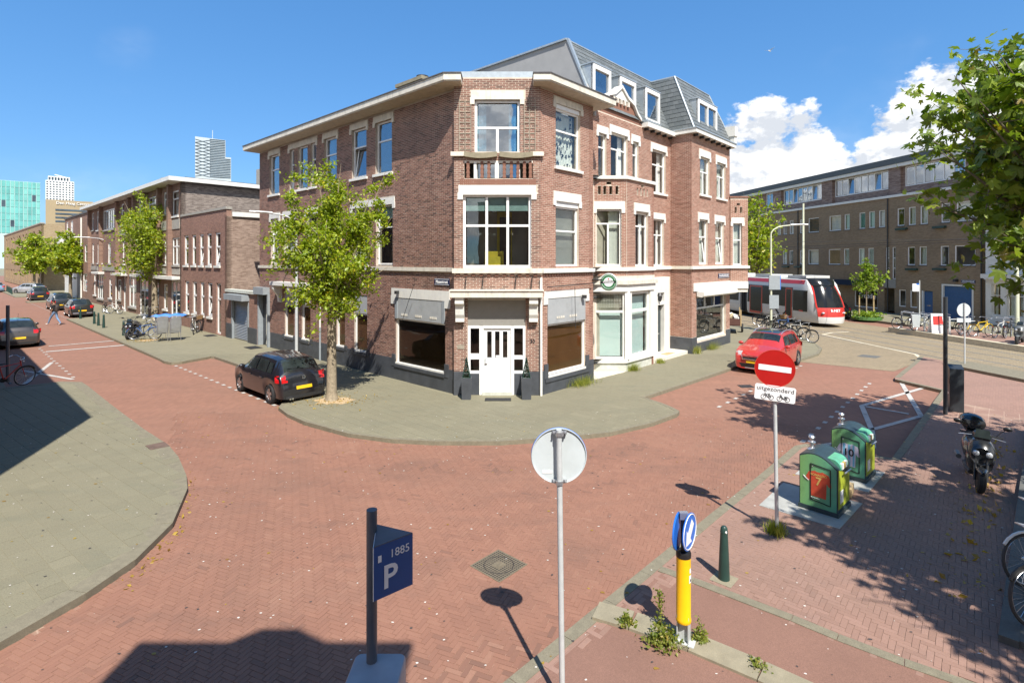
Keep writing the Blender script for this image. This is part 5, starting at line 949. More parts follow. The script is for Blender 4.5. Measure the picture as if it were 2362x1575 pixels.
for i in range(7): lb(WT, 'window', 'tower_glass', -w*.9+i*w*.105, -w*.9+i*w*.105+w*.07, .85, 1, z1+.4, z2-.8)
MB().tube([(-w*.7,8,z2+2.2),(-w*.25,8,z2+.4)], .35, 4).build('crane_jib', 'tower_white', WT)
Yt = 300.; OB, w, k_ = tower('tan_office_block', 'tan office block with station lettering in front of the white tower', 'office block', 105, 215, Yt); z1 = pz(466,Yt); lb(OB, 'tower_body', 'tan_office', -w, 0, 0, 25, 0, z1)
for j in range(5): lb(OB, 'window_band', 'tower_glass', -w*.8, 0, -.2, 0, pz(520-j*8.5,Yt)-.9, pz(520-j*8.5,Yt))
tx = MB(); add_text(tx, 'Den Haag Centraal', 2.0, (-w*.40, -.3, z1-1.6), (1,0,0), ext=.1); tx.build('lettering', 'sign_white', OB)
Yt = 520.; ST, w, k_ = tower('striped_tower', 'tall slanted tower with horizontal blue white stripes behind the terrace roof', 'tower', 450, 533, Yt); za, zt = pz(364,Yt), pz(325,Yt); c = -w*.16
MB().add([(-w,0,0),(0,0,0),(0,0,za),(c,0,za),(c,0,zt),(-w,0,zt+1),(-w,30,0),(0,30,0),(0,30,za),(c,30,za),(c,30,zt),(-w,30,zt+1)], [(0,1,2,3,4,5),(5,4,10,11),(4,3,9,10),(3,2,8,9),(2,1,7,8),(0,5,11,6)]).build('tower_body', 'tower_grey', ST)
z = pz(412,Yt)
while z < zt-1: lb(ST, 'stripe', 'tower_glass', -w*.6, (c if z > za-1 else 0)-.4, -.3, 0, z, z+.8); z += 1.62
z = pz(412,Yt); xm = -w*.8
while z < zt-3:
    for s in (-1, 1): MB().ext([(xm-s*6.5,-.4,z),(xm-s*5.4,-.4,z),(xm+s*6.5,-.4,z+3.2),(xm+s*5.4,-.4,z+3.2)], (0,.2,0)).build('brace', 'tower_glass', ST)
    z += 3.2
MB().tube([(-w*.53,10,zt),(-w*.53,10,pz(300,Yt))], .3, 5).build('mast', 'tower_grey', ST)
# ------------------------------------------------------------------ houses on the camera's side of the junction (they throw the shadows at the left and below)
CB = empty('opposite_house', (-9.3, 8, 0), label='brick corner house at the left edge that shades the grey pavement', cat='house')
cA = Vector((-10.1, 8.75)); uA = Vector(dA); p = [cA, cA+uA*70, cA+uA*70+Vector((-8,-9)), Vector((-20,-4)), Vector((-8.6,3.6))]
MB().prism([(q.x,q.y) for q in p], 0, 9.0).build('wall', 'brick_A_dark', CB, world=True); MB().prism([(q.x,q.y) for q in (cA+Vector((.18,.1)), cA+uA*70+Vector((.2,.25)), p[2], p[3], Vector((-8.2,3.6)))], 9.0, 9.25).build('cornice', 'white_paint', CB, world=True)
VH = empty('viewpoint_house', (0, -3, 0), label='brick house with a gabled bay behind the camera', cat='house')
v = MB(); v.box(-1.9, 1.1, -3.5, -.95, 0, 10.05); v.build('bay', 'brick_A', VH, world=True); MB().ext([(-1.2,-.95,10.05),(.5,-.95,10.05),(-.1,-.95,10.62),(-.55,-.95,10.62)], (0,-1.5,0)).build('gable', 'white_paint', VH, world=True)
MB().box(-2.05, 1.25, -3.5, -.85, 10.051, 10.15).build('cornice', 'white_paint', VH, world=True); MB().box(-2.5, 9, -9, -3.5, 0, 9.0).build('wall', 'brick_A', VH, world=True)
# ------------------------------------------------------------------ cars
def paint(name, col, flake=0.):
    m, nt, bs = new_mat(name); bs.inputs['Base Color'].default_value = (*col, 1); bs.inputs['Roughness'].default_value = .32; bs.inputs['Metallic'].default_value = flake; bs.inputs['Coat Weight'].default_value = 1.; bs.inputs['Coat Roughness'].default_value = .03
    p = opos(nt); c = mixc(nt, mr(nt, noise(nt, p, 3, 5), .45, .8, 0, .22), col, tuple(q*.6+.03 for q in col)); nt.links.new(c, bs.inputs['Base Color']); return m
for n_, c_, f_ in (('car_black',(.008,.008,.011),0.),('car_brown',(.075,.066,.06),.5),('car_dark',(.025,.024,.023),.3),('car_grey',(.04,.045,.05),.5),('car_graphite',(.028,.03,.036),.4),('car_silver',(.5,.51,.53),.6),('car_blue',(.25,.36,.5),.6),('car_red',(.50,.035,.028),.2)): paint(n_, c_, f_)
plain('car_glass', (.02,.026,.026), .05, var=.5, sc=3, spec=.6); plain('lamp_red', (.5,.01,.012), .15, var=.2, sc=20, coat=.5); plain('lamp_clear', (.6,.62,.64), .1, .5, var=.2, sc=30); plain('rim_alloy', (.5,.5,.51), .25, .9, var=.08); plain('car_trim', (.02,.02,.021), .6)
def interp(tab, x):
    if x <= tab[0][0]: return tab[0][1:]
    for a, b in zip(tab, tab[1:]):
        if x <= b[0]:
            t = (x-a[0])/(b[0]-a[0]); return tuple(p+(q-p)*t for p, q in zip(a[1:], b[1:]))
    return tab[-1][1:]
HATCH = [(-2.0,.50,.60,.80),(-1.975,.66,.62,.85),(-1.94,.84,.62,.88),(-1.88,1.0,.60,.915),(-1.80,1.10,.58,.93),(-1.56,1.36,.545,.95),(-1.40,1.425,.54,.965),(-.9,1.465,.55,.985),(-.1,1.475,.56,1.0),(.38,1.42,.56,1.0),(.75,1.21,.60,.995),(1.1,1.0,.66,.98),(1.35,.94,.66,.965),(1.72,.84,.62,.925),(1.90,.74,.55,.86),(1.98,.60,.48,.78),(2.0,.46,.46,.74)]
MPV = [(-2.0,.50,.62,.84),(-1.98,.75,.64,.88),(-1.95,.98,.63,.92),(-1.88,1.12,.62,.94),(-1.72,1.50,.57,.955),(-1.55,1.60,.57,.97),(-.8,1.65,.58,.99),(.1,1.64,.58,1.0),(.5,1.55,.58,1.0),(.95,1.22,.62,.99),(1.25,1.02,.66,.975),(1.5,.95,.66,.96),(1.8,.84,.60,.91),(1.95,.68,.5,.82),(2.0,.48,.46,.76)]
def car(name, label, paint_, tab, L=4.0, Wd=1.7, Hs=1.0, wr=.30, belt=.92, rail=False, front=1.24, rear=-1.22, plate=True, ex=None, rims='rim_alloy', glassroof=False, antenna=False, group=None, grille=True, emblem=True):
    root = empty(name, (0,0,0), label=label, cat='car', group=group); k = L/4.0; w = Wd/2; Rw = wr+.045; ax = (rear*k, front*k)
    def par(x):
        zr, wt, ws = interp(tab, x/k); return zr*Hs, wt*w/.84, ws*w
    def sec(x):
        zr, wt, ww = par(x); zl = .24
        for a in ax:
            q = Rw*Rw-(x-a)**2
            if q > 0: zl = max(zl, wr+math.sqrt(q))
        b = min(belt*Hs, zr-.03); zl = min(zl, b-.08); wt = min(wt, ww*.93)
        return [(0,.2),(.72*ww,.2),(.80*ww,min(zl,.5) if zl > .3 else .21),(.955*ww,zl),(ww*.995,zl+(b-zl)*.35),(ww,zl+(b-zl)*.62),(.985*ww,b-.05),(.95*ww,b),(wt+(.95*ww-wt)*.12 if zr-b > .15 else wt*1.0+.02,max(zr-.07,b+.004)),(wt*.86,zr-.018),(wt*.45,zr+.004),(0,zr+.008)]
    xs = sorted({round(q, 4) for q in [t[0]*k for t in tab]+[a+Rw*math.cos(math.pi*i/10) for a in ax for i in range(11)]+[a+s_*(Rw+.012) for a in ax for s_ in (-1,1)]+[i*.25*k for i in range(-7, 8)] if abs(q) <= 2*k})
    rings = []
    for x in xs:
        s_ = sec(x); rings.append([Vector((x, y, z)) for y, z in s_]+[Vector((x, -y, z)) for y, z in reversed(s_[1:-1])])
    body = MB().loft(rings).build('body', paint_, root, smooth=True, sharp=38)
    # glass sheets follow the body, a few millimetres outside it
    def side(x0, x1, s, t0=.10, t1=.86, rake0=0., rake1=0.):
        mb = MB(); n = 7; vs = []
        for i in range(n+1):
            for j in range(4):
                t = t0+(t1-t0)*j/3; x = x0+rake0*t+((x1+rake1*t)-(x0+rake0*t))*i/n; q = sec(x); a, b = q[7], q[8]; y = a[0]+(b[0]-a[0])*t+.006+.016*math.sin(math.pi*t); z = a[1]+(b[1]-a[1])*t; vs.append((x, s*y, z))
        mb.add(vs, [(i*4+j, (i+1)*4+j, (i+1)*4+j+1, i*4+j+1) for i in range(n) for j in range(3)]); return mb.build('side_window', 'car_glass', root, smooth=True)
    rt = [t for t in tab]; rx0 = next(t[0] for t in tab if t[1]*Hs > belt*Hs+.08)*k; rx1 = next(t[0] for t in tab if t[1] > .955*max(q[1] for q in tab))*k
    fx1 = [t[0] for t in tab if t[1] > .955*max(q[1] for q in tab)][-1]*k; fx0 = [t[0] for t in tab if t[1]*Hs > belt*Hs+.09][-1]*k
    for s in (-1, 1):
        side(-.12*k, fx1-.02*k+.28*k, s, rake0=-.02, rake1=-.36*k); side(-.92*k, -.2*k, s, rake0=.06); side(rx1+.10*k, -1.0*k, s, t1=.8, rake0=.1, rake1=.06)
        for hx in (-.75*k, .12*k): MB().box(hx, hx+.18, s*par(hx)[2]-.02, s*par(hx)[2]+.02, belt*Hs-.155, belt*Hs-.12).build('door_handle', paint_, root)
        y0 = s*par(.8*k)[2]; mm = MB(); mm.sphere((.72*k, y0*1.09, belt*Hs+.06), .07, .11, .075, 10, 6); mr_ = mm.build('wing_mirror', paint_, root, smooth=True)
    def topglass(x0, x1, name_, f=.9, lift=.007):
        mb = MB(); n = 6; m = 6; vs = []
        for i in range(n+1):
            x = x0+(x1-x0)*i/n; q = sec(x); pts = [q[8], q[9], q[10], q[11]]
            for j in range(-m, m+1):
                t = abs(j)/m*f; yy = t*q[8][0]; z = None
                for a, b in ((q[11],q[10]),(q[10],q[9]),(q[9],q[8])):
                    if a[0] <= yy <= b[0]+1e-6: z = a[1]+(b[1]-a[1])*((yy-a[0])/max(b[0]-a[0],1e-6)); break
                vs.append((x, math.copysign(yy, j), (z or q[8][1])+lift))
        w_ = 2*m+1; mb.add(vs, [(i*w_+j, (i+1)*w_+j, (i+1)*w_+j+1, i*w_+j+1) for i in range(n) for j in range(w_-1)]); return mb.build(name_, 'car_glass', root, smooth=True)
    topglass(rx0-.01*k, rx1-.04*k, 'rear_window', .95); topglass(fx1+.03*k, fx0+.03*k, 'windscreen', .97)
    if glassroof: topglass(-.95*k, fx1-.02*k, 'glass_roof', .8)
    if rail:
        for s in (-1, 1):
            pts = [(x, s*(par(x)[1]*.98), par(x)[0]+(.03 if i not in (0, 5) else -.03)) for i, x in enumerate([rx1+.05*k+(fx1-rx1-.1*k)*j/5 for j in range(6)])]; MB().tube(pts, .02, 6).build('roof_rail', 'alu', root, smooth=True)
    # wheels
    for a in ax:
        for s in (-1, 1):
            y = s*(par(a)[2]-.105); Mx = Matrix.Rotation(R(90)*-s, 3, 'X'); wh = MB(); wh.lathe([(wr*.62,-.10),(wr-.02,-.10),(wr,-.07),(wr,.07),(wr-.02,.10),(wr*.66,.10),(wr*.64,.06)], 28, (a, y, wr), Mx); t_ = wh.build('wheel', 'rubber', root, smooth=True, sharp=50)
            rm = MB(); rm.lathe([(wr*.65,.02),(wr*.66,.085),(wr*.6,.09),(wr*.57,.05)], 28, (a, y, wr), Mx)
            for q in range(5):
                an = q*2*math.pi/5+.3; d1 = Vector((math.cos(an), 0, math.sin(an))); pn = Vector((-math.sin(an), 0, math.cos(an))); c0 = Vector((a, y+s*.078, wr)); rm.ext([c0+pn*.035, c0+d1*wr*.6+pn*.05, c0+d1*wr*.6-pn*.05, c0-pn*.035], (0, s*.012, 0))
            rm.lathe([(.001,.05),(.05,.09),(.001,.1)], 10, (a, y, wr), Mx); rm.build('rim', rims, t_, smooth=True, sharp=30); dk = MB(); dk.lathe([(wr*.6,.0),(wr*.6,.03)], 20, (a, y, wr), Mx); dk.build('brake_disc', 'iron', t_)
            ar = MB(); ar.lathe([(Rw+.01,-.16),(Rw+.01,.0)], 24, (a, s*(par(a)[2]-.2), wr+.005), Mx); ar.build('wheel_arch', 'black', root)
    def patch(name_, mat, x0f, ys, zs, s, off=.008, vert=True):
        """lamp or plate on the end faces: follows the end surface by searching the body's x at each height"""
        mb = MB(); n, m = len(ys)-1, len(zs)-1; vs = []
        rng_x = [i*.01*k for i in range(0, 90)]
        for z in zs:
            for y in ys:
                X = None
                for dx in rng_x:
                    x = s*(2*k-dx); q = sec(x); 
                    if q[11][1] >= z and max(p[0] for p in q if True) >= abs(y):
                        # half width at this height
                        hw = 0
                        for a, b in zip(q, q[1:]):
                            if min(a[1],b[1]) <= z <= max(a[1],b[1]): hw = max(hw, a[0]+(b[0]-a[0])*((z-a[1])/(b[1]-a[1]) if abs(b[1]-a[1]) > 1e-6 else 0))
                        if hw >= abs(y): X = x; break
                vs.append(((X if X is not None else s*1.7*k)+s*off, y, z))
        mb.add(vs, [(i*(n+1)+j, i*(n+1)+j+1, (i+1)*(n+1)+j+1, (i+1)*(n+1)+j) for i in range(m) for j in range(n)]); return mb.build(name_, mat, root, smooth=True)
    lin = lambda a, b, n: [a+(b-a)*i/n for i in range(n+1)]
    for s in (-1, 1):
        hi = belt*Hs; patch('tail_light', 'lamp_red', 0, lin(s*w*.62, s*w*.985, 5), lin(hi-.19, hi+.03, 4), -1); patch('headlight', 'lamp_clear', 0, lin(s*w*.55, s*w*.93, 5), lin(hi-.27, hi-.12, 3), 1)
    if plate: patch('number_plate', 'plate_yellow', 0, lin(-.26,.26,4), lin(.50*Hs,.60*Hs,2), -1, .014); patch('number_plate', 'plate_yellow', 0, lin(-.26,.26,4), lin(.44,.54,2), 1, .02)
    patch('rear_bumper_trim', 'car_trim', 0, lin(-w*.72,w*.72,8), lin(.23,.33,2), -1, .01); 
    if grille: patch('grille', 'car_trim', 0, lin(-w*.45,w*.45,8), lin(.58,.68,3), 1, .012); patch('lower_grille', 'car_trim', 0, lin(-w*.6,w*.6,8), lin(.25,.40,3), 1, .012)
    if antenna: MB().tube([(-1.25*k,0,par(-1.25*k)[0]),(-1.55*k,0,par(-1.25*k)[0]+.38)], .006, 5).build('antenna', 'black', root)
    if emblem: 
        zz = belt*Hs-.07; q = patch('emblem_base', 'car_trim', 0, [-.03,.03], [zz-.03,zz+.03], -1, .01)
    root['_k'] = k
    return root
def put(o, p, heading, z=-.1): o.location = (p[0], p[1], z); o.rotation_euler = (0, 0, heading); return o
hA = math.atan2(.677, -.736)     # heading away from the camera along the left street
hB = math.atan2(-.736, -.677)    # heading towards the camera along the right street
c1 = car('hatchback', 'black hatchback parked by the tree in front of the corner house', 'car_black', HATCH, 3.97, 1.69, 1.0, .305, .93); put(c1, ap(5.05, 3.72), hA)
em = MB(); em.torus((0,0,0), .052, .008, 24, 6, Matrix.Rotation(R(90), 3, 'Y'))
for a, b in (((.03,.035),(.0,.0)),((0,0),(-.03,.035)),((.042,.018),(.022,-.038)),((.022,-.038),(0,-.005)),((0,-.005),(-.022,-.038)),((-.022,-.038),(-.042,.018))): em.tube([(0,a[0],a[1]),(0,b[0],b[1])], .006, 5)
e_ = em.build('emblem', 'chrome', c1); e_.location = (-1.945,0,.85)
ex = MB()
for y in (.42,.50): ex.lathe([(.03,0),(.03,.1)], 10, (-1.98,y,.24), Matrix.Rotation(R(-90),3,'Y'))
ex.build('exhaust', 'chrome', c1)
wp = MB().tube([(-1.80,-.05,1.13),(-1.76,.45,1.16)], .012, 5).build('wiper', 'black', c1)
c2 = car('family_car', 'grey brown hatchback with large yellow plate parked half in shade at the left edge', 'car_brown', HATCH, 4.36, 1.82, 1.0, .33, .94, antenna=True); put(c2, ap(24.55+2.18, 8.75), hA)
c3 = car('crossover', 'black city car beside the row of green bollards', 'car_dark', HATCH, 3.6, 1.60, 1.02, .30, .92); put(c3, ap(43.6, 3.5), hA)
for s in (-1, 1): MB().tube([(-1.8,s*.25,.36),(-1.79,s*.62,.36)], .035, 6).build('bumper_insert', 'alu', c3)
c4 = car('people_carrier', 'dark grey people carrier parked behind the pedestrian', 'car_grey', MPV, 4.1, 1.70, .98, .31, .96); put(c4, ap(52.9, 3.55), hA)
c5 = car('estate_car', 'dark estate car with yellow plate near the silver car', 'car_graphite', MPV, 4.3, 1.76, .98, .33, .98); put(c5, ap(70.6, 3.3), hA)
c6 = car('compact_car', 'silver compact car parked across the end of the left street', 'car_silver', HATCH, 4.0, 1.7, 1.02, .31, .93, plate=False); put(c6, ap(88.5, 2.4), math.atan2(.1,-1))
c7 = car('saloon', 'pale blue car cut off by the left edge of the picture', 'car_blue', HATCH, 4.3, 1.76, 1.0, .32, .93); put(c7, ap(97.5, 5.3), hA)
c9 = car('parked_wagon', 'dark car showing its red tail lights behind the tram front', 'car_graphite', HATCH, 4.2, 1.75, 1.0, .32, .93); put(c9, nt2(32.2,39.4), math.atan2(.988,-.157))
c8 = car('red_crossover', 'red crossover with silver roof rails facing the no entry sign', 'car_red', HATCH, 4.16, 1.74, 1.07, .33, .93, rail=True, glassroof=True, grille=False); put(c8, bp(10.85, 3.95), hB)
g8 = MB(); g8.ext([(2.09,-.42,.70),(2.09,.42,.70),(2.12,.36,.60),(2.12,-.36,.60)], (.02,0,0)); gg = g8.build('grille', 'car_trim', c8)
for k_ in range(3): MB().tube([(2.12,-.38,.69-k_*.035),(2.13,.38,.69-k_*.035)], .009, 5).build('grille_bar', 'chrome', gg)
MB().tube([(2.06,-.46,.75),(2.1,-.2,.73),(2.11,.2,.73),(2.06,.46,.75),(2.11,.40,.58),(2.12,-.40,.58),(2.06,-.46,.75)], .014, 5).build('grille_surround', 'chrome', c8)
MB().tube([(1.95,-.62,.27),(2.06,-.3,.24),(2.06,.3,.24),(1.95,.62,.27)], .03, 6).build('skid_plate', 'alu', c8); g9 = MB().ext([(2.06,-.55,.42),(2.06,.55,.42),(2.06,.45,.27),(2.06,-.45,.27)], (.03,0,0)).build('lower_grille', 'black', c8)
for s in (-1, 1): MB().sphere((1.96,s*.62,.42), .05, .1, .07, 10, 6).build('fog_lamp', 'lamp_clear', c8, smooth=True)
# ------------------------------------------------------------------ tram
plain('tram_grey', (.58,.58,.56), .3, var=.03, coat=.3); plain('tram_red', (.52,.035,.025), .3, var=.04, coat=.4); plain('tram_black', (.012,.013,.014), .16, var=.1, spec=.35); plain('tram_orange', (.52,.06,.03), .35); plain('bellows', (.03,.03,.03), .9)
TR = empty('tram', tuple(NT(27.9, 33.0, -.1)), math.atan2(-.988, .157), 'white and red articulated tram with black window band passing the corner', 'tram')
# local x = towards the front (front at 0), y = left
def tsec(x):
    f = max(0, x+1.9)/1.9; w = 1.30-.42*f**2.2; return w
def tram_module(x0, x1, front=False):
    rings = []; xs = [x0+(x1-x0)*i/4 for i in range(5)] if not front else [x0, x0*.5+x1*.5-1, -2.2, -1.9, -1.5, -1.1, -.75, -.42]
    for x in xs:
        w = tsec(x); zt = 3.32 if x < -1.5 else 3.32-.10*((x+1.5)/1.05)**2
        X = lambda x_, z: min(x_, interp([(.28,0.),(.5,.03),(.72,.02),(1.2,-.05),(1.36,-.11),(1.7,-.22),(2.1,-.38),(2.5,-.58),(2.85,-.80),(3.1,-.95),(3.4,-1.25)], z)[0]-.43)
        rings.append([Vector((X(x,z),y,z)) for y,z in ((0,.28),(w*.9,.28),(w*.985,.5),(w,1.2),(w*.985,2.3),(w*.95,2.9),(w*.86,zt-.08),(w*.7,zt),(0,zt+.03))]+[Vector((X(x,z),-y,z)) for y,z in ((w*.7,zt),(w*.86,zt-.08),(w*.95,2.9),(w*.985,2.3),(w,1.2),(w*.985,.5),(w*.9,.28))])
    return MB().loft(rings).build('car_body', 'tram_grey', TR, smooth=True, sharp=30)
tram_module(-8.4, -.45, True); tram_module(-16, -9.4); tram_module(-26, -17)
for x in (-9.4, -17):
    b = MB()
    for i in range(8): w = 1.22 if i % 2 else 1.15; x_ = x+i*1.0/8; b.box(x_, x_+.12, -w, w, .4, 3.2)
    b.build('bellows', 'bellows', TR)
# nose: sloped windscreen, red front, white skirt
def nose(zs, xs_, ws, name, mat, out=0.):
    mb = MB(); n = 10; vs = []
    for z, x, w in zip(zs, xs_, ws):
        for j in range(n+1):
            a = -1+2*j/n; vs.append((x-.42*abs(a)**2.4+out, w*a, z))
    return mb.add(vs, [(i*(n+1)+j, i*(n+1)+j+1, (i+1)*(n+1)+j+1, (i+1)*(n+1)+j) for i in range(len(zs)-1) for j in range(n)]).build(name, mat, TR, smooth=True)
nose([.28,.5,.72],[0,.03,.02],[.98,1.02,1.04],'front_skirt','tram_grey'); nose([.72,.95,1.2,1.36],[.02,.0,-.05,-.11],[1.04,1.06,1.07,1.07],'front_panel','tram_red'); nose([1.36,1.7,2.1,2.5,2.85],[-.11,-.22,-.38,-.58,-.80],[1.07,1.05,1.0,.93,.86],'windscreen','tram_black',.004); nose([2.85,3.12,3.37,3.42],[-.78,-.90,-1.15,-1.95],[.92,.98,1.0,1.0],'front_dome','tram_black',.02); nose([2.7,2.9],[-.69,-.82],[.45,.45],'route_display','tram_orange',.03) if 0 else None
MB().box(-.74,-.70,-.28,.28,2.6,2.68).build('route_display', 'tram_orange', TR)
for s in (-1, 1):
    MB().tube([(-.50,s*1.07,1.33),(-.64,s*1.05,1.7),(-.80,s*1.0,2.1),(-1.0,s*.93,2.5),(-1.25,s*.88,2.9),(-1.5,s*1.0,3.14),(-1.9,s*1.16,3.2)], .055, 6).build('screen_pillar', 'tram_red', TR, smooth=True)
    MB().sphere((-.2,s*.8,1.0), .1,.12,.07,10,6).build('headlight', 'lamp_clear', TR, smooth=True)
tx = MB(); add_text(tx, 'R-NET', .26, (-.01,.0,1.16), (0,1,0), (-.2,0,.98), ext=.004, bold=True); tx.build('front_lettering', 'sign_white', TR)
MB().tube([(-.1,.2,1.4),(-.42,.62,2.05)], .02, 5).build('wiper', 'black', TR)
sY = -1     # the camera sees the side at -y
def sidep(x0, x1, z0, z1, mat, name, th=.012, parent=None, s=sY):
    def y(x, z): w = tsec(x); return w*(1-.015*max(0,(z-1.2))/1.1 if z <= 2.3 else .985-.035*(z-2.3)/.6 if z <= 2.9 else .95-.09*(z-2.9)/.34)
    mb = MB(); n = 6; zs = sorted({z0, z1, *[q for q in (1.2,2.3,2.9) if z0 < q < z1]}); vs = []
    for i in range(n+1):
        for z in zs: x = x0+(x1-x0)*i/n; vs.append((x, s*(y(x,z)+th), z))
    m = len(zs); return mb.add(vs, [(i*m+j, (i+1)*m+j, (i+1)*m+j+1, i*m+j+1) for i in range(n) for j in range(m-1)]).build(name, mat, parent or TR, smooth=True)
for s in (-1, 1):
    for a, b in ((-8.4,-1.55),(-16,-9.4),(-26,-17)): sidep(a, b, 2.95, 3.24, 'tram_red', 'roof_band', .01, s=s)
    sidep(-8.3,-2.7,1.22,2.66,'tram_black','side_window', s=s); sidep(-2.65,-1.2,1.0,2.5,'tram_black','cab_window', s=s); sidep(-15.8,-9.6,1.22,2.66,'tram_black','side_window', s=s); sidep(-25,-17.5,1.3,2.6,'tram_black','side_window', s=s)
    for a, b in ((-8.0,-6.3),(-3.5,-2.75)):
        d = sidep(a, b, .38, 2.62, 'tram_orange', 'door', .014, s=s); sidep(a+.12, b-.12, .55, 2.5, 'tram_black', 'door_glass', .022, d, s=s)
sidep(-2.0,-1.6,.98,1.08,'tram_red','fleet_badge',.015)
tx = MB(); add_text(tx, 'R NET', .34, (-4.75,-1.31,1.05), (1,0,0), (0,0,1), ext=.004); tx.build('side_lettering', 'tram_red', TR)
for p_, q_ in (((-4.9,1.25),(-4.1,.36)),((-4.1,.36),(-3.4,.85))): MB().tube([(p_[0],-1.30,p_[1]),(q_[0],-1.29,q_[1])], .07, 4).build('side_stripe', 'tram_black', TR)
for x in (-6.6,-2.6,-11.5,-14.5,-19,-23): MB().box(x-1.1, x+.9, -.95, .95, 3.33, 3.55).build('roof_unit', 'tram_grey', TR)
bg_ = MB()
for x in (-2.6,-6.2,-13): bg_.box(x-.7, x+.7, -.9, .9, .05, .35)
bg_.build('bogies', 'black', TR)['kind'] = 'stuff'
# ------------------------------------------------------------------ vegetation
def leaves(name, P, size, mat, parent, shape='oval', up=.35, sizevar=.3):
    n = len(P); d = rng.normal(size=(n,3)); d[:,2] -= .35; d /= np.linalg.norm(d, axis=1)[:,None]; q = rng.normal(size=(n,3)); q[:,2] += up*3; w = np.cross(q, d); w /= np.linalg.norm(w, axis=1)[:,None]; nn = np.cross(d, w); s = size*(1+sizevar*rng.normal(size=n)).clip(.5,1.7)
    if shape == 'oval': loc = [(0,0,0),(.42,.34,-.10),(1,0,-.04),(.42,-.34,-.10)]; tri = [(0,1,2),(0,2,3)]
    elif shape == 'blade': loc = [(0,.04,0),(0,-.04,0),(1,0,.1)]; tri = [(0,1,2)]
    else:
        pol = [(180,.18),(120,.34),(98,.62),(80,.40),(58,.66),(40,.85),(26,.46),(12,.78),(0,1.0),(-12,.78),(-26,.46),(-40,.85),(-58,.66),(-80,.40),(-98,.62),(-120,.34)]
        loc = [(.12,0,0)]+[(.12+.75*r_*math.cos(R(a)), .75*r_*math.sin(R(a)), -.10*r_*r_) for a, r_ in pol]; tri = [(0,i,i+1) for i in range(1,len(pol))]+[(0,len(pol),1)]
    loc = np.array(loc); m = len(loc); V = P[:,None,:]+s[:,None,None]*(d[:,None,:]*loc[None,:,0:1]+w[:,None,:]*loc[None,:,1:2]+nn[:,None,:]*loc[None,:,2:3])
    T = (np.array(tri)[None]+(np.arange(n)*m)[:,None,None]).reshape(-1,3); me = fastmesh(name, V.reshape(-1,3), T, mat, np.repeat(rng.random(n), len(tri))); return link(name, me, parent)
def tree(name, label, base, tips, fork, tr, nleaf, lsize, mat='leaf_lime', bark='bark_pale', shape='oval', spread=.42, cat='tree', group=None, twig=3, t0=.3, trunkpts=None):
    root = empty(name, base, label=label, cat=cat, group=group); mb = MB(); P = []
    f = Vector(fork); mb.tube([(0,0,-.05),(0,0,.08),(0,0,.25),tuple(f*.5),tuple(f),tuple(f+Vector((0,0,.5)))], [tr*1.75,tr*1.3,tr*1.05,tr*.95,tr*.82,tr*.5], 12)
    for i, t in enumerate(tips):
        t = Vector(t[:3]); s = f+Vector((0,0,random.uniform(-.15,.45))); mid = s.lerp(t, .5)+Vector((random.uniform(-.2,.2), random.uniform(-.2,.2), (t.z-s.z)*.08)); L = (t-s).length; pts = []
        for k in range(9):
            u = k/8; pts.append(s.lerp(mid, u).lerp(mid.lerp(t, u), u))
        mb.tube(pts, [max(tr*.42*(1-k/8.5), .006) for k in range(9)], 6)
        rad = tips[i][3] if len(tips[i]) > 3 else spread; n = int(nleaf*L*rad/sum((Vector(q[:3])-f).length*(q[3] if len(q) > 3 else spread) for q in tips))
        for j in range(twig*3):
            u = random.uniform(t0, 1); p = pts[min(int(u*8), 8)]; e = p+Vector((random.gauss(0,1), random.gauss(0,1), random.gauss(.2,.8)))*rad*1.1; mb.tube([p, p.lerp(e,.5)+Vector((0,0,.05)), e], [.014,.009,.004], 4)
            for _ in range(max(1, n//(twig*3))):
                v = random.random()**.7; c = p.lerp(e, v); P.append(c+Vector((random.gauss(0,rad*.30), random.gauss(0,rad*.30), random.gauss(0,rad*.28))))
    mb.build('trunk', bark, root, smooth=True); P = np.array([tuple(p) for p in P]); leaves('crown', P, lsize, mat, root, shape); return root
random.seed(11)
T1 = [(-1.4,-.3,7.0,.32),(-.6,.2,7.65,.36),(.1,.4,7.2,.5),(.4,-.3,7.6,.32),(1.2,.2,6.6,.42),(1.75,0,7.4,.26),(2.0,-.2,5.9,.34),(-1.9,.2,5.95,.36),(-1.2,-.9,5.6,.5),(-1.4,.8,4.6,.45),(0,-1.3,5.6,.55),(.8,-1.0,4.8,.5),(1.75,.3,4.3,.38),(-.5,1.3,6.2,.5),(.6,1.2,5.6,.5),(1.15,-.4,3.2,.32),(-.9,-.6,3.7,.36),(.1,.3,3.0,.34),(-.1,-.2,6.4,.55),(.2,-.4,4.2,.5),(-.5,.2,5.0,.55)]
tree('street_tree', 'young lime tree with bright green crown beside the black hatchback', (-5.86,17.38,0), T1, (0,0,2.75), .155, 22000, .104)
random.seed(12); T2b = [(x*1.45, y*1.45, z*1.22+.5, r_*1.6) for x, y, z, r_ in T1]
tree('street_tree', 'bright green street tree by the covered stack of chairs', (-27.37,40.98,0), T2b, (0,0,3.0), .22, 16000, .165)
random.seed(13); T3b = [(x*1.35, y*1.35, z*1.0+.4, r_*1.5) for x, y, z, r_ in T1]
tree('street_tree', 'green street tree in front of the white panelled narrow house', (-52.0,63.0,0), T3b, (0,0,2.9), .18, 6500, .32)
random.seed(14); tree('street_tree', 'farthest street tree in front of the yellow brick flats', (-71,79.5,0), [(x*1.3,y*1.3,z*1.08,r_*1.6) for x,y,z,r_ in T1], (0,0,2.9), .18, 6500, .36)
random.seed(15); sap = empty('planted_sapling', (27.12,40.94,.06), label='small young tree with two stakes in a round green planting bed', cat='tree')
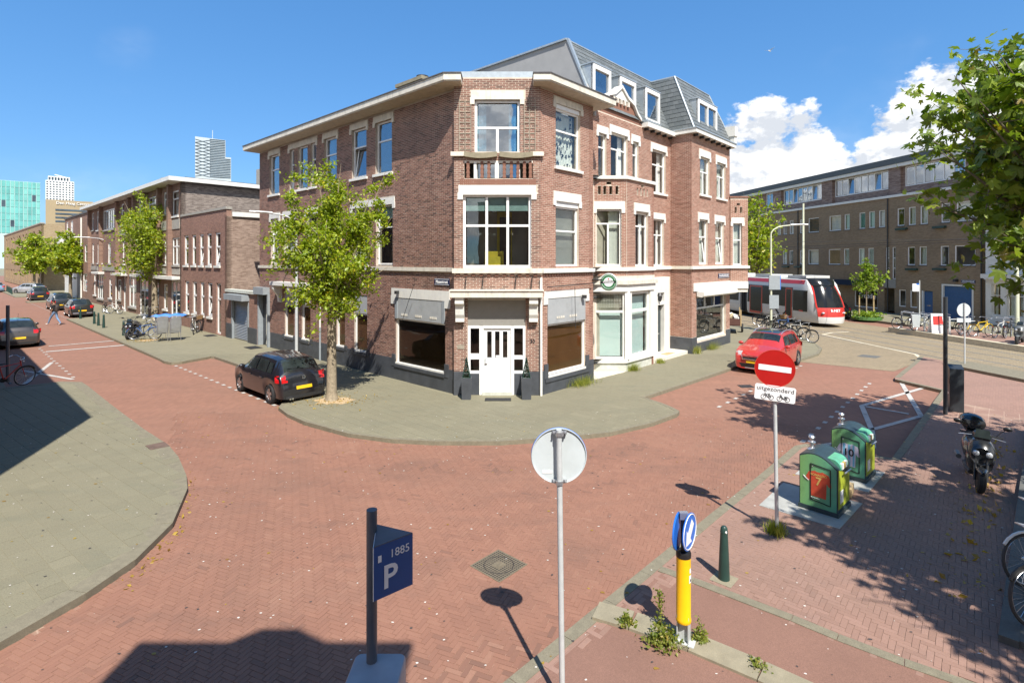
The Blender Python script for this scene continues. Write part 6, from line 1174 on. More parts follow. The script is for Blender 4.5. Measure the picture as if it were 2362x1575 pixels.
random.seed(16); st_ = tree('sapling', 'x', (0,0,0), [(-.9,0,2.6,.3),(.8,.1,2.7,.3),(-.4,.3,3.4,.32),(.5,-.3,3.5,.3),(0,.1,4.9,.26),(.1,0,4.2,.32),(-1.0,.2,3.1,.26),(1.15,0,3.2,.26),(0,-.5,2.9,.35)], (0,0,2.0), .05, 1500, .2, mat='leaf_mid', spread=.35)
for c_ in list(st_.children): c_.parent = sap
bpy.data.objects.remove(st_)
for x in (-.55,.55): MB().lathe([(.05,0),(.05,1.75),(.03,1.8)], 8, (x,0,0)).build('stake', 'stake', sap)
rg = MB(); rg.lathe([(1.02,0),(1.0,.22),(.9,.24),(.9,.05)], 24); plain('ring_green', (.06,.14,.03), .6); rg.build('planter_ring', 'ring_green', sap); P = np.stack([rng.normal(0,.45,700), rng.normal(0,.45,700), rng.uniform(.2,.6,700)],1); leaves('ground_plants', P, .16, 'leaf_mid', sap)
random.seed(17); tree('background_tree', 'yellow green tree behind the end house towards the tram street', tuple(NT(30.7,46.5)), [(x*1.25-.2,y*1.4,z*1.42+.2,r_*1.9) for x,y,z,r_ in T1], (0,0,3.0), .25, 5500, .28, mat='leaf_lime')
# the plane tree on the right and its neighbour, whose crowns shade the right pavement
random.seed(18); tp = []
for i in range(84):
    a = random.uniform(0, 2*math.pi); q = random.random()**.45; zc = random.uniform(-1,1); rr = math.sqrt(max(0,1-zc*zc*.9))*q; tp.append((3.9*rr*math.cos(a), 3.9*rr*math.sin(a), 6.9+2.55*zc, random.uniform(.42,.7)))
tp += [(-3.6,-.2,8.0,.4),(-3.7,0,6.6,.45),(-3.7,.2,5.6,.45),(-3.4,-.5,7.2,.5),(-3.2,-.6,4.9,.4),(-2.6,-.8,4.35,.35),(-3.0,-.3,8.3,.45)]
pt = tree('plane_tree', 'large plane tree with lobed leaves reaching in at the upper right', (11.95,10.3,.0), tp, (0,0,3.6), .22, 25000, .205, mat='leaf_plane', bark='bark', shape='lobe', t0=.35)
p2_ = copy_tree(pt); p2_.location = (9.5,3.2,0); p2_.rotation_euler = (0,0,2.1); p2_['label'] = 'second plane tree outside the right edge that shades the near pavement'
def weeds(name, label, loc, n, rad, h, size=.07, mat='weed', blades=False, rz=0., ell=1.):
    root = empty(name, loc, rz, label=label, cat='weeds', kind=None); r_ = rng.normal(0, rad*.5, (n,2)); z = np.abs(rng.normal(0, h*.5, n))*np.exp(-((r_**2).sum(1))/(rad*rad)); P = np.stack([r_[:,0]*ell, r_[:,1], z*(0 if blades else 1)+.01], 1)
    if blades:
        o = leaves('blades', P, h, mat, root, 'blade', sizevar=.4); me = o.data; V = np.zeros(len(me.vertices)*3, np.float32); me.vertices.foreach_get('co', V); V = V.reshape(-1,3,3)
        lean = rng.normal(0,.35,(n,2)); V[:,2,0] = P[:,0]+lean[:,0]*h; V[:,2,1] = P[:,1]+lean[:,1]*h; V[:,2,2] = h*rng.uniform(.4,1.2,n); V[:,0] = P+np.array([.008,0,0]); V[:,1] = P-np.array([.008,0,0]); me.vertices.foreach_set('co', V.ravel()); me.update()
    else: o = leaves('foliage', P, size, mat, root, 'oval')
    o['kind'] = 'stuff'; return root
weeds('weed_clump', 'leafy weeds on the left side of the yellow beacon base', (1.78,6.28,.03), 520, .15, .2, .042, ell=1.3); weeds('weed_clump', 'small leafy weeds right of the yellow beacon base', (2.22,6.33,.03), 260, .08, .22, .036); weeds('weed_clump', 'low weeds at the tip of the concrete strip', (1.42,6.62,.03), 170, .085, .12, .04); weeds('weed_clump', 'weeds growing on the concrete strip at the bottom edge', (2.72,5.92,.03), 110, .09, .05, .035)
tw = weeds('weed_stalk', 'thin upright flowering weed left of the yellow beacon', (1.82,6.55,.03), 150, .05, .05, .03); mb = MB(); mb.tube([(0,0,0),(.01,0,.22),(-.02,.01,.46)], [.006,.005,.002], 5); mb.build('stem', 'stake', tw); P = np.stack([rng.normal(-.01,.03,160), rng.normal(0,.03,160), rng.uniform(.05,.46,160)],1); leaves('foliage', P, .035, 'weed', tw)
weeds('grass_tuft', 'grass tuft at the foot of the no entry sign', (4.36,8.84,0), 320, .12, .2, mat='grass', blades=True); weeds('grass_tuft', 'long grass along the wall right of the corner door', tuple(FB.P(2.2,.12,0)), 520, .35, .34, mat='grass', blades=True, rz=aB, ell=1.9); weeds('grass_tuft', 'grass tuft below the canted shopfront', tuple(FS.P(5.7,.1,0)), 260, .2, .38, mat='grass', blades=True, rz=aB, ell=1.5)
weeds('grass_tuft', 'grass tuft by the marble stoop', tuple(FB.P(7.9,.3,0)), 160, .15, .25, mat='grass', blades=True); weeds('grass_tuft', 'grass at the left foot of the end house shop window', tuple(FB.P(11.4,.42,0)), 240, .2, .4, mat='grass', blades=True); weeds('grass_tuft', 'grass along the plinth of the end house', tuple(FB.P(13.3,.45,0)), 260, .3, .42, mat='grass', blades=True, rz=aB, ell=2)
plain('wood_chips', (.42,.31,.18), .95, var=.3, sc=30)
for c_, r_ in (((-5.75,17.3),.8),(tuple(G(340,785)[:2]),.7)):
    q = MB(); n = 26; vs = [(c_[0]+r_*random.uniform(.5,.95)*math.cos(2*math.pi*i/n), c_[1]+r_*.8*random.uniform(.5,.95)*math.sin(2*math.pi*i/n), .006) for i in range(n)]; q.add(vs, [tuple(range(n))]); o = q.build('bark_mulch', 'wood_chips'); tag(o, kind='structure'); P = np.stack([c_[0]+rng.normal(0,r_*.75,420), c_[1]+rng.normal(0,r_*.6,420), np.full(420,.014)],1); w_ = leaves('wood_chips', P, .05, 'litter', o); w_['kind'] = 'stuff'
# litter, fallen leaves, chewing gum and droppings lying about
def scatter(name, label, n, polys, zs, size, mat, shape='oval', ymax=16, dens=1.):
    P = rng.uniform((-14,5),(15,ymax),(n*6,2)); z = np.full(len(P), np.nan)
    for poly, zz in zip(polys, zs): k = inpoly(P, poly); z[k] = zz
    k = ~np.isnan(z) & inview(P, ymax, 10); P = P[k][:n]; z = z[k][:n]; n = len(P); sz = size*rng.uniform(.4,1.3,n); a = rng.uniform(0,6.3,n); m = 6; V = np.zeros((n,m,3))
    for i in range(m): rr = sz*rng.uniform(.6,1.1,n)*(1 if i % 3 else 1.25); V[:,i,0] = P[:,0]+rr*np.cos(a+i*2*math.pi/m); V[:,i,1] = P[:,1]+rr*np.sin(a+i*2*math.pi/m)*.75; V[:,i,2] = z+.003
    o = link(name, fastmesh(name, V.reshape(-1,3), (np.arange(m)[None]+(np.arange(n)*m)[:,None]), mat, rng.random(n))); o['kind'] = 'stuff'; o['label'] = label; o['category'] = 'litter'
plain('gum', (.05,.045,.045), .8); plain('speck', (.62,.58,.52), .8, var=.1)
scatter('pale_specks', 'pale specks of litter and droppings strewn over the paving', 620, [near,rpoly,lpoly,corner],[-.095,.007,.006,.006], .016, 'speck'); scatter('dark_spots', 'dark gum spots on the paving', 260, [near,rpoly,lpoly],[-.0955,.0068,.006], .02, 'gum'); scatter('fallen_leaves', 'yellow fallen leaves strewn over the paving', 150, [near,rpoly,lpoly,corner],[-.094,.008,.007,.007], .028, 'litter')
P = np.stack([np.interp(np.linspace(0,1,90),[0,.4,1],[-6.9,-5.75,-5.6])+rng.normal(.12,.06,90), np.interp(np.linspace(0,1,90),[0,.4,1],[11.3,9.2,7.6])+rng.normal(0,.06,90), np.full(90,-.09)],1); o = leaves('kerb_leaves', P, .06, 'litter', None); tag(o, 'yellow leaves gathered along the left kerb', 'leaves', kind='stuff')
P = np.stack([rng.uniform(0,1,260),rng.normal(0,.18,260),np.full(260,.012)],1); a_, b_ = Vector((6.2,6.9)), Vector((12.5,13.2)); Q = np.array([(a_.lerp(b_,p[0]).x-.25+p[1]*.7, a_.lerp(b_,p[0]).y+.25-p[1]*.7, .012) for p in P]); o = leaves('gutter_leaves', Q, .09, 'litter', None); tag(o, 'dry leaves blown against the terrace edge on the right', 'leaves', kind='stuff')
# ------------------------------------------------------------------ street furniture
def ring_pole(name, base, h, r, mat, lean=(0,0)):
    return MB().tube([(0,0,-.05),(lean[0],lean[1],h)], r, 12)
# round sign seen from behind, in the foreground
SG = empty('round_sign', (.51,5.4,0), label='back of a round traffic sign on a grey pole in the centre foreground', cat='traffic sign')
MB().tube([(0,0,-.1),(-.036,0,2.80)], .0285, 14).build('pole', 'galv', SG, smooth=True)
ds = MB(); q_ = Matrix.Rotation(R(-90), 3, 'X') @ Matrix.Rotation(R(0), 3, 'Z'); c_ = Vector((-.03,.075,2.515)); ds.lathe([(.001,-.004),(.272,-.004),(.276,-.02),(.282,-.02),(.282,.006),(.001,.006)], 48, c_, q_); dso = ds.build('sign_disc', 'sign_back', SG, smooth=True, sharp=30)
MB().torus(c_+Vector((0,.004,0)), .281, .005, 48, 6, q_).build('rim', 'sign_blue', dso, smooth=True)
for z in (2.76, 2.27):
    cl = MB(); cl.box(-.10,.045,.03,.062,z-.016,z+.016); cl.lathe([(.040,-.02),(.040,.02)], 12, (-.031,0,z)); cl.tube([(-.085,.0,z),(-.085,.05,z)],.009,6); cl.tube([(.03,.0,z),(.03,.05,z)],.009,6); cl.build('clamp', 'alu', SG)
MB().box(-.20,-.10,.066,.070,2.335,2.365).build('sticker', 'sign_white', SG)
# parking machine with its blue P sign
PM = empty('parking_machine', (-1.03,4.05,0), label='grey parking machine with blue P sign and dark pole at the bottom edge', cat='parking machine')
b = MB(); o_ = []; n = 5; cx, cy = .20, .175; rr = .05
for sx, sy, a0 in ((1,-1,-90),(1,1,0),(-1,1,90),(-1,-1,180)):
    for i in range(n+1): a = R(a0+90*i/n); o_.append((sx*(cx-rr)+rr*math.cos(a), sy*(cy-rr)+rr*math.sin(a)))
rings = [[Vector((x*s, y*s, z)) for x, y in o_] for z, s in ((0,1),(1.38,1),(1.40,.985),(1.41,.95))]; plain('machine_grey', (.30,.32,.35), .45, .0, var=.08, dirt=.15); b.loft(rings).build('cabinet', 'machine_grey', PM, smooth=True, sharp=30)
MB().box(-.02,.19,-.178,-.176,1.22,1.34).build('screen', 'black', PM); MB().box(.05,.19,-.181,-.179,1.2,1.38).build('info_strip', 'sign_navy', PM)
pmp = MB().tube([(-.055,.09,1.40),(-.055,.09,2.58)], .041, 16).build('pole', 'pole_dark', PM, smooth=True)
vx = [Vector((.022,-.15)), Vector((.267,.06)), Vector((-.04,.19))]; pb = MB().prism([(v_.x,v_.y) for v_ in vx], 2.02, 2.41).build('sign_box', 'p_blue', PM)
MB().prism([(v_.x,v_.y) for v_ in vx], 2.411, 2.418).build('sign_top', 'pole_dark', PM); MB().prism([(v_.x,v_.y) for v_ in (vx[0]+Vector((-.006,-.002)), vx[0]+Vector((-.0005,.0)), vx[2]+Vector((-.0,0)), vx[2]+Vector((-.006,0)))], 2.02, 2.41).build('sign_edge', 'sign_white', PM)
ux = Vector((vx[1].x-vx[0].x, vx[1].y-vx[0].y, 0)).normalized(); nrm = ux.cross(Vector((0,0,1))); mid = Vector(((vx[0].x+vx[1].x)/2,(vx[0].y+vx[1].y)/2,2.215))
t = MB(); add_text(t, 'P', .24, mid+nrm*.003+ux*-.03+Vector((0,0,-.06)), ux, ext=.001, bold=True); add_text(t, '1885', .085, mid+nrm*.003+ux*.05+Vector((0,0,.105)), ux, ext=.001); t.build('lettering', 'sign_white', pb)
ph = MB(); c0 = mid+nrm*.003-ux*.115+Vector((0,0,.10))
def prect(mb, c, ux, w, h, n): mb.ext([c-ux*w/2-Vector((0,0,h/2)), c+ux*w/2-Vector((0,0,h/2)), c+ux*w/2+Vector((0,0,h/2)), c-ux*w/2+Vector((0,0,h/2))], n*.001)
prect(ph, c0, ux, .028, .05, nrm); ph.build('phone_symbol', 'sign_white', pb)
# no entry sign
NE = empty('no_entry_sign', (4.39,8.86,0), label='red and white no entry sign with plate below it on a grey pole', cat='traffic sign')
MB().tube([(0,0,-.02),(-.05,0,3.02)], .03, 14).build('pole', 'galv', NE, smooth=True)
yaw = R(-20); ux = Vector((math.cos(yaw), math.sin(yaw), 0)); nv = Vector((math.sin(yaw), -math.cos(yaw), 0)); roll = R(-4.5); uxr = (ux*math.cos(roll)+Vector((0,0,1))*math.sin(roll)); uzr = nv.cross(uxr)*-1
uzr = Vector((0,0,1))*math.cos(roll)-ux*math.sin(roll); c_ = Vector((-.045,0,2.735))+nv*.05
Mx = Matrix((uxr, uzr, nv)).transposed(); d = MB(); d.lathe([(.001,-.012),(.300,-.012),(.306,-.004),(.306,.006),(.001,.006)], 48, c_, Mx); dk = d.build('sign_disc', 'sign_red', NE, smooth=True, sharp=30); MB().torus(c_+nv*.006, .303, .004, 48, 6, Mx).build('rim', 'tram_orange', dk, smooth=True)
MB().ext([c_+nv*.007+uxr*a+uzr*b for a, b in ((-.245,-.046),(.245,-.046),(.245,.046),(-.245,.046))], nv*.003).build('white_bar', 'sign_white', dk)
c2_ = Vector((-.042,0,2.325))+nv*.05; w_, h_ = .305, .128
pl_ = MB().ext([c2_+uxr*a+uzr*b for a, b in ((-w_,-h_+.02),(-w_+.02,-h_),(w_-.02,-h_),(w_,-h_+.02),(w_,h_-.02),(w_-.02,h_),(-w_+.02,h_),(-w_,h_-.02))], nv*.008).build('exception_plate', 'sign_white', NE)
t = MB(); add_text(t, 'uitgezonderd', .098, c2_+nv*.0095+uzr*.062, uxr, uzr, ext=.001, bold=False, sx=1.08); t.build('lettering', 'black', pl_)
def bikesym(mb, c, s, moped=False):
    for dx in (-1, 1): mb.torus(c+uxr*dx*s, s*.62, s*.07, 20, 5, Mx)
    L = [((-1,0),(-.55,1.0)),((-.55,1.0),(-.75,1.15)),((-.45,.8),(.35,.8)),((-.45,.8),(.1,0)),((.1,0),(1,0)),((.1,0),(.45,1.0)),((.25,1.02),(.65,1.02)),((.4,.8),(1,0))]
    if moped: L = [((-1,0),(-.6,1.0)),((-.6,1.0),(-.95,1.1)),((-.6,.9),(-.1,.1)),((-.1,.1),(1,.0)),((.2,.75),(1.1,.75)),((-.1,.1),(.5,.35)),((.3,.7),(1,0)),((-.7,.6),(-.3,.5))]
    for a, b_ in L: mb.tube([c+uxr*a[0]*s+uzr*a[1]*s, c+uxr*b_[0]*s+uzr*b_[1]*s], s*(.09 if not moped else .12), 5)
t = MB(); bikesym(t, c2_+nv*.01-uxr*.11-uzr*.075, .058); bikesym(t, c2_+nv*.01+uxr*.13-uzr*.075, .058, True); t.build('bicycle_symbols', 'black', pl_)['kind'] = 'stuff'
for z in (2.9, 2.56, 2.33): cl = MB(); cl.lathe([(.038,-.02),(.038,.02)], 12, (-.0166*z,0,z)); cl.build('clamp', 'alu', NE)
# yellow beacon with blue arrow discs
YB_ = empty('traffic_beacon', (2.02,6.3,.03), label='yellow traffic beacon with blue arrow discs on the concrete strip', cat='beacon')
fb = MB(); a30 = R(-30); cs_, sn = math.cos(a30), math.sin(a30)
def rb(mb, x0, x1, y0, y1, z0, z1, ang): mb.add([(x*math.cos(ang)-y*math.sin(ang), x*math.sin(ang)+y*math.cos(ang), z) for z in (z0,z1) for x,y in ((x0,y0),(x1,y0),(x1,y1),(x0,y1))], [(3,2,1,0),(4,5,6,7),(0,1,5,4),(1,2,6,5),(2,3,7,6),(3,0,4,7)])
rb(fb, -.13,.13,-.075,.075,0,.012,a30); fb.build('foot_plate', 'galv', YB_); fb = MB(); rb(fb,-.065,.065,-.008,.008,.0,.32,a30); rb(fb,-.070,-.058,-.05,.05,.0,.32,a30); rb(fb,.058,.070,-.05,.05,.0,.32,a30); fb.build('foot_post', 'galv', YB_)
cy_ = MB(); cy_.lathe([(.001,.24),(.084,.24),(.088,.25),(.088,.28),(.083,.29),(.083,1.0),(.001,1.0)], 28); cyo = cy_.build('yellow_tube', 'yellow_plastic', YB_, smooth=True, sharp=40); MB().lathe([(.001,1.0),(.086,1.0),(.086,1.05),(.08,1.065),(.03,1.07),(.028,1.14),(.001,1.14)], 24).build('collar', 'black', YB_, smooth=True, sharp=40)
for k_, (zz, hh, ww, m_) in enumerate(((.86,.055,.028,'sign_white'),(.765,.09,.04,'sign_white'),(.75,.03,.018,'black'))):
    a0 = R(-42); n = 5; mb = MB(); vs = []
    for i in range(n+1):
        a = a0+(i/n-.5)*ww/.083*1.3; vs += [(.0845*math.cos(a)*(1.003+.004*k_), .0845*math.sin(a)*(1.003+.004*k_), zz-hh/2), (.0845*math.cos(a)*(1.003+.004*k_), .0845*math.sin(a)*(1.003+.004*k_), zz+hh/2)]
    mb.add(vs, [(2*i,2*i+2,2*i+3,2*i+1) for i in range(n)]); mb.build('sticker', m_, cyo)
for s, nv2, off in ((1, Vector((.78,-.626,0)), Vector((.06,-.02,0))), (-1, Vector((-.84,.54,0)), Vector((-.065,.0,0)))):
    u2 = Vector((0,0,1)).cross(nv2); Mx2 = Matrix((u2, Vector((0,0,1)), nv2)).transposed(); c3 = Vector((0,0,1.30))+off; d = MB(); d.lathe([(.001,-.008),(.205,-.008),(.212,0),(.212,.008),(.001,.008)], 40, c3, Mx2); dd = d.build('arrow_disc', 'sign_blue', YB_, smooth=True, sharp=30); MB().torus(c3+nv2*.009, .196, .006, 40, 5, Mx2).build('white_rim', 'sign_white', dd, smooth=True)
    ar = [(.105,-.02),(.105,.02),(-.02,.02)]; pa = [(.115,.135),(-.005,.07),(.035,.03),(-.085,-.10)]; P_ = [(-.12,-.13),(.055,-.13),(.012,-.075),(.125,.05),(.06,.125),(-.06,.0),(-.10,.045)]
    MB().ext([c3+nv2*.009+u2*a*1.0+Vector((0,0,b)) for a, b in P_], nv2*.002).build('arrow', 'sign_white', dd)
MB().tube([(0,0,1.1),(0,0,1.48)], .03, 10).build('disc_post', 'black', YB_); MB().box(-.05,.05,-.03,.03,1.44,1.52).build('bracket', 'alu', YB_)
# bollards
def bollard(name, label, loc, h=.78, r0=.078, r1=.05, group=None, foot=False):
    root = empty(name, loc, label=label, cat='bollard', group=group); MB().lathe([(r0,0),(r0*.98,.05),((r0+r1)/2,h*.5),(r1,h-.09),(r1+.004,h-.085),(r1,h-.07),(r1*.9,h-.025),(r1*.55,h-.004),(.001,h)], 20).build('post', 'bollard_green', root, smooth=True)
    if foot: q = MB(); rb(q,-.15,.15,-.15,.15,-.02,.012,aB); q.build('foot_stone', 'concrete', root); MB().sphere((.01,-r1,h-.07),.014,.004,.02,8,5).build('badge', 'sign_white', root)
    return root
bollard('bollard', 'dark green bollard on a concrete foot right of the yellow beacon', (3.0,7.57,0), .76, foot=True)
bl_ = [('green bollard in front of the rear of the black city car',(-33.89,42.01)),('green bollard just right of the black city car',(-30.06,38.5)),('second green bollard right of the black city car',(-28.95,37.45)),('third green bollard right of the black city car',(-27.62,36.19)),('green bollard left of the parked dark moped',(-23.58,32.48)),('green bollard touching the parked dark moped',(-22.6,31.5))]
for l_, p_ in bl_: bollard('bollard', l_, (*p_,0), .9, .085, .055, 'green bollards on the corner pavement')
for i, w_ in enumerate(('rightmost','fourth from left','middle','second from left','leftmost')): bollard('bollard', w_+' of the five small bollards before the yellow brick flats', (*ap(86+i*2.6,4.4-i*.06),0), .9, .085, .055, 'green bollards before the yellow flats')
# waste containers
plain('bin_dark', (.03,.05,.055), .4, var=.15); plain('jersey_red', (.55,.07,.03), .6, var=.15, sc=9, dirt=.25); plain('jersey_blue', (.16,.44,.62), .6, var=.15); plain('jersey_white', (.62,.60,.70), .6, var=.08); plain('bin_yellow', (.36,.42,.03), .5, var=.15, dirt=.6, sc=9, streak=.4); plain('gold', (.62,.42,.12), .5); plain('plate_steel', (.36,.36,.33), .6, .0, var=.15, dirt=.25, sc=4)
def binmat():
    m, nt, bs = new_mat('bin_green'); p = opos(nt); sp = nt.nodes.new('ShaderNodeSeparateXYZ'); nt.links.new(p, sp.inputs[0]); c = mixc(nt, mr(nt, sp.outputs[0], -.3, .3), (.19,.40,.13), (.09,.36,.24)); c = mixc(nt, mr(nt, noise(nt, p, 7, 7, .7), .50, .75, 0, .55), c, (.10,.15,.09)); nt.links.new(c, bs.inputs['Base Color']); bs.inputs['Roughness'].default_value = .45
binmat()
def waste(label, loc, name_, number, cols, num_mat, printed):
    rz = math.atan2(-.733,.683); root = empty('waste_container', (*loc,.02), rz, label, 'waste container', 'underground waste containers')     # local x along the printed face, y into the body
    W2 = .31; D = .69; n = 10; arch = [(-W2+2*W2*i/n, .90+.15*math.sin(math.pi*(i/n*.9+.12))*1.0-(.06*(i/n))) for i in range(n+1)]; prof = [(-W2,.07)]+arch+[(W2,.07)]
    MB().ext([(x,0,z) for x,z in prof], (0,D,0)).build('body', 'bin_dark', root)
    pf = [(x*.955, .09+(z-.09)*.975) for x, z in prof]; fp_ = MB().ext([(x,-.006,z) for x,z in pf], (0,.005,0)).build('printed_panel', 'bin_green', root)
    MB().box(-W2-.02,W2+.02,-.02,D+.02,0,.075).build('base', 'bin_dark', root); dr = MB()
    for a, b_ in (((-.12,.2),(-.12,.84)),((-.12,.84),(.20,.80)),((.20,.80),(.20,.16)),((.20,.16),(-.12,.2))): dr.tube([(a[0],-.009,a[1]),(b_[0],-.009,b_[1])], .009, 5)
    dro = dr.build('door_seal', 'black', root)
    for z in (.80,.235): MB().sphere((-.085,-.012,z),.014,.008,.014,8,5).build('lock', 'chrome', dro)
    jm = MB(); sh = [(-.12,.20+.08),(.12,.27),(.13,.55),(.165,.50),(.205,.50),(.195,.62),(.16,.70),(.06,.735),(.03,.72),(-.03,.72),(-.06,.735),(-.16,.70),(-.21,.60),(-.17,.545),(-.13,.55)]; jm.ext([(x+.01,-.011,z-.01) for x,z in sh], (0,.003,0)); jo = jm.build('jersey_print', cols[0], fp_)
    if len(cols) > 1:
        for x0_, x1_ in ((-.09,-.045),(.0,.045),(.085,.118)): MB().box(x0_, x1_, -.0135, -.0115, .275, .71).build('jersey_stripe', cols[1], jo)
    t = MB()
    if name_: add_text(t, name_, .055, (.01,-.0145,.655), (1,0,0), ext=.001, bold=True)
    add_text(t, number, .20, (.01,-.0145,.54), (1,0,0), ext=.001, bold=True); t.build('lettering', num_mat, jo)
    aw_ = MB(); pts = [(-.20,.60),(-.235,.625),(-.26,.62)]; aw_.tube([(-.15,-.01,.53),(-.20,-.01,.56),(-.24,-.01,.60)], .008, 4); aw_.build('white_line', 'sign_white', fp_); MB().tube([(-.12,-.01,.245),(.03,-.01,.235)],.006,4).build('white_line', 'sign_white', fp_)
    # right side: yellow printed side panel, hatch hood
    sp_ = MB().add([(W2+.004,.03,.12),(W2+.004,D-.03,.12),(W2+.004,D-.03,.62),(W2+.004,.03,.82)], [(0,1,2,3)]).build('side_panel', 'bin_yellow', root); MB().box(W2+.005,W2+.009,.12,.30,.2,.42).build('info_sticker', 'sign_white', sp_)
    hd = MB(); m_ = 8; rg_ = [(W2-.12+.14*math.cos(math.pi/2*i/m_)+.0, .80+.16*math.sin(math.pi/2*i/m_)) for i in range(m_+1)]; hd.ext([(W2-.2,.12,.72)]+[(x,.12,z) for x,z in rg_]+[(W2-.2,.12,.97)], (0,.42,0)); ho = hd.build('drum_hatch', 'bin_green', root)
    for k_, mt in enumerate(('sign_white','gold','sign_white')): MB().box(W2-.02,W2+.03,.18+k_*.1,.25+k_*.1,.80,.90).build('hatch_label', mt, ho)
    MB().tube([(W2+.06,.2,.74),(W2+.07,.5,.74)], .014, 6).build('hatch_handle', 'alu', ho)
    MB().lathe([(.085,0),(.07,.02),(.035,.035),(.035,.10),(.065,.12),(.068,.14),(.03,.15),(.03,.19),(.05,.20),(.058,.225),(.04,.25),(.001,.255)], 18, (-.22,.36,.985)).build('lifting_knob', 'alu', root, smooth=True)
    return root
def plate(label, pts): o = MB().prism(pts, -.02, .016).build('steel_platform', 'plate_steel'); tag(o, label, 'platform', 'steel platforms of the containers')
plate('grey steel plate under the nearer green waste container', [(4.55,9.85),(5.5,8.98),(6.5,9.92),(5.5,10.85)]); plate('grey steel plate under the farther green waste container', [(5.98,11.3),(6.93,10.40),(7.93,11.37),(6.95,12.28)])
waste('nearer green waste container printed with a red shirt', (5.475,9.57), 'RONALDO', '7', ('jersey_red',), 'gold', True); waste('farther green waste container printed with a striped blue and white shirt', (6.935,11.04), '', '10', ('jersey_white','jersey_blue'), 'black', True)
cb = MB(); cb.box(-.2,.2,-.12,.12,0,.16); cbo = cb.build('cardboard_box', 'stake'); cbo.location = (6.45,10.35,.02); cbo.rotation_euler = (0,0,.9); tag(cbo, 'small brown cardboard box lying between the two waste containers', 'box')
# ticket machine on the right and poles
plain('meter_dark', (.03,.036,.042), .4, var=.15)
TMm = empty('ticket_machine', (13.35,16.1,0), aB+math.pi/2+.25, 'dark grey parking ticket machine under the trees at the right', 'parking machine')
MB().ext([(-.17,-.15,0),(-.17,.15,0),(-.17,.15,1.28),(-.17,-.15,1.38)], (.34,0,0)).build('cabinet', 'meter_dark', TMm); MB().box(.172,.176,-.1,.1,.82,.98).build('display', 'black', TMm); MB().box(.172,.178,-.06,.06,.5,.56).build('slot', 'alu', TMm)
dp_ = MB().tube([(0,0,0),(0,0,3.45)], .055, 12).build('parking_pole', 'meter_dark', smooth=True); dp_.location = (12.75,15.74,0); tag(dp_, 'tall dark pole beside the parking ticket machine', 'pole')
pp = MB().tube([(0,0,0),(0,0,2.85)], .055, 10).build('parking_pole', 'pole_dark', smooth=True); pp.location = (-18.85,20.0,0); tag(pp, 'dark grey pole at the left edge beside the family car', 'pole')
RS = empty('round_sign', (19.4,22.93,.0), label='back of a round sign with plate on a slim pole at the tram tracks', cat='traffic sign'); MB().tube([(0,0,0),(0,0,2.7)], .03, 10).build('pole', 'galv', RS); MB().lathe([(.001,-.01),(.29,-.01),(.29,.01),(.001,.01)], 36, (0,.05,2.4), Matrix.Rotation(R(90),3,'X')).build('sign_disc', 'sign_back', RS, smooth=True, sharp=30); MB().box(-.3,.3,.03,.045,1.88,2.06).build('sub_plate', 'sign_back', RS)
# street lamps
def lamp(label, loc, h, arm, L, mat='pole_cream', base_r=.075):
    root = empty('street_lamp', loc, math.atan2(arm[1], arm[0]), label, 'street lamp', 'curved street lamps'); pts = [(0,0,0),(0,0,1.2),(0,0,h-.7)]+[(L*.45*(1-math.cos(R(a))), 0, h-.7+.55*math.sin(R(a))) for a in (15,35,55,75)]+[(L*.62,0,h-.10)]; MB().tube(pts, [base_r,base_r,base_r*.6]+[base_r*.5]*5, 10).build('pole', mat, root, smooth=True)
    hd = MB(); xs = [L*.55+ (L*.5)*i/6 for i in range(7)]; rings = []
    for i, x in enumerate(xs):
        w = .11*math.sin(math.pi*(.12+.8*i/6))+.03; rings.append([Vector((x, w*math.cos(2*math.pi*k/10), h-.08+.02*i/6+(.06 if math.sin(2*math.pi*k/10) < 0 else .045)*math.sin(2*math.pi*k/10))) for k in range(10)])
    hd.loft(rings).build('lamp_head', 'sign_white', root, smooth=True, sharp=60); return root
lamp('cream street lamp with curved arm beside the parked bicycles near the tram', (16.46,34.0,0), 6.9, (1,.05), 2.3); lamp('street lamp close to the left facade hidden behind the lime tree', tuple(FA.P(10.8,.3,0)), 6.8, (-.85,-.52), 1.9, 'galv'); lamp('pale street lamp arching over the left street', (-41.2,54.5,0), 7.0, (-1,-.1), 3.0, 'galv')
ip = empty('hanging_information_sign', (16.6,33.9,0), label='blue edged information panels hung on the street lamp by the bicycles', cat='sign'); MB().box(-.32,.38,-.03,.03,2.7,3.6).build('panel', 'steel_grey', ip); MB().box(.381,.42,-.03,.03,2.7,3.6).build('edge', 'sign_blue', ip); MB().box(-.3,.3,-.02,.02,1.5,2.35).build('panel', 'steel_grey', ip)
cpo = MB().tube([(0,0,0),(0,0,3.5),(0,0,3.55),(0,0,9.2)], [.12,.11,.09,.075], 12).build('catenary_pole', 'pole_cream', smooth=True); cpo.location = NT(30.3,39.35); tag(cpo, 'tall pale catenary pole rising behind the tram', 'pole', 'catenary poles')
cpo2 = cpo.copy(); COL.objects.link(cpo2); cpo2.location = NT(37.5,28.9); cpo2['label'] = 'pale catenary pole at the right edge in front of the white house'
for l_, a, b in (('overhead contact wire nearest the corner',NT(24.8,-6,5.6),NT(24.8,75,5.6)),('overhead contact wire above the tram',NT(27.9,-6,5.6),NT(27.9,75,5.6)),('span wire from the catenary pole to the corner houses',NT(30.3,39.35,8.4),NT(17.5,44,7.6)),('lower span wire across the tram street',NT(37.5,28.9,6.0),NT(17.0,36,5.9))):
    m_ = a.lerp(b,.5)-Vector((0,0,.12)); w_ = MB().tube([a,m_,b], .012, 5).build('overhead_wire', 'iron'); tag(w_, l_, 'wire', 'tram overhead wires')
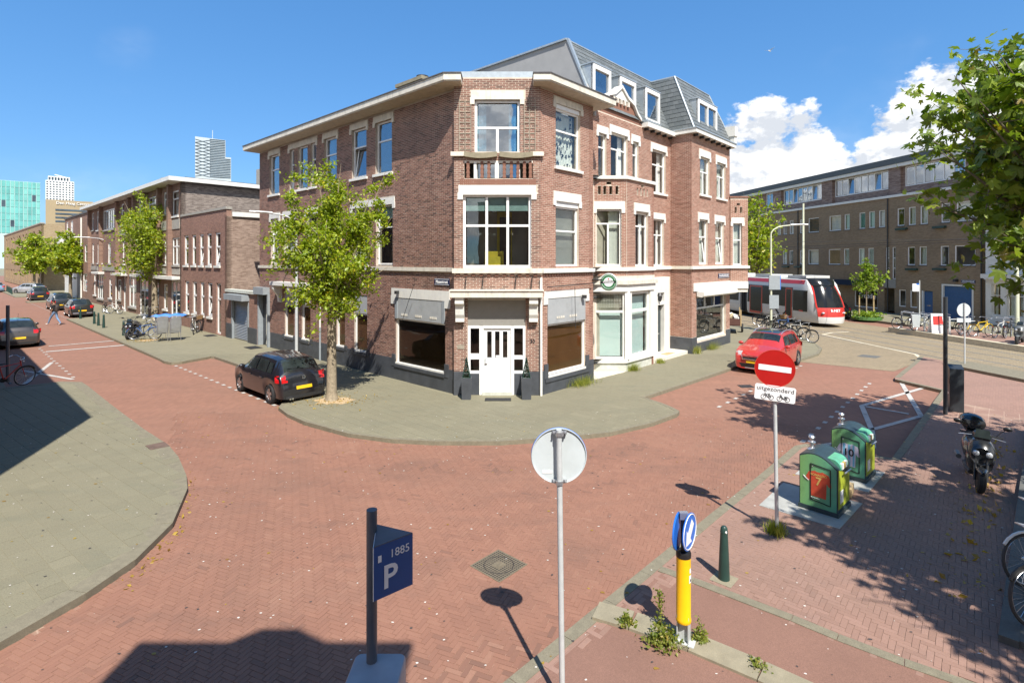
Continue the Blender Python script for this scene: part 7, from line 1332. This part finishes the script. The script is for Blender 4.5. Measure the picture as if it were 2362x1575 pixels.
# platform furniture
bz = empty('railing', tuple(NT(30.2,29.5,.2)), label='grey two rail barrier at the end of the tram platform', cat='railing')
for t_ in (30.2,28.6,27.0): MB().tube([NT(30.3,t_,.2),NT(30.3,t_,1.25)], .045, 8).build('post', 'galv', bz, world=True)
for z in (1.22,.72): MB().tube([NT(30.3,30.2,z),NT(30.3,27.0,z)], .03, 8).build('rail', 'galv', bz, world=True)
sb_ = empty('a_board', (25.55,32.2,.2), -.25, 'white A-board with red poster on the tram platform', 'sign board'); MB().ext([(-.35,-.25,0),(.35,-.25,0),(.30,-.02,1.15),(-.30,-.02,1.15)], (0,-.02,0)).build('front_board', 'sign_white', sb_); MB().ext([(-.35,.25,0),(.35,.25,0),(.30,.0,1.15),(-.30,.0,1.15)], (0,.02,0)).build('rear_board', 'sign_white', sb_); MB().ext([(-.24,-.188,.5),(.26,-.188,.5),(.25,-.085,1.0),(-.22,-.085,1.0)], (0,-.006,0)).build('poster', 'tram_red', sb_)
wbx = empty('litter_bin', (24.9,33.0,.2), .3, 'pale grey litter bin beside the A-board', 'bin'); MB().lathe([(.24,.25),(.3,.9),(.31,1.0),(.25,1.0),(.2,.4)], 4, (0,0,0)).build('bucket', 'sign_back', wbx); MB().tube([(0,.2,0),(0,.2,1.0)], .03, 8).build('post', 'galv', wbx)
bs_ = empty('tram_stop_sign', tuple(FT.P(36.0,1.6,.06)), label='white and blue tram stop sign before the blue doors', cat='sign'); MB().tube([(0,0,0),(0,0,2.95)], .045, 8).build('pole', 'galv', bs_); MB().box(-.55,-.03,-.02,.02,2.1,2.7).build('panel', 'sign_white', bs_); MB().box(-.25,-.03,-.022,.022,2.6,2.72).build('panel_head', 'sign_blue', bs_)
# things at the corner door
def planter(label, x):
    root = empty('door_planter', (x,17.52,0), .04, label, 'planter', 'planters beside the corner door'); plain_ = MB(); rr_ = [[Vector((sx*s,sy*s,z)) for sx,sy in ((-1,-1),(1,-1),(1,1),(-1,1))] for z,s in ((0,.145),(.70,.165),(.70,.14),(.6,.14))]; plain_.loft(rr_).build('pot', 'plinth', root)
    ob = MB()
    for sx, sy in ((-1,-1),(1,-1),(1,1),(-1,1)): ob.tube([(sx*.14,sy*.14,.62),(0,0,1.36)], .012, 5)
    for k_ in range(4): s = .14*(1-.2*k_-.12); z = .62+.74*(.12+.2*k_); ob.tube([(-s,-s,z),(s,-s,z),(s,s,z),(-s,s,z),(-s,-s,z)], .009, 5)
    ob.build('obelisk_frame', 'bollard_green', root); h = rng.random(420)**1.4; sp = (1-h)*.13; P = np.stack([rng.uniform(-1,1,420)*sp, rng.uniform(-1,1,420)*sp, .64+h*.66],1); leaves('foliage', P, .05, 'topiary', root)
planter('dark square planter with topiary obelisk left of the white door', -1.49); planter('dark square planter with topiary obelisk right of the white door', .47)
def slab(name, label, cat, pts, z0, z1, mat, group=None): o = MB().prism(pts, z0, z1).build(name, mat); return tag(o, label, cat, group)
slab('door_mat', 'dark doormat before the white corner door', 'doormat', [(-.88,17.22),(-.03,17.22),(-.03,17.55),(-.88,17.55)], .002, .022, 'rubber', 'doormats'); slab('door_mat', 'dark doormat at the shuttered door far left of the corner house', 'doormat', [ap(14.7,.25),ap(15.6,.25),ap(15.6,.85),ap(14.7,.85)], .002, .02, 'rubber', 'doormats'); slab('door_mat', 'grey doormat before the narrow window house', 'doormat', [ap(21.3,.2),ap(22.1,.2),ap(22.1,.75),ap(21.3,.75)], .002, .02, 'rubber', 'doormats'); slab('door_mat', 'brown doormat on the marble stoop', 'doormat', [bp(9.2,-.35),bp(10.0,-.35),bp(10.0,.0),bp(9.2,.0)], .152, .165, 'stake', 'doormats')
def floodlight(label, fr, u, z):
    root = empty('floodlight', tuple(fr.P(u,.05,z)), label=label, cat='lamp', group='small black wall floodlights'); q = MB(); q.box(u-.07,u+.07,.08,.2,z-.06,z+.06,fr=fr); q.build('housing', 'iron', root, world=True); MB().tube([fr.P(u,.0,z+.05),fr.P(u,.1,z+.05)], .012, 5).build('bracket', 'iron', root, world=True)
floodlight('small black floodlight on the lintel left of the corner door', FAH, 3.05, 3.32); floodlight('small black floodlight on the lintel right of the corner door', FB, 2.35, 3.2)
def rod(label, a, b, r_=.012): o = MB().tube([a,b], r_, 5).build('awning_arm', 'iron'); tag(o, label, 'rod', 'thin iron rods on the corner house')
rod('thin slanting iron rod across the shutter left of the corner door', FAH.P(1.75,.3,3.7), FAH.P(2.55,.25,2.3), .01); rod('iron rail above the window right of the corner door', FB.P(.2,.12,3.62), FB.P(2.9,.15,3.68), .018); rod('thin hanging rod before the window right of the corner door', FB.P(1.6,.25,3.6), FB.P(1.65,.25,2.1), .01)
# round brewery sign
BS = empty('hanging_sign', tuple(FB.P(3.2,.25,3.8)), label='round green and white brewery sign hanging at the house joint', cat='sign'); c_ = FB.P(3.35,.55,3.72); nv = Vector((-.35,-.94,0)).normalized(); u2 = Vector((-nv.y, nv.x, 0)); Mx = Matrix((u2, Vector((0,0,1)), nv)).transposed()
plain('sign_green', (.02,.16,.05), .35, var=.1); D0 = MB().lathe([(.001,-.06),(.30,-.06),(.33,-.04),(.33,.04),(.30,.06),(.001,.06)], 40, c_, Mx).build('sign_disc', 'galv', BS, world=True, smooth=True, sharp=30); MB().lathe([(.001,.061),(.295,.061),(.295,.064),(.001,.064)], 40, c_, Mx).build('face', 'sign_green', BS, world=True)
MB().torus(c_+nv*.064, .255, .006, 40, 4, Mx).build('ring', 'sign_white', BS, world=True); MB().torus(c_+nv*.064, .17, .008, 40, 4, Mx).build('ring', 'sign_white', BS, world=True); MB().lathe([(.001,.064),(.165,.064),(.165,.067),(.001,.067)], 30, c_, Mx).build('inner_face', 'sign_white', BS, world=True)
MB().ext([c_+nv*.067+u2*a+Vector((0,0,b)) for a, b in ((-.27,-.055),(.27,-.03),(.27,.055),(-.27,.03))], nv*.004).build('name_band', 'black', BS, world=True); t = MB(); add_text(t, 'Heineken', .105, c_+nv*.073, u2, Vector((0,0,1)), ext=.001, bold=True); t.build('lettering', 'sign_white', BS, world=True)
st = MB(); st.ext([c_+nv*.068+u2*(.045*(1 if i % 2 == 0 else .42)*math.sin(i*math.pi/5))+Vector((0,0,.11+.045*(1 if i % 2 == 0 else .42)*math.cos(i*math.pi/5))) for i in range(10)], nv*.003); st.build('star', 'sign_red', BS, world=True); MB().tube([FB.P(3.05,.0,3.8), FB.P(3.15,.4,3.8)], .025, 6).build('bracket', 'iron', BS, world=True)
# covers in the ground
MC = empty('manhole_cover', (-.2,8.1,-.1), aB, 'square cast iron manhole cover in the red road', 'manhole cover'); plain('cast_iron', (.20,.165,.11), .6, .3, var=.2, sc=20); plain('iron_pit', (.035,.03,.028), .9)
MB().box(-.31,.31,-.31,.31,-.02,.007).build('frame', 'cast_iron', MC); hl_ = MB()
for i in range(14):
    for j in range(14):
        x, y = -.27+i*.0415, -.27+j*.0415
        if math.hypot(x,y) > .09: hl_.box(x-.012,x+.012,y-.012,y+.012,.0072,.0085)
hl_.build('holes', 'iron_pit', MC)['kind'] = 'stuff'; MB().torus((0,0,.008), .225, .006, 32, 4).build('ring', 'iron_pit', MC); MB().box(-.09,.09,-.06,.06,.0071,.010).build('maker_plate', 'cast_iron', MC)
plain('rust', (.13,.085,.065), .85, var=.2)
slab('drain_cover', 'rusty rectangular cover in the left pavement near the kerb', 'drain cover', [(-8.94,13.04),(-8.66,13.32),(-8.33,13.02),(-8.62,12.76)], .002, .012, 'rust', 'drain covers'); gx = G(1721,891,-.1); slab('drain_cover', 'small dark drain grating by the red crossover', 'drain cover', [(gx.x-.25,gx.y-.2),(gx.x+.25,gx.y-.15),(gx.x+.25,gx.y+.25),(gx.x-.25,gx.y+.2)], -.11, -.092, 'iron', 'drain covers'); gx = G(2005,822,-.1); slab('drain_cover', 'dark manhole in the tan paving before the tram rails', 'drain cover', [(gx.x-.6,gx.y),(gx.x,gx.y-.5),(gx.x+.6,gx.y),(gx.x,gx.y+.5)], -.11, -.092, 'kerb_dark', 'drain covers')
# ------------------------------------------------------------------ bicycles
plain('bike_blue', (.05,.13,.35), .35, var=.05); plain('bike_yellow', (.78,.52,.01), .35, var=.05); plain('bike_white', (.7,.7,.66), .35, var=.05); plain('bike_red', (.45,.03,.02), .35, var=.05); plain('saddle', (.03,.025,.02), .6); plain('tyre_grey', (.05,.05,.05), .8); plain('wicker', (.25,.15,.07), .9)
def bicycle(label, frame='black', loc=(0,0,0), rz=0., lean=.12, basket=False, rack=True, group='bicycles parked along the streets', steer=.15, spokes=12, saddle='saddle', guard='black'):
    root = empty('bicycle', loc, rz, label, 'bicycle', group); root.rotation_euler = (lean, 0, rz); r0 = .335; Mx = Matrix.Rotation(R(90),3,'X'); hub = (-.52, .54)
    sm = Matrix.Rotation(steer, 3, 'Z')
    for k_, hx in enumerate(hub):
        Mr = (sm @ Mx) if k_ else Mx; w = MB(); w.torus((hx,0,r0+.02), r0, .02, 30, 6, Mr); wo = w.build('wheel', 'tyre_grey', root, smooth=True); q = MB(); q.torus((hx,0,r0+.02), r0-.026, .009, 30, 4, Mr); q.lathe([(.03,-.05),(.03,.05)], 8, (hx,0,r0+.02), Mr); q.build('rim', 'alu', wo, smooth=True); sp = MB()
        for i in range(spokes): a = 2*math.pi*i/spokes; p = Mr @ Vector((math.cos(a)*(r0-.03), math.sin(a)*(r0-.03), 0)); sp.tube([(hx,0,r0+.02), (hx+p.x,p.y,r0+.02+p.z)], .0028, 3)
        sp.build('spokes', 'alu', wo)['kind'] = 'stuff'
        mg = MB(); pts = [(hx+(Mr @ Vector((math.cos(R(a)), math.sin(R(a)), 0))).x*(r0+.035), (Mr @ Vector((math.cos(R(a)), math.sin(R(a)), 0))).y*(r0+.035), r0+.02+(Mr @ Vector((math.cos(R(a)), math.sin(R(a)), 0))).z*(r0+.035)) for a in (range(20,185,15) if not k_ else range(35,160,15))]; mg.tube(pts, .02, 5); mg.build('mudguard', guard, root, smooth=True)
    z0 = r0+.02; bb = (-.06,0,.30); seat = (-.22,0,.86); head = (.36,0,.98); hb = (.40,0,.80); f = MB()
    for a, b, t in ((seat,bb,.019),((-.2,0,.8),(.385,0,.86),.017),(bb,hb,.02),((hub[0],0,z0),bb,.012),((hub[0],0,z0),(-.2,0,.78),.01),(head,hb,.02),(hb,(hub[1],0,z0),.014)): f.tube([a,b], t, 6)
    f.build('frame', frame, root, smooth=True); h = MB(); hp = [(.18,.29,1.06),(.30,.30,1.09),(.36,.18,1.10),(.37,0,1.06),(.36,-.18,1.10),(.30,-.30,1.09),(.18,-.29,1.06)]; h.tube([tuple(sm @ (Vector(p)-Vector((.37,0,0)))+Vector((.37,0,0))) for p in hp], .013, 6); h.tube([(.36,0,.98),(.37,0,1.07)], .014, 6); h.build('handlebar', 'alu', root, smooth=True)
    s_ = MB(); s_.loft([[Vector((x, w*math.cos(2*math.pi*k/8), .90+hh*math.sin(2*math.pi*k/8))) for k in range(8)] for x, w, hh in ((-.36,.04,.02),(-.32,.10,.035),(-.2,.08,.035),(-.08,.03,.025),(-.05,.012,.012))]); s_.build('saddle', saddle, root, smooth=True)
    c = MB(); c.box(-.55,.02,-.055,-.045,.27,.36); c.lathe([(.09,-.06),(.09,-.045)], 16, bb, Mx); c.tube([(-.06,-.07,.3),(.06,-.09,.2)], .01, 5); c.box(.03,.11,-.15,-.07,.185,.205); c.build('chain_guard', 'black', root)
    if rack: q = MB(); q.box(-.78,-.36,-.06,.06,.735,.75); q.tube([(-.7,.05,.74),(hub[0],.05,z0)], .007, 4); q.tube([(-.7,-.05,.74),(hub[0],-.05,z0)], .007, 4); q.build('rear_rack', 'black', root)
    if basket: q = MB(); q.loft([[Vector((.50+sx*s,sy*s*1.2,z)) for sx,sy in ((-1,-1),(1,-1),(1,1),(-1,1))] for z,s in ((.82,.11),(1.08,.16),(1.08,.15),(.84,.10))]); q.build('basket', 'wicker', root)
    MB().sphere((-.80,0,.66),.015,.02,.025,8,5).build('rear_lamp', 'lamp_red', root); MB().sphere((.47,0,.90),.03,.025,.03,8,6).build('front_lamp', 'lamp_clear', root); return root
hAv = hA
bicycle('bicycle with a crate leaning under the narrow windows', 'black', (*ap(24.6,.45),0), hA+math.pi, -.12, basket=True); bicycle('second bicycle leaning under the narrow windows next to the door', 'bike_white', (*ap(23.4,.75),0), hA+math.pi-.5, .1)
bicycle('blue bicycle standing left of the covered chairs', 'bike_blue', (*G(333,783)[:2],0), .25, .1, guard='bike_blue'); bicycle('black bicycle behind the blue one left of the covered chairs', 'black', (*(G(322,775)[:2]),0), .4, .1)
bicycle('dark bicycle left of the white bicycle by the left street lamp', 'black', (*G(241,722)[:2],0), 2.4, .1); bicycle('white bicycle by the left street lamp', 'bike_white', (*G(265,724)[:2],0), 2.9, .1, guard='bike_white'); bicycle('red and black bicycle cut off by the left edge beside the pole', 'bike_red', (-17.95,18.95,0), 1.15, .15)
bicycle('dark bicycle leaning behind the street tree near the terrace door', 'black', (*ap(32.2,.7),0), hA, -.1); bicycle('bicycles frame between the city car and the people carrier', 'bike_white', (*ap(48.3,3.3),0), 2.7, .1)
lab = ['first bicycle of the cluster beside the lamp, nearest the trailer','second bicycle of the cluster beside the lamp','third bicycle of the cluster beside the lamp','middle bicycle of the cluster beside the lamp','fifth bicycle of the cluster beside the lamp','sixth bicycle of the cluster beside the lamp','last bicycle of the cluster, nearest the tram rails']
for i, l_ in enumerate(lab):
    p = Vector(G(1765,752)[:2]).lerp(Vector(G(1848,789)[:2]), i/6); bicycle(l_, ('black','bike_white','black','bike_blue','black','bike_white','black')[i], (p.x, p.y, 0), -.75+.12*math.sin(i*2.3), .08*math.sin(i*1.7), basket=i in (2,), steer=.3*math.sin(i*3), spokes=10, group='bicycle cluster beside the lamp')
def onplat(x, y): p = G(x, y, .2); return (p.x, p.y, .2)
pl_b = [('black bicycle behind the platform barrier',2085,758,'black',.1),('cream bicycle right of the platform barrier',2125,762,'bike_white',.2),('black bicycle at the hoop stand behind the round sign',2195,768,'black',2.0),('dark bicycle left of the yellow bicycle',2225,772,'black',.5),('bright yellow bicycle on the tram platform',2262,776,'bike_yellow',.15),('grey bicycle right of the yellow bicycle',2305,779,'bike_white',.45),('bicycle with brown saddle right of the yellow bicycle',2325,779,'black',.6)]
for l_, x, y, c_, rz in pl_b: bicycle(l_, c_, onplat(x,y), rz, .05, guard=c_ if c_ == 'bike_yellow' else 'black', spokes=10, saddle='wicker' if 'brown' in l_ else 'saddle', group='bicycles on the tram platform')
b1 = bicycle('black bicycle with a large front wheel at the right edge on the terrace', 'black', (6.83,6.45,.10), math.pi+.05, .12, spokes=24); bicycle('red bicycle with pale mudguard behind at the right edge', 'bike_red', (7.5,7.15,.10), math.pi-.1, .1, guard='bike_white', spokes=20)
for k_, (x, y) in enumerate(((2203,770),(2245,775))):
    p = onplat(x,y); o = MB().tube([(-.3,0,0),(-.3,0,.8),(-.25,0,.86),(.25,0,.86),(.3,0,.8),(.3,0,0)], .025, 8).build('bicycle_stand', 'galv', smooth=True); o.location = p; tag(o, ('steel hoop bicycle stand left of the dark bicycles','steel hoop bicycle stand beside the yellow bicycle')[k_], 'bicycle stand')
# ------------------------------------------------------------------ scooters
plain('moped_black', (.016,.018,.021), .25, var=.15, coat=.6); plain('moped_grey', (.12,.13,.13), .35)
def moped(label, loc, rz, case=True, body='moped_black', lean=-.08):
    root = empty('motor_scooter', loc, rz, label, 'scooter', 'parked scooters'); root.rotation_euler = (lean,0,rz); Mx = Matrix.Rotation(R(90),3,'X')
    for hx in (-.62,.66): w = MB(); w.torus((hx,0,.24), .175, .065, 26, 8, Mx); wo = w.build('wheel', 'rubber', root, smooth=True); q = MB(); q.lathe([(.12,-.05),(.12,.05)], 16, (hx,0,.24), Mx); q.build('rim', 'car_trim', wo)
    def ell(xs, name, mat): return MB().loft([[Vector((x+dx*math.sin(2*math.pi*k/14), w*math.cos(2*math.pi*k/14), z+h*math.sin(2*math.pi*k/14))) for k in range(14)] for x, w, z, h, dx in xs]).build(name, mat, root, smooth=True)
    ell([(.50,.05,.62,.12,0),(.56,.17,.68,.17,0),(.50,.21,.74,.22,-.03),(.38,.22,.76,.26,-.08),(.30,.17,.76,.25,-.08),(.26,.05,.74,.2,-.08)],'front_fairing',body); ell([(.42,.05,1.0,.05,0),(.40,.13,1.02,.1,-.05),(.30,.15,1.04,.1,-.06),(.2,.06,1.02,.05,-.05)],'handlebar_cover',body)
    ws = MB(); ws.add([(.44,-.13,1.02),(.44,.13,1.02),(.36,.10,1.17),(.36,-.10,1.17)], [(0,1,2,3)]).build('fly_screen','car_glass',root)
    ell([(.85,.03,.42,.03,0),(.72,.09,.46,.05,0),(.58,.09,.44,.05,0),(.50,.04,.38,.03,0)],'front_mudguard',body); ell([(.34,.16,.28,.06,0),(.1,.19,.28,.06,0),(-.25,.19,.30,.07,0)],'footboard','car_trim'); ell([(-.05,.10,.52,.18,0),(-.25,.19,.55,.2,0),(-.6,.19,.60,.19,0),(-.95,.08,.68,.1,0)],'rear_body',body); ell([(.02,.08,.80,.03,0),(-.15,.15,.80,.05,0),(-.5,.15,.84,.06,0),(-.75,.08,.84,.04,0)],'seat','saddle')
    ell([(.46,.10,.52,.16,-.03),(.44,.20,.54,.24,-.05),(.36,.23,.55,.27,-.06),(.30,.21,.55,.26,-.06)],'leg_shield',body)
    for s in (-1,1):
        MB().tube([(.66,s*.09,.24),(.5,s*.09,.6),(.36,s*.06,.95)], .025, 8).build('fork_leg','black',root,smooth=True); MB().tube([(.30,s*.12,1.05),(.24,s*.33,1.04)], .016, 8).build('grip','black',root); MB().tube([(.33,s*.15,1.03),(.32,s*.36,1.0)], .007, 5).build('brake_lever','alu',root); MB().tube([(.28,s*.22,1.06),(.26,s*.30,1.17),(.26,s*.36,1.22)], .008, 5).build('mirror_arm','black',root); MB().sphere((.25,s*.38,1.24),.03,.075,.045,10,6).build('mirror','black',root,smooth=True); MB().sphere((.575,s*.10,.74),.03,.055,.06,10,6).build('headlight','lamp_clear',root,smooth=True)
    MB().lathe([(.05,0),(.055,.3),(.02,.42)], 10, (-.55,-.2,.3), Matrix.Rotation(R(-90),3,'Y')).build('exhaust','moped_grey',root); MB().tube([(.0,.1,.2),(-.05,.22,.0)], .012, 5).build('side_stand','black',root)
    if case: ell([(-.62,.12,1.02,.10,0),(-.68,.21,1.03,.15,0),(-.85,.23,1.04,.165,0),(-1.02,.21,1.03,.15,0),(-1.1,.12,1.02,.1,0)],'top_case',body); MB().box(-1.0,-.6,-.1,.1,.84,.89).build('rack','black',root)
    return root
hd = math.atan2(-.80,-.60); moped('black motor scooter with rounded top case in the shade at the right', (9.45,10.95,.0), hd+.06); moped('black scooter parked beside the green bollards on the corner pavement', (-22.15,31.3,0), -1.35, False, lean=.05); moped('dark scooter with pale front shield at the right end of the platform', onplat(2352,792), math.atan2(-.6,-.8), False, 'moped_grey')
# ------------------------------------------------------------------ stacked terrace chairs under a blue cover
def chair_stack(label, loc, rz, n=7, cover=True):
    root = empty('chair_stack', loc, rz, label, 'stacked chairs', 'stacks of aluminium chairs')
    for i in range(n):
        z = i*.105; q = MB(); dx = i*.018
        for s in (-1,1): q.tube([(-.24+dx,s*.27,0 if i == 0 else z+.30),(-.22+dx,s*.27,z+.44),(-.22+dx,s*.27,z+.66),(.2+dx,s*.27,z+.66),(.24+dx,s*.26,z+.44),(.27+dx,s*.26,0 if i == 0 else z+.30)], .014, 6)
        q.tube([(.2+dx,.24,z+.44),(.3+dx,.24,z+.80),(.3+dx,-.24,z+.80),(.2+dx,-.24,z+.44)], .014, 6); co = q.build('chair_frame', 'alu', root, smooth=True)
        st_ = MB()
        for k in range(6): st_.box(-.2+dx+k*.07,-.15+dx+k*.07,-.24,.24,z+.435,z+.447)
        for k in range(4): st_.box(.225+dx+k*.02,.24+dx+k*.02,-.23,.23,z+.50+k*.075,z+.55+k*.075)
        st_.build('slats', 'alu', co)['kind'] = 'stuff'
    return root
pc = G(372,787); chair_stack('left stack of aluminium terrace chairs under the blue cover', (pc.x,pc.y,0), 1.1-math.pi/2-.3, 7); pc2 = G(402,785); chair_stack('right stack of aluminium terrace chairs with black panel', (pc2.x,pc2.y,0), 1.1-math.pi/2-.3, 7)
plain('tarp_blue', (.05,.20,.62), .5, var=.15); tp_ = MB(); c_ = Vector((pc.x+.25,pc.y+.25,0)); n = 10; vs = []
for i in range(n+1):
    for j in range(4): x = -.75+1.5*i/n; y = -.32+.64*j/3; vs.append((c_.x+x*.9+y*.25, c_.y+x*.35+y*.7, 1.5+.04*math.sin(i*1.7+j)-(.12 if j == 0 or i in (0,n) else 0)))
o = tp_.add(vs, [(i*4+j,(i+1)*4+j,(i+1)*4+j+1,i*4+j+1) for i in range(n) for j in range(3)]).build('tarpaulin', 'tarp_blue', smooth=True); tag(o, 'blue tarpaulin laid over the stacked chairs', 'tarpaulin')
# ------------------------------------------------------------------ trailer with rubbish
TRl = empty('trailer', (13.9,34.2,0), 1.2, 'small brown trailer loaded with bags behind the end house', 'trailer'); plain('trailer_brown', (.10,.045,.035), .6, var=.1); plain('rubbish', (.55,.45,.28), .9, var=.35, sc=5)
MB().box(-1.1,1.1,-.65,.65,.5,.56).build('floor','trailer_brown',TRl)
for q in ((-1.1,1.1,-.66,-.62),(-1.1,1.1,.62,.66),(-1.12,-1.08,-.62,.62),(1.08,1.12,-.62,.62)): MB().box(q[0],q[1],q[2],q[3],.56,.95).build('side_board','trailer_brown',TRl)
for x, y in ((-1.1,-.64),(1.1,-.64),(1.1,.64),(-1.1,.64)): MB().box(x-.03,x+.03,y-.03,y+.03,.5,1.5).build('stanchion','stake',TRl)
for s in (-1,1): MB().torus((0,s*.75,.28),.21,.07,20,6,Matrix.Rotation(R(90),3,'X')).build('wheel','rubber',TRl,smooth=True)
MB().tube([(1.1,0,.5),(2.1,0,.42)], .04, 6).build('drawbar','galv',TRl)
for i in range(9):
    x, y = random.uniform(-.85,.85), random.uniform(-.45,.45); q = MB(); q.sphere((x,y,.95),random.uniform(.2,.34),random.uniform(.2,.3),random.uniform(.15,.28),9,6); q.v = [(a+random.uniform(-.04,.04),b+random.uniform(-.04,.04),c+random.uniform(-.04,.04)) for a,b,c in q.v]; o = q.build('rubbish_bag', 'rubbish' if i % 2 else 'curtain'); o.location = TRl.location; o.rotation_euler = (0,0,1.2); tag(o, ('pale plastic','tan paper','small pale','crumpled tan','large pale','half hidden tan','topmost pale','flattened tan','rearmost pale')[i]+' rubbish bag in the pile on the brown trailer', 'bag', 'rubbish bags on the trailer')
# ------------------------------------------------------------------ pedestrian
plain('skin', (.30,.17,.11), .5, var=.05); plain('hair', (.008,.007,.006), .6); plain('shirt_black', (.012,.012,.013), .85); plain('jeans', (.16,.26,.42), .85, var=.2, sc=12); plain('shoe_white', (.65,.62,.58), .5); plain('pack', (.045,.035,.032), .7, var=.2)
def person():
    J = {'pel':(0,0,.95,.125),'sp':(.03,0,1.12,.125),'ch':(.05,0,1.33,.145),'nk':(.07,0,1.50,.06),'hd0':(.10,0,1.58,.075),'hd1':(.115,0,1.68,.10),'hd2':(.11,0,1.77,.075),
         'hL':(0,.09,.90,.10),'kL':(.26,.10,.52,.07),'aL':(.43,.10,.11,.045),'fL':(.62,.10,.075,.04),'hR':(0,-.09,.90,.10),'kR':(-.08,-.10,.50,.07),'aR':(-.36,-.10,.14,.045),'fR':(-.20,-.10,.05,.04),
         'sL':(.05,.19,1.42,.065),'eL':(-.05,.24,1.15,.045),'wL':(.08,.24,.93,.033),'sR':(.05,-.19,1.42,.065),'eR':(.10,-.25,1.15,.045),'wR':(.28,-.22,.98,.033)}
    E = [('pel','sp'),('sp','ch'),('ch','nk'),('nk','hd0'),('hd0','hd1'),('hd1','hd2'),('pel','hL'),('hL','kL'),('kL','aL'),('aL','fL'),('pel','hR'),('hR','kR'),('kR','aR'),('aR','fR'),('ch','sL'),('sL','eL'),('eL','wL'),('ch','sR'),('sR','eR'),('eR','wR')]
    for s, w in (('L','wL'),('R','wR')):
        bx, by, bz, _ = J[w]; J['p'+s] = (bx+.03,by,bz-.07,.03); E.append((w,'p'+s))
        for k in range(4): J[f'f{s}{k}'] = (bx+.045+.01*k,by-.03+.02*k,bz-.15+.008*abs(k-1.5),.0085); E.append(('p'+s,f'f{s}{k}'))
        J['t'+s] = (bx+.07,by-.02 if s == 'L' else by+.02,bz-.09,.009); E.append(('p'+s,'t'+s))
    names = list(J); idx = {n_: i for i, n_ in enumerate(names)}; me = bpy.data.meshes.new('body'); me.from_pydata([J[n_][:3] for n_ in names], [(idx[a],idx[b]) for a,b in E], [])
    ob = bpy.data.objects.new('body', me); COL.objects.link(ob); md = ob.modifiers.new('s','SKIN'); 
    for i, n_ in enumerate(names): sv = me.skin_vertices[0].data[i]; sv.radius = (J[n_][3], J[n_][3]*(1.25 if n_ in ('ch','sp','pel') else 1)); sv.use_root = n_ == 'pel'
    ob.modifiers.new('d','SUBSURF').levels = 2; dg = bpy.context.evaluated_depsgraph_get(); m2 = bpy.data.meshes.new_from_object(ob.evaluated_get(dg)); bpy.data.objects.remove(ob)
    for n_ in ('skin','shirt_black','jeans','shoe_white'): m2.materials.append(M[n_])
    for p in m2.polygons:
        z = p.center.z; y = abs(p.center.y); p.use_smooth = True; arm = y > .17 and z > .78
        p.material_index = 3 if z < .13 and not arm else 2 if z < .97 and not arm else 1 if (z < 1.47 and not (arm and z < 1.2)) else 0
    root = empty('person', (-32.9,38.5,-.1), math.pi-.1, 'person in black shirt and blue jeans striding across the left street', 'person'); link('body', m2, root)
    h = MB(); h.sphere((.095,0,1.735),.105,.095,.10,14,10); ho = h.build('hair', 'hair', root, smooth=True); f = MB(); f.sphere((.21,0,1.67),.022,.014,.025,8,5); f.build('nose','skin',root,smooth=True)
    for s in (-1,1): MB().sphere((.195,s*.035,1.70),.012,.014,.010,8,5).build('eye','hair',root); MB().sphere((.11,s*.10,1.67),.02,.012,.03,8,5).build('ear','skin',root)
    MB().box(.196,.204,-.022,.022,1.615,1.622).build('mouth','hair',root)
    bp_ = empty('backpack', (-32.9,38.5,-.1), math.pi-.1, 'dark backpack worn by the striding pedestrian', 'backpack'); q = MB(); q.loft([[Vector((-.20-.10*math.cos(2*math.pi*k/12)*w, .15*math.sin(2*math.pi*k/12)*w, z)) for k in range(12)] for z, w in ((1.0,.6),(1.04,.95),(1.25,1.05),(1.4,.95),(1.46,.5))]); q.build('sack','pack',bp_,smooth=True)
    for s in (-1,1): MB().tube([(-.1,s*.10,1.44),(.05,s*.11,1.53),(.2,s*.10,1.36),(.12,s*.13,1.1),(-.1,s*.11,1.05)], .016, 6).build('strap','pack',bp_,smooth=True)
person()
# a gull high in the sky
gl = empty('gull', ((1775-CX)*60/FPX, 60, CH-(118-HY)*60/FPX), .6, 'small gull flying high in the blue sky', 'bird'); q = MB(); q.loft([[Vector((x,w*math.cos(2*math.pi*k/8),w*math.sin(2*math.pi*k/8))) for k in range(8)] for x,w in ((-.28,.01),(-.15,.05),(.05,.07),(.17,.05),(.24,.035),(.3,.01))]); q.build('body','sign_white',gl,smooth=True)
for s in (-1,1): MB().ext([(.08,s*.04,.03),(.10,s*.3,.16),(.0,s*.62,.22),(-.06,s*.32,.14),(-.08,s*.04,.02)], (0,0,.012)).build('wing','sign_back',gl)
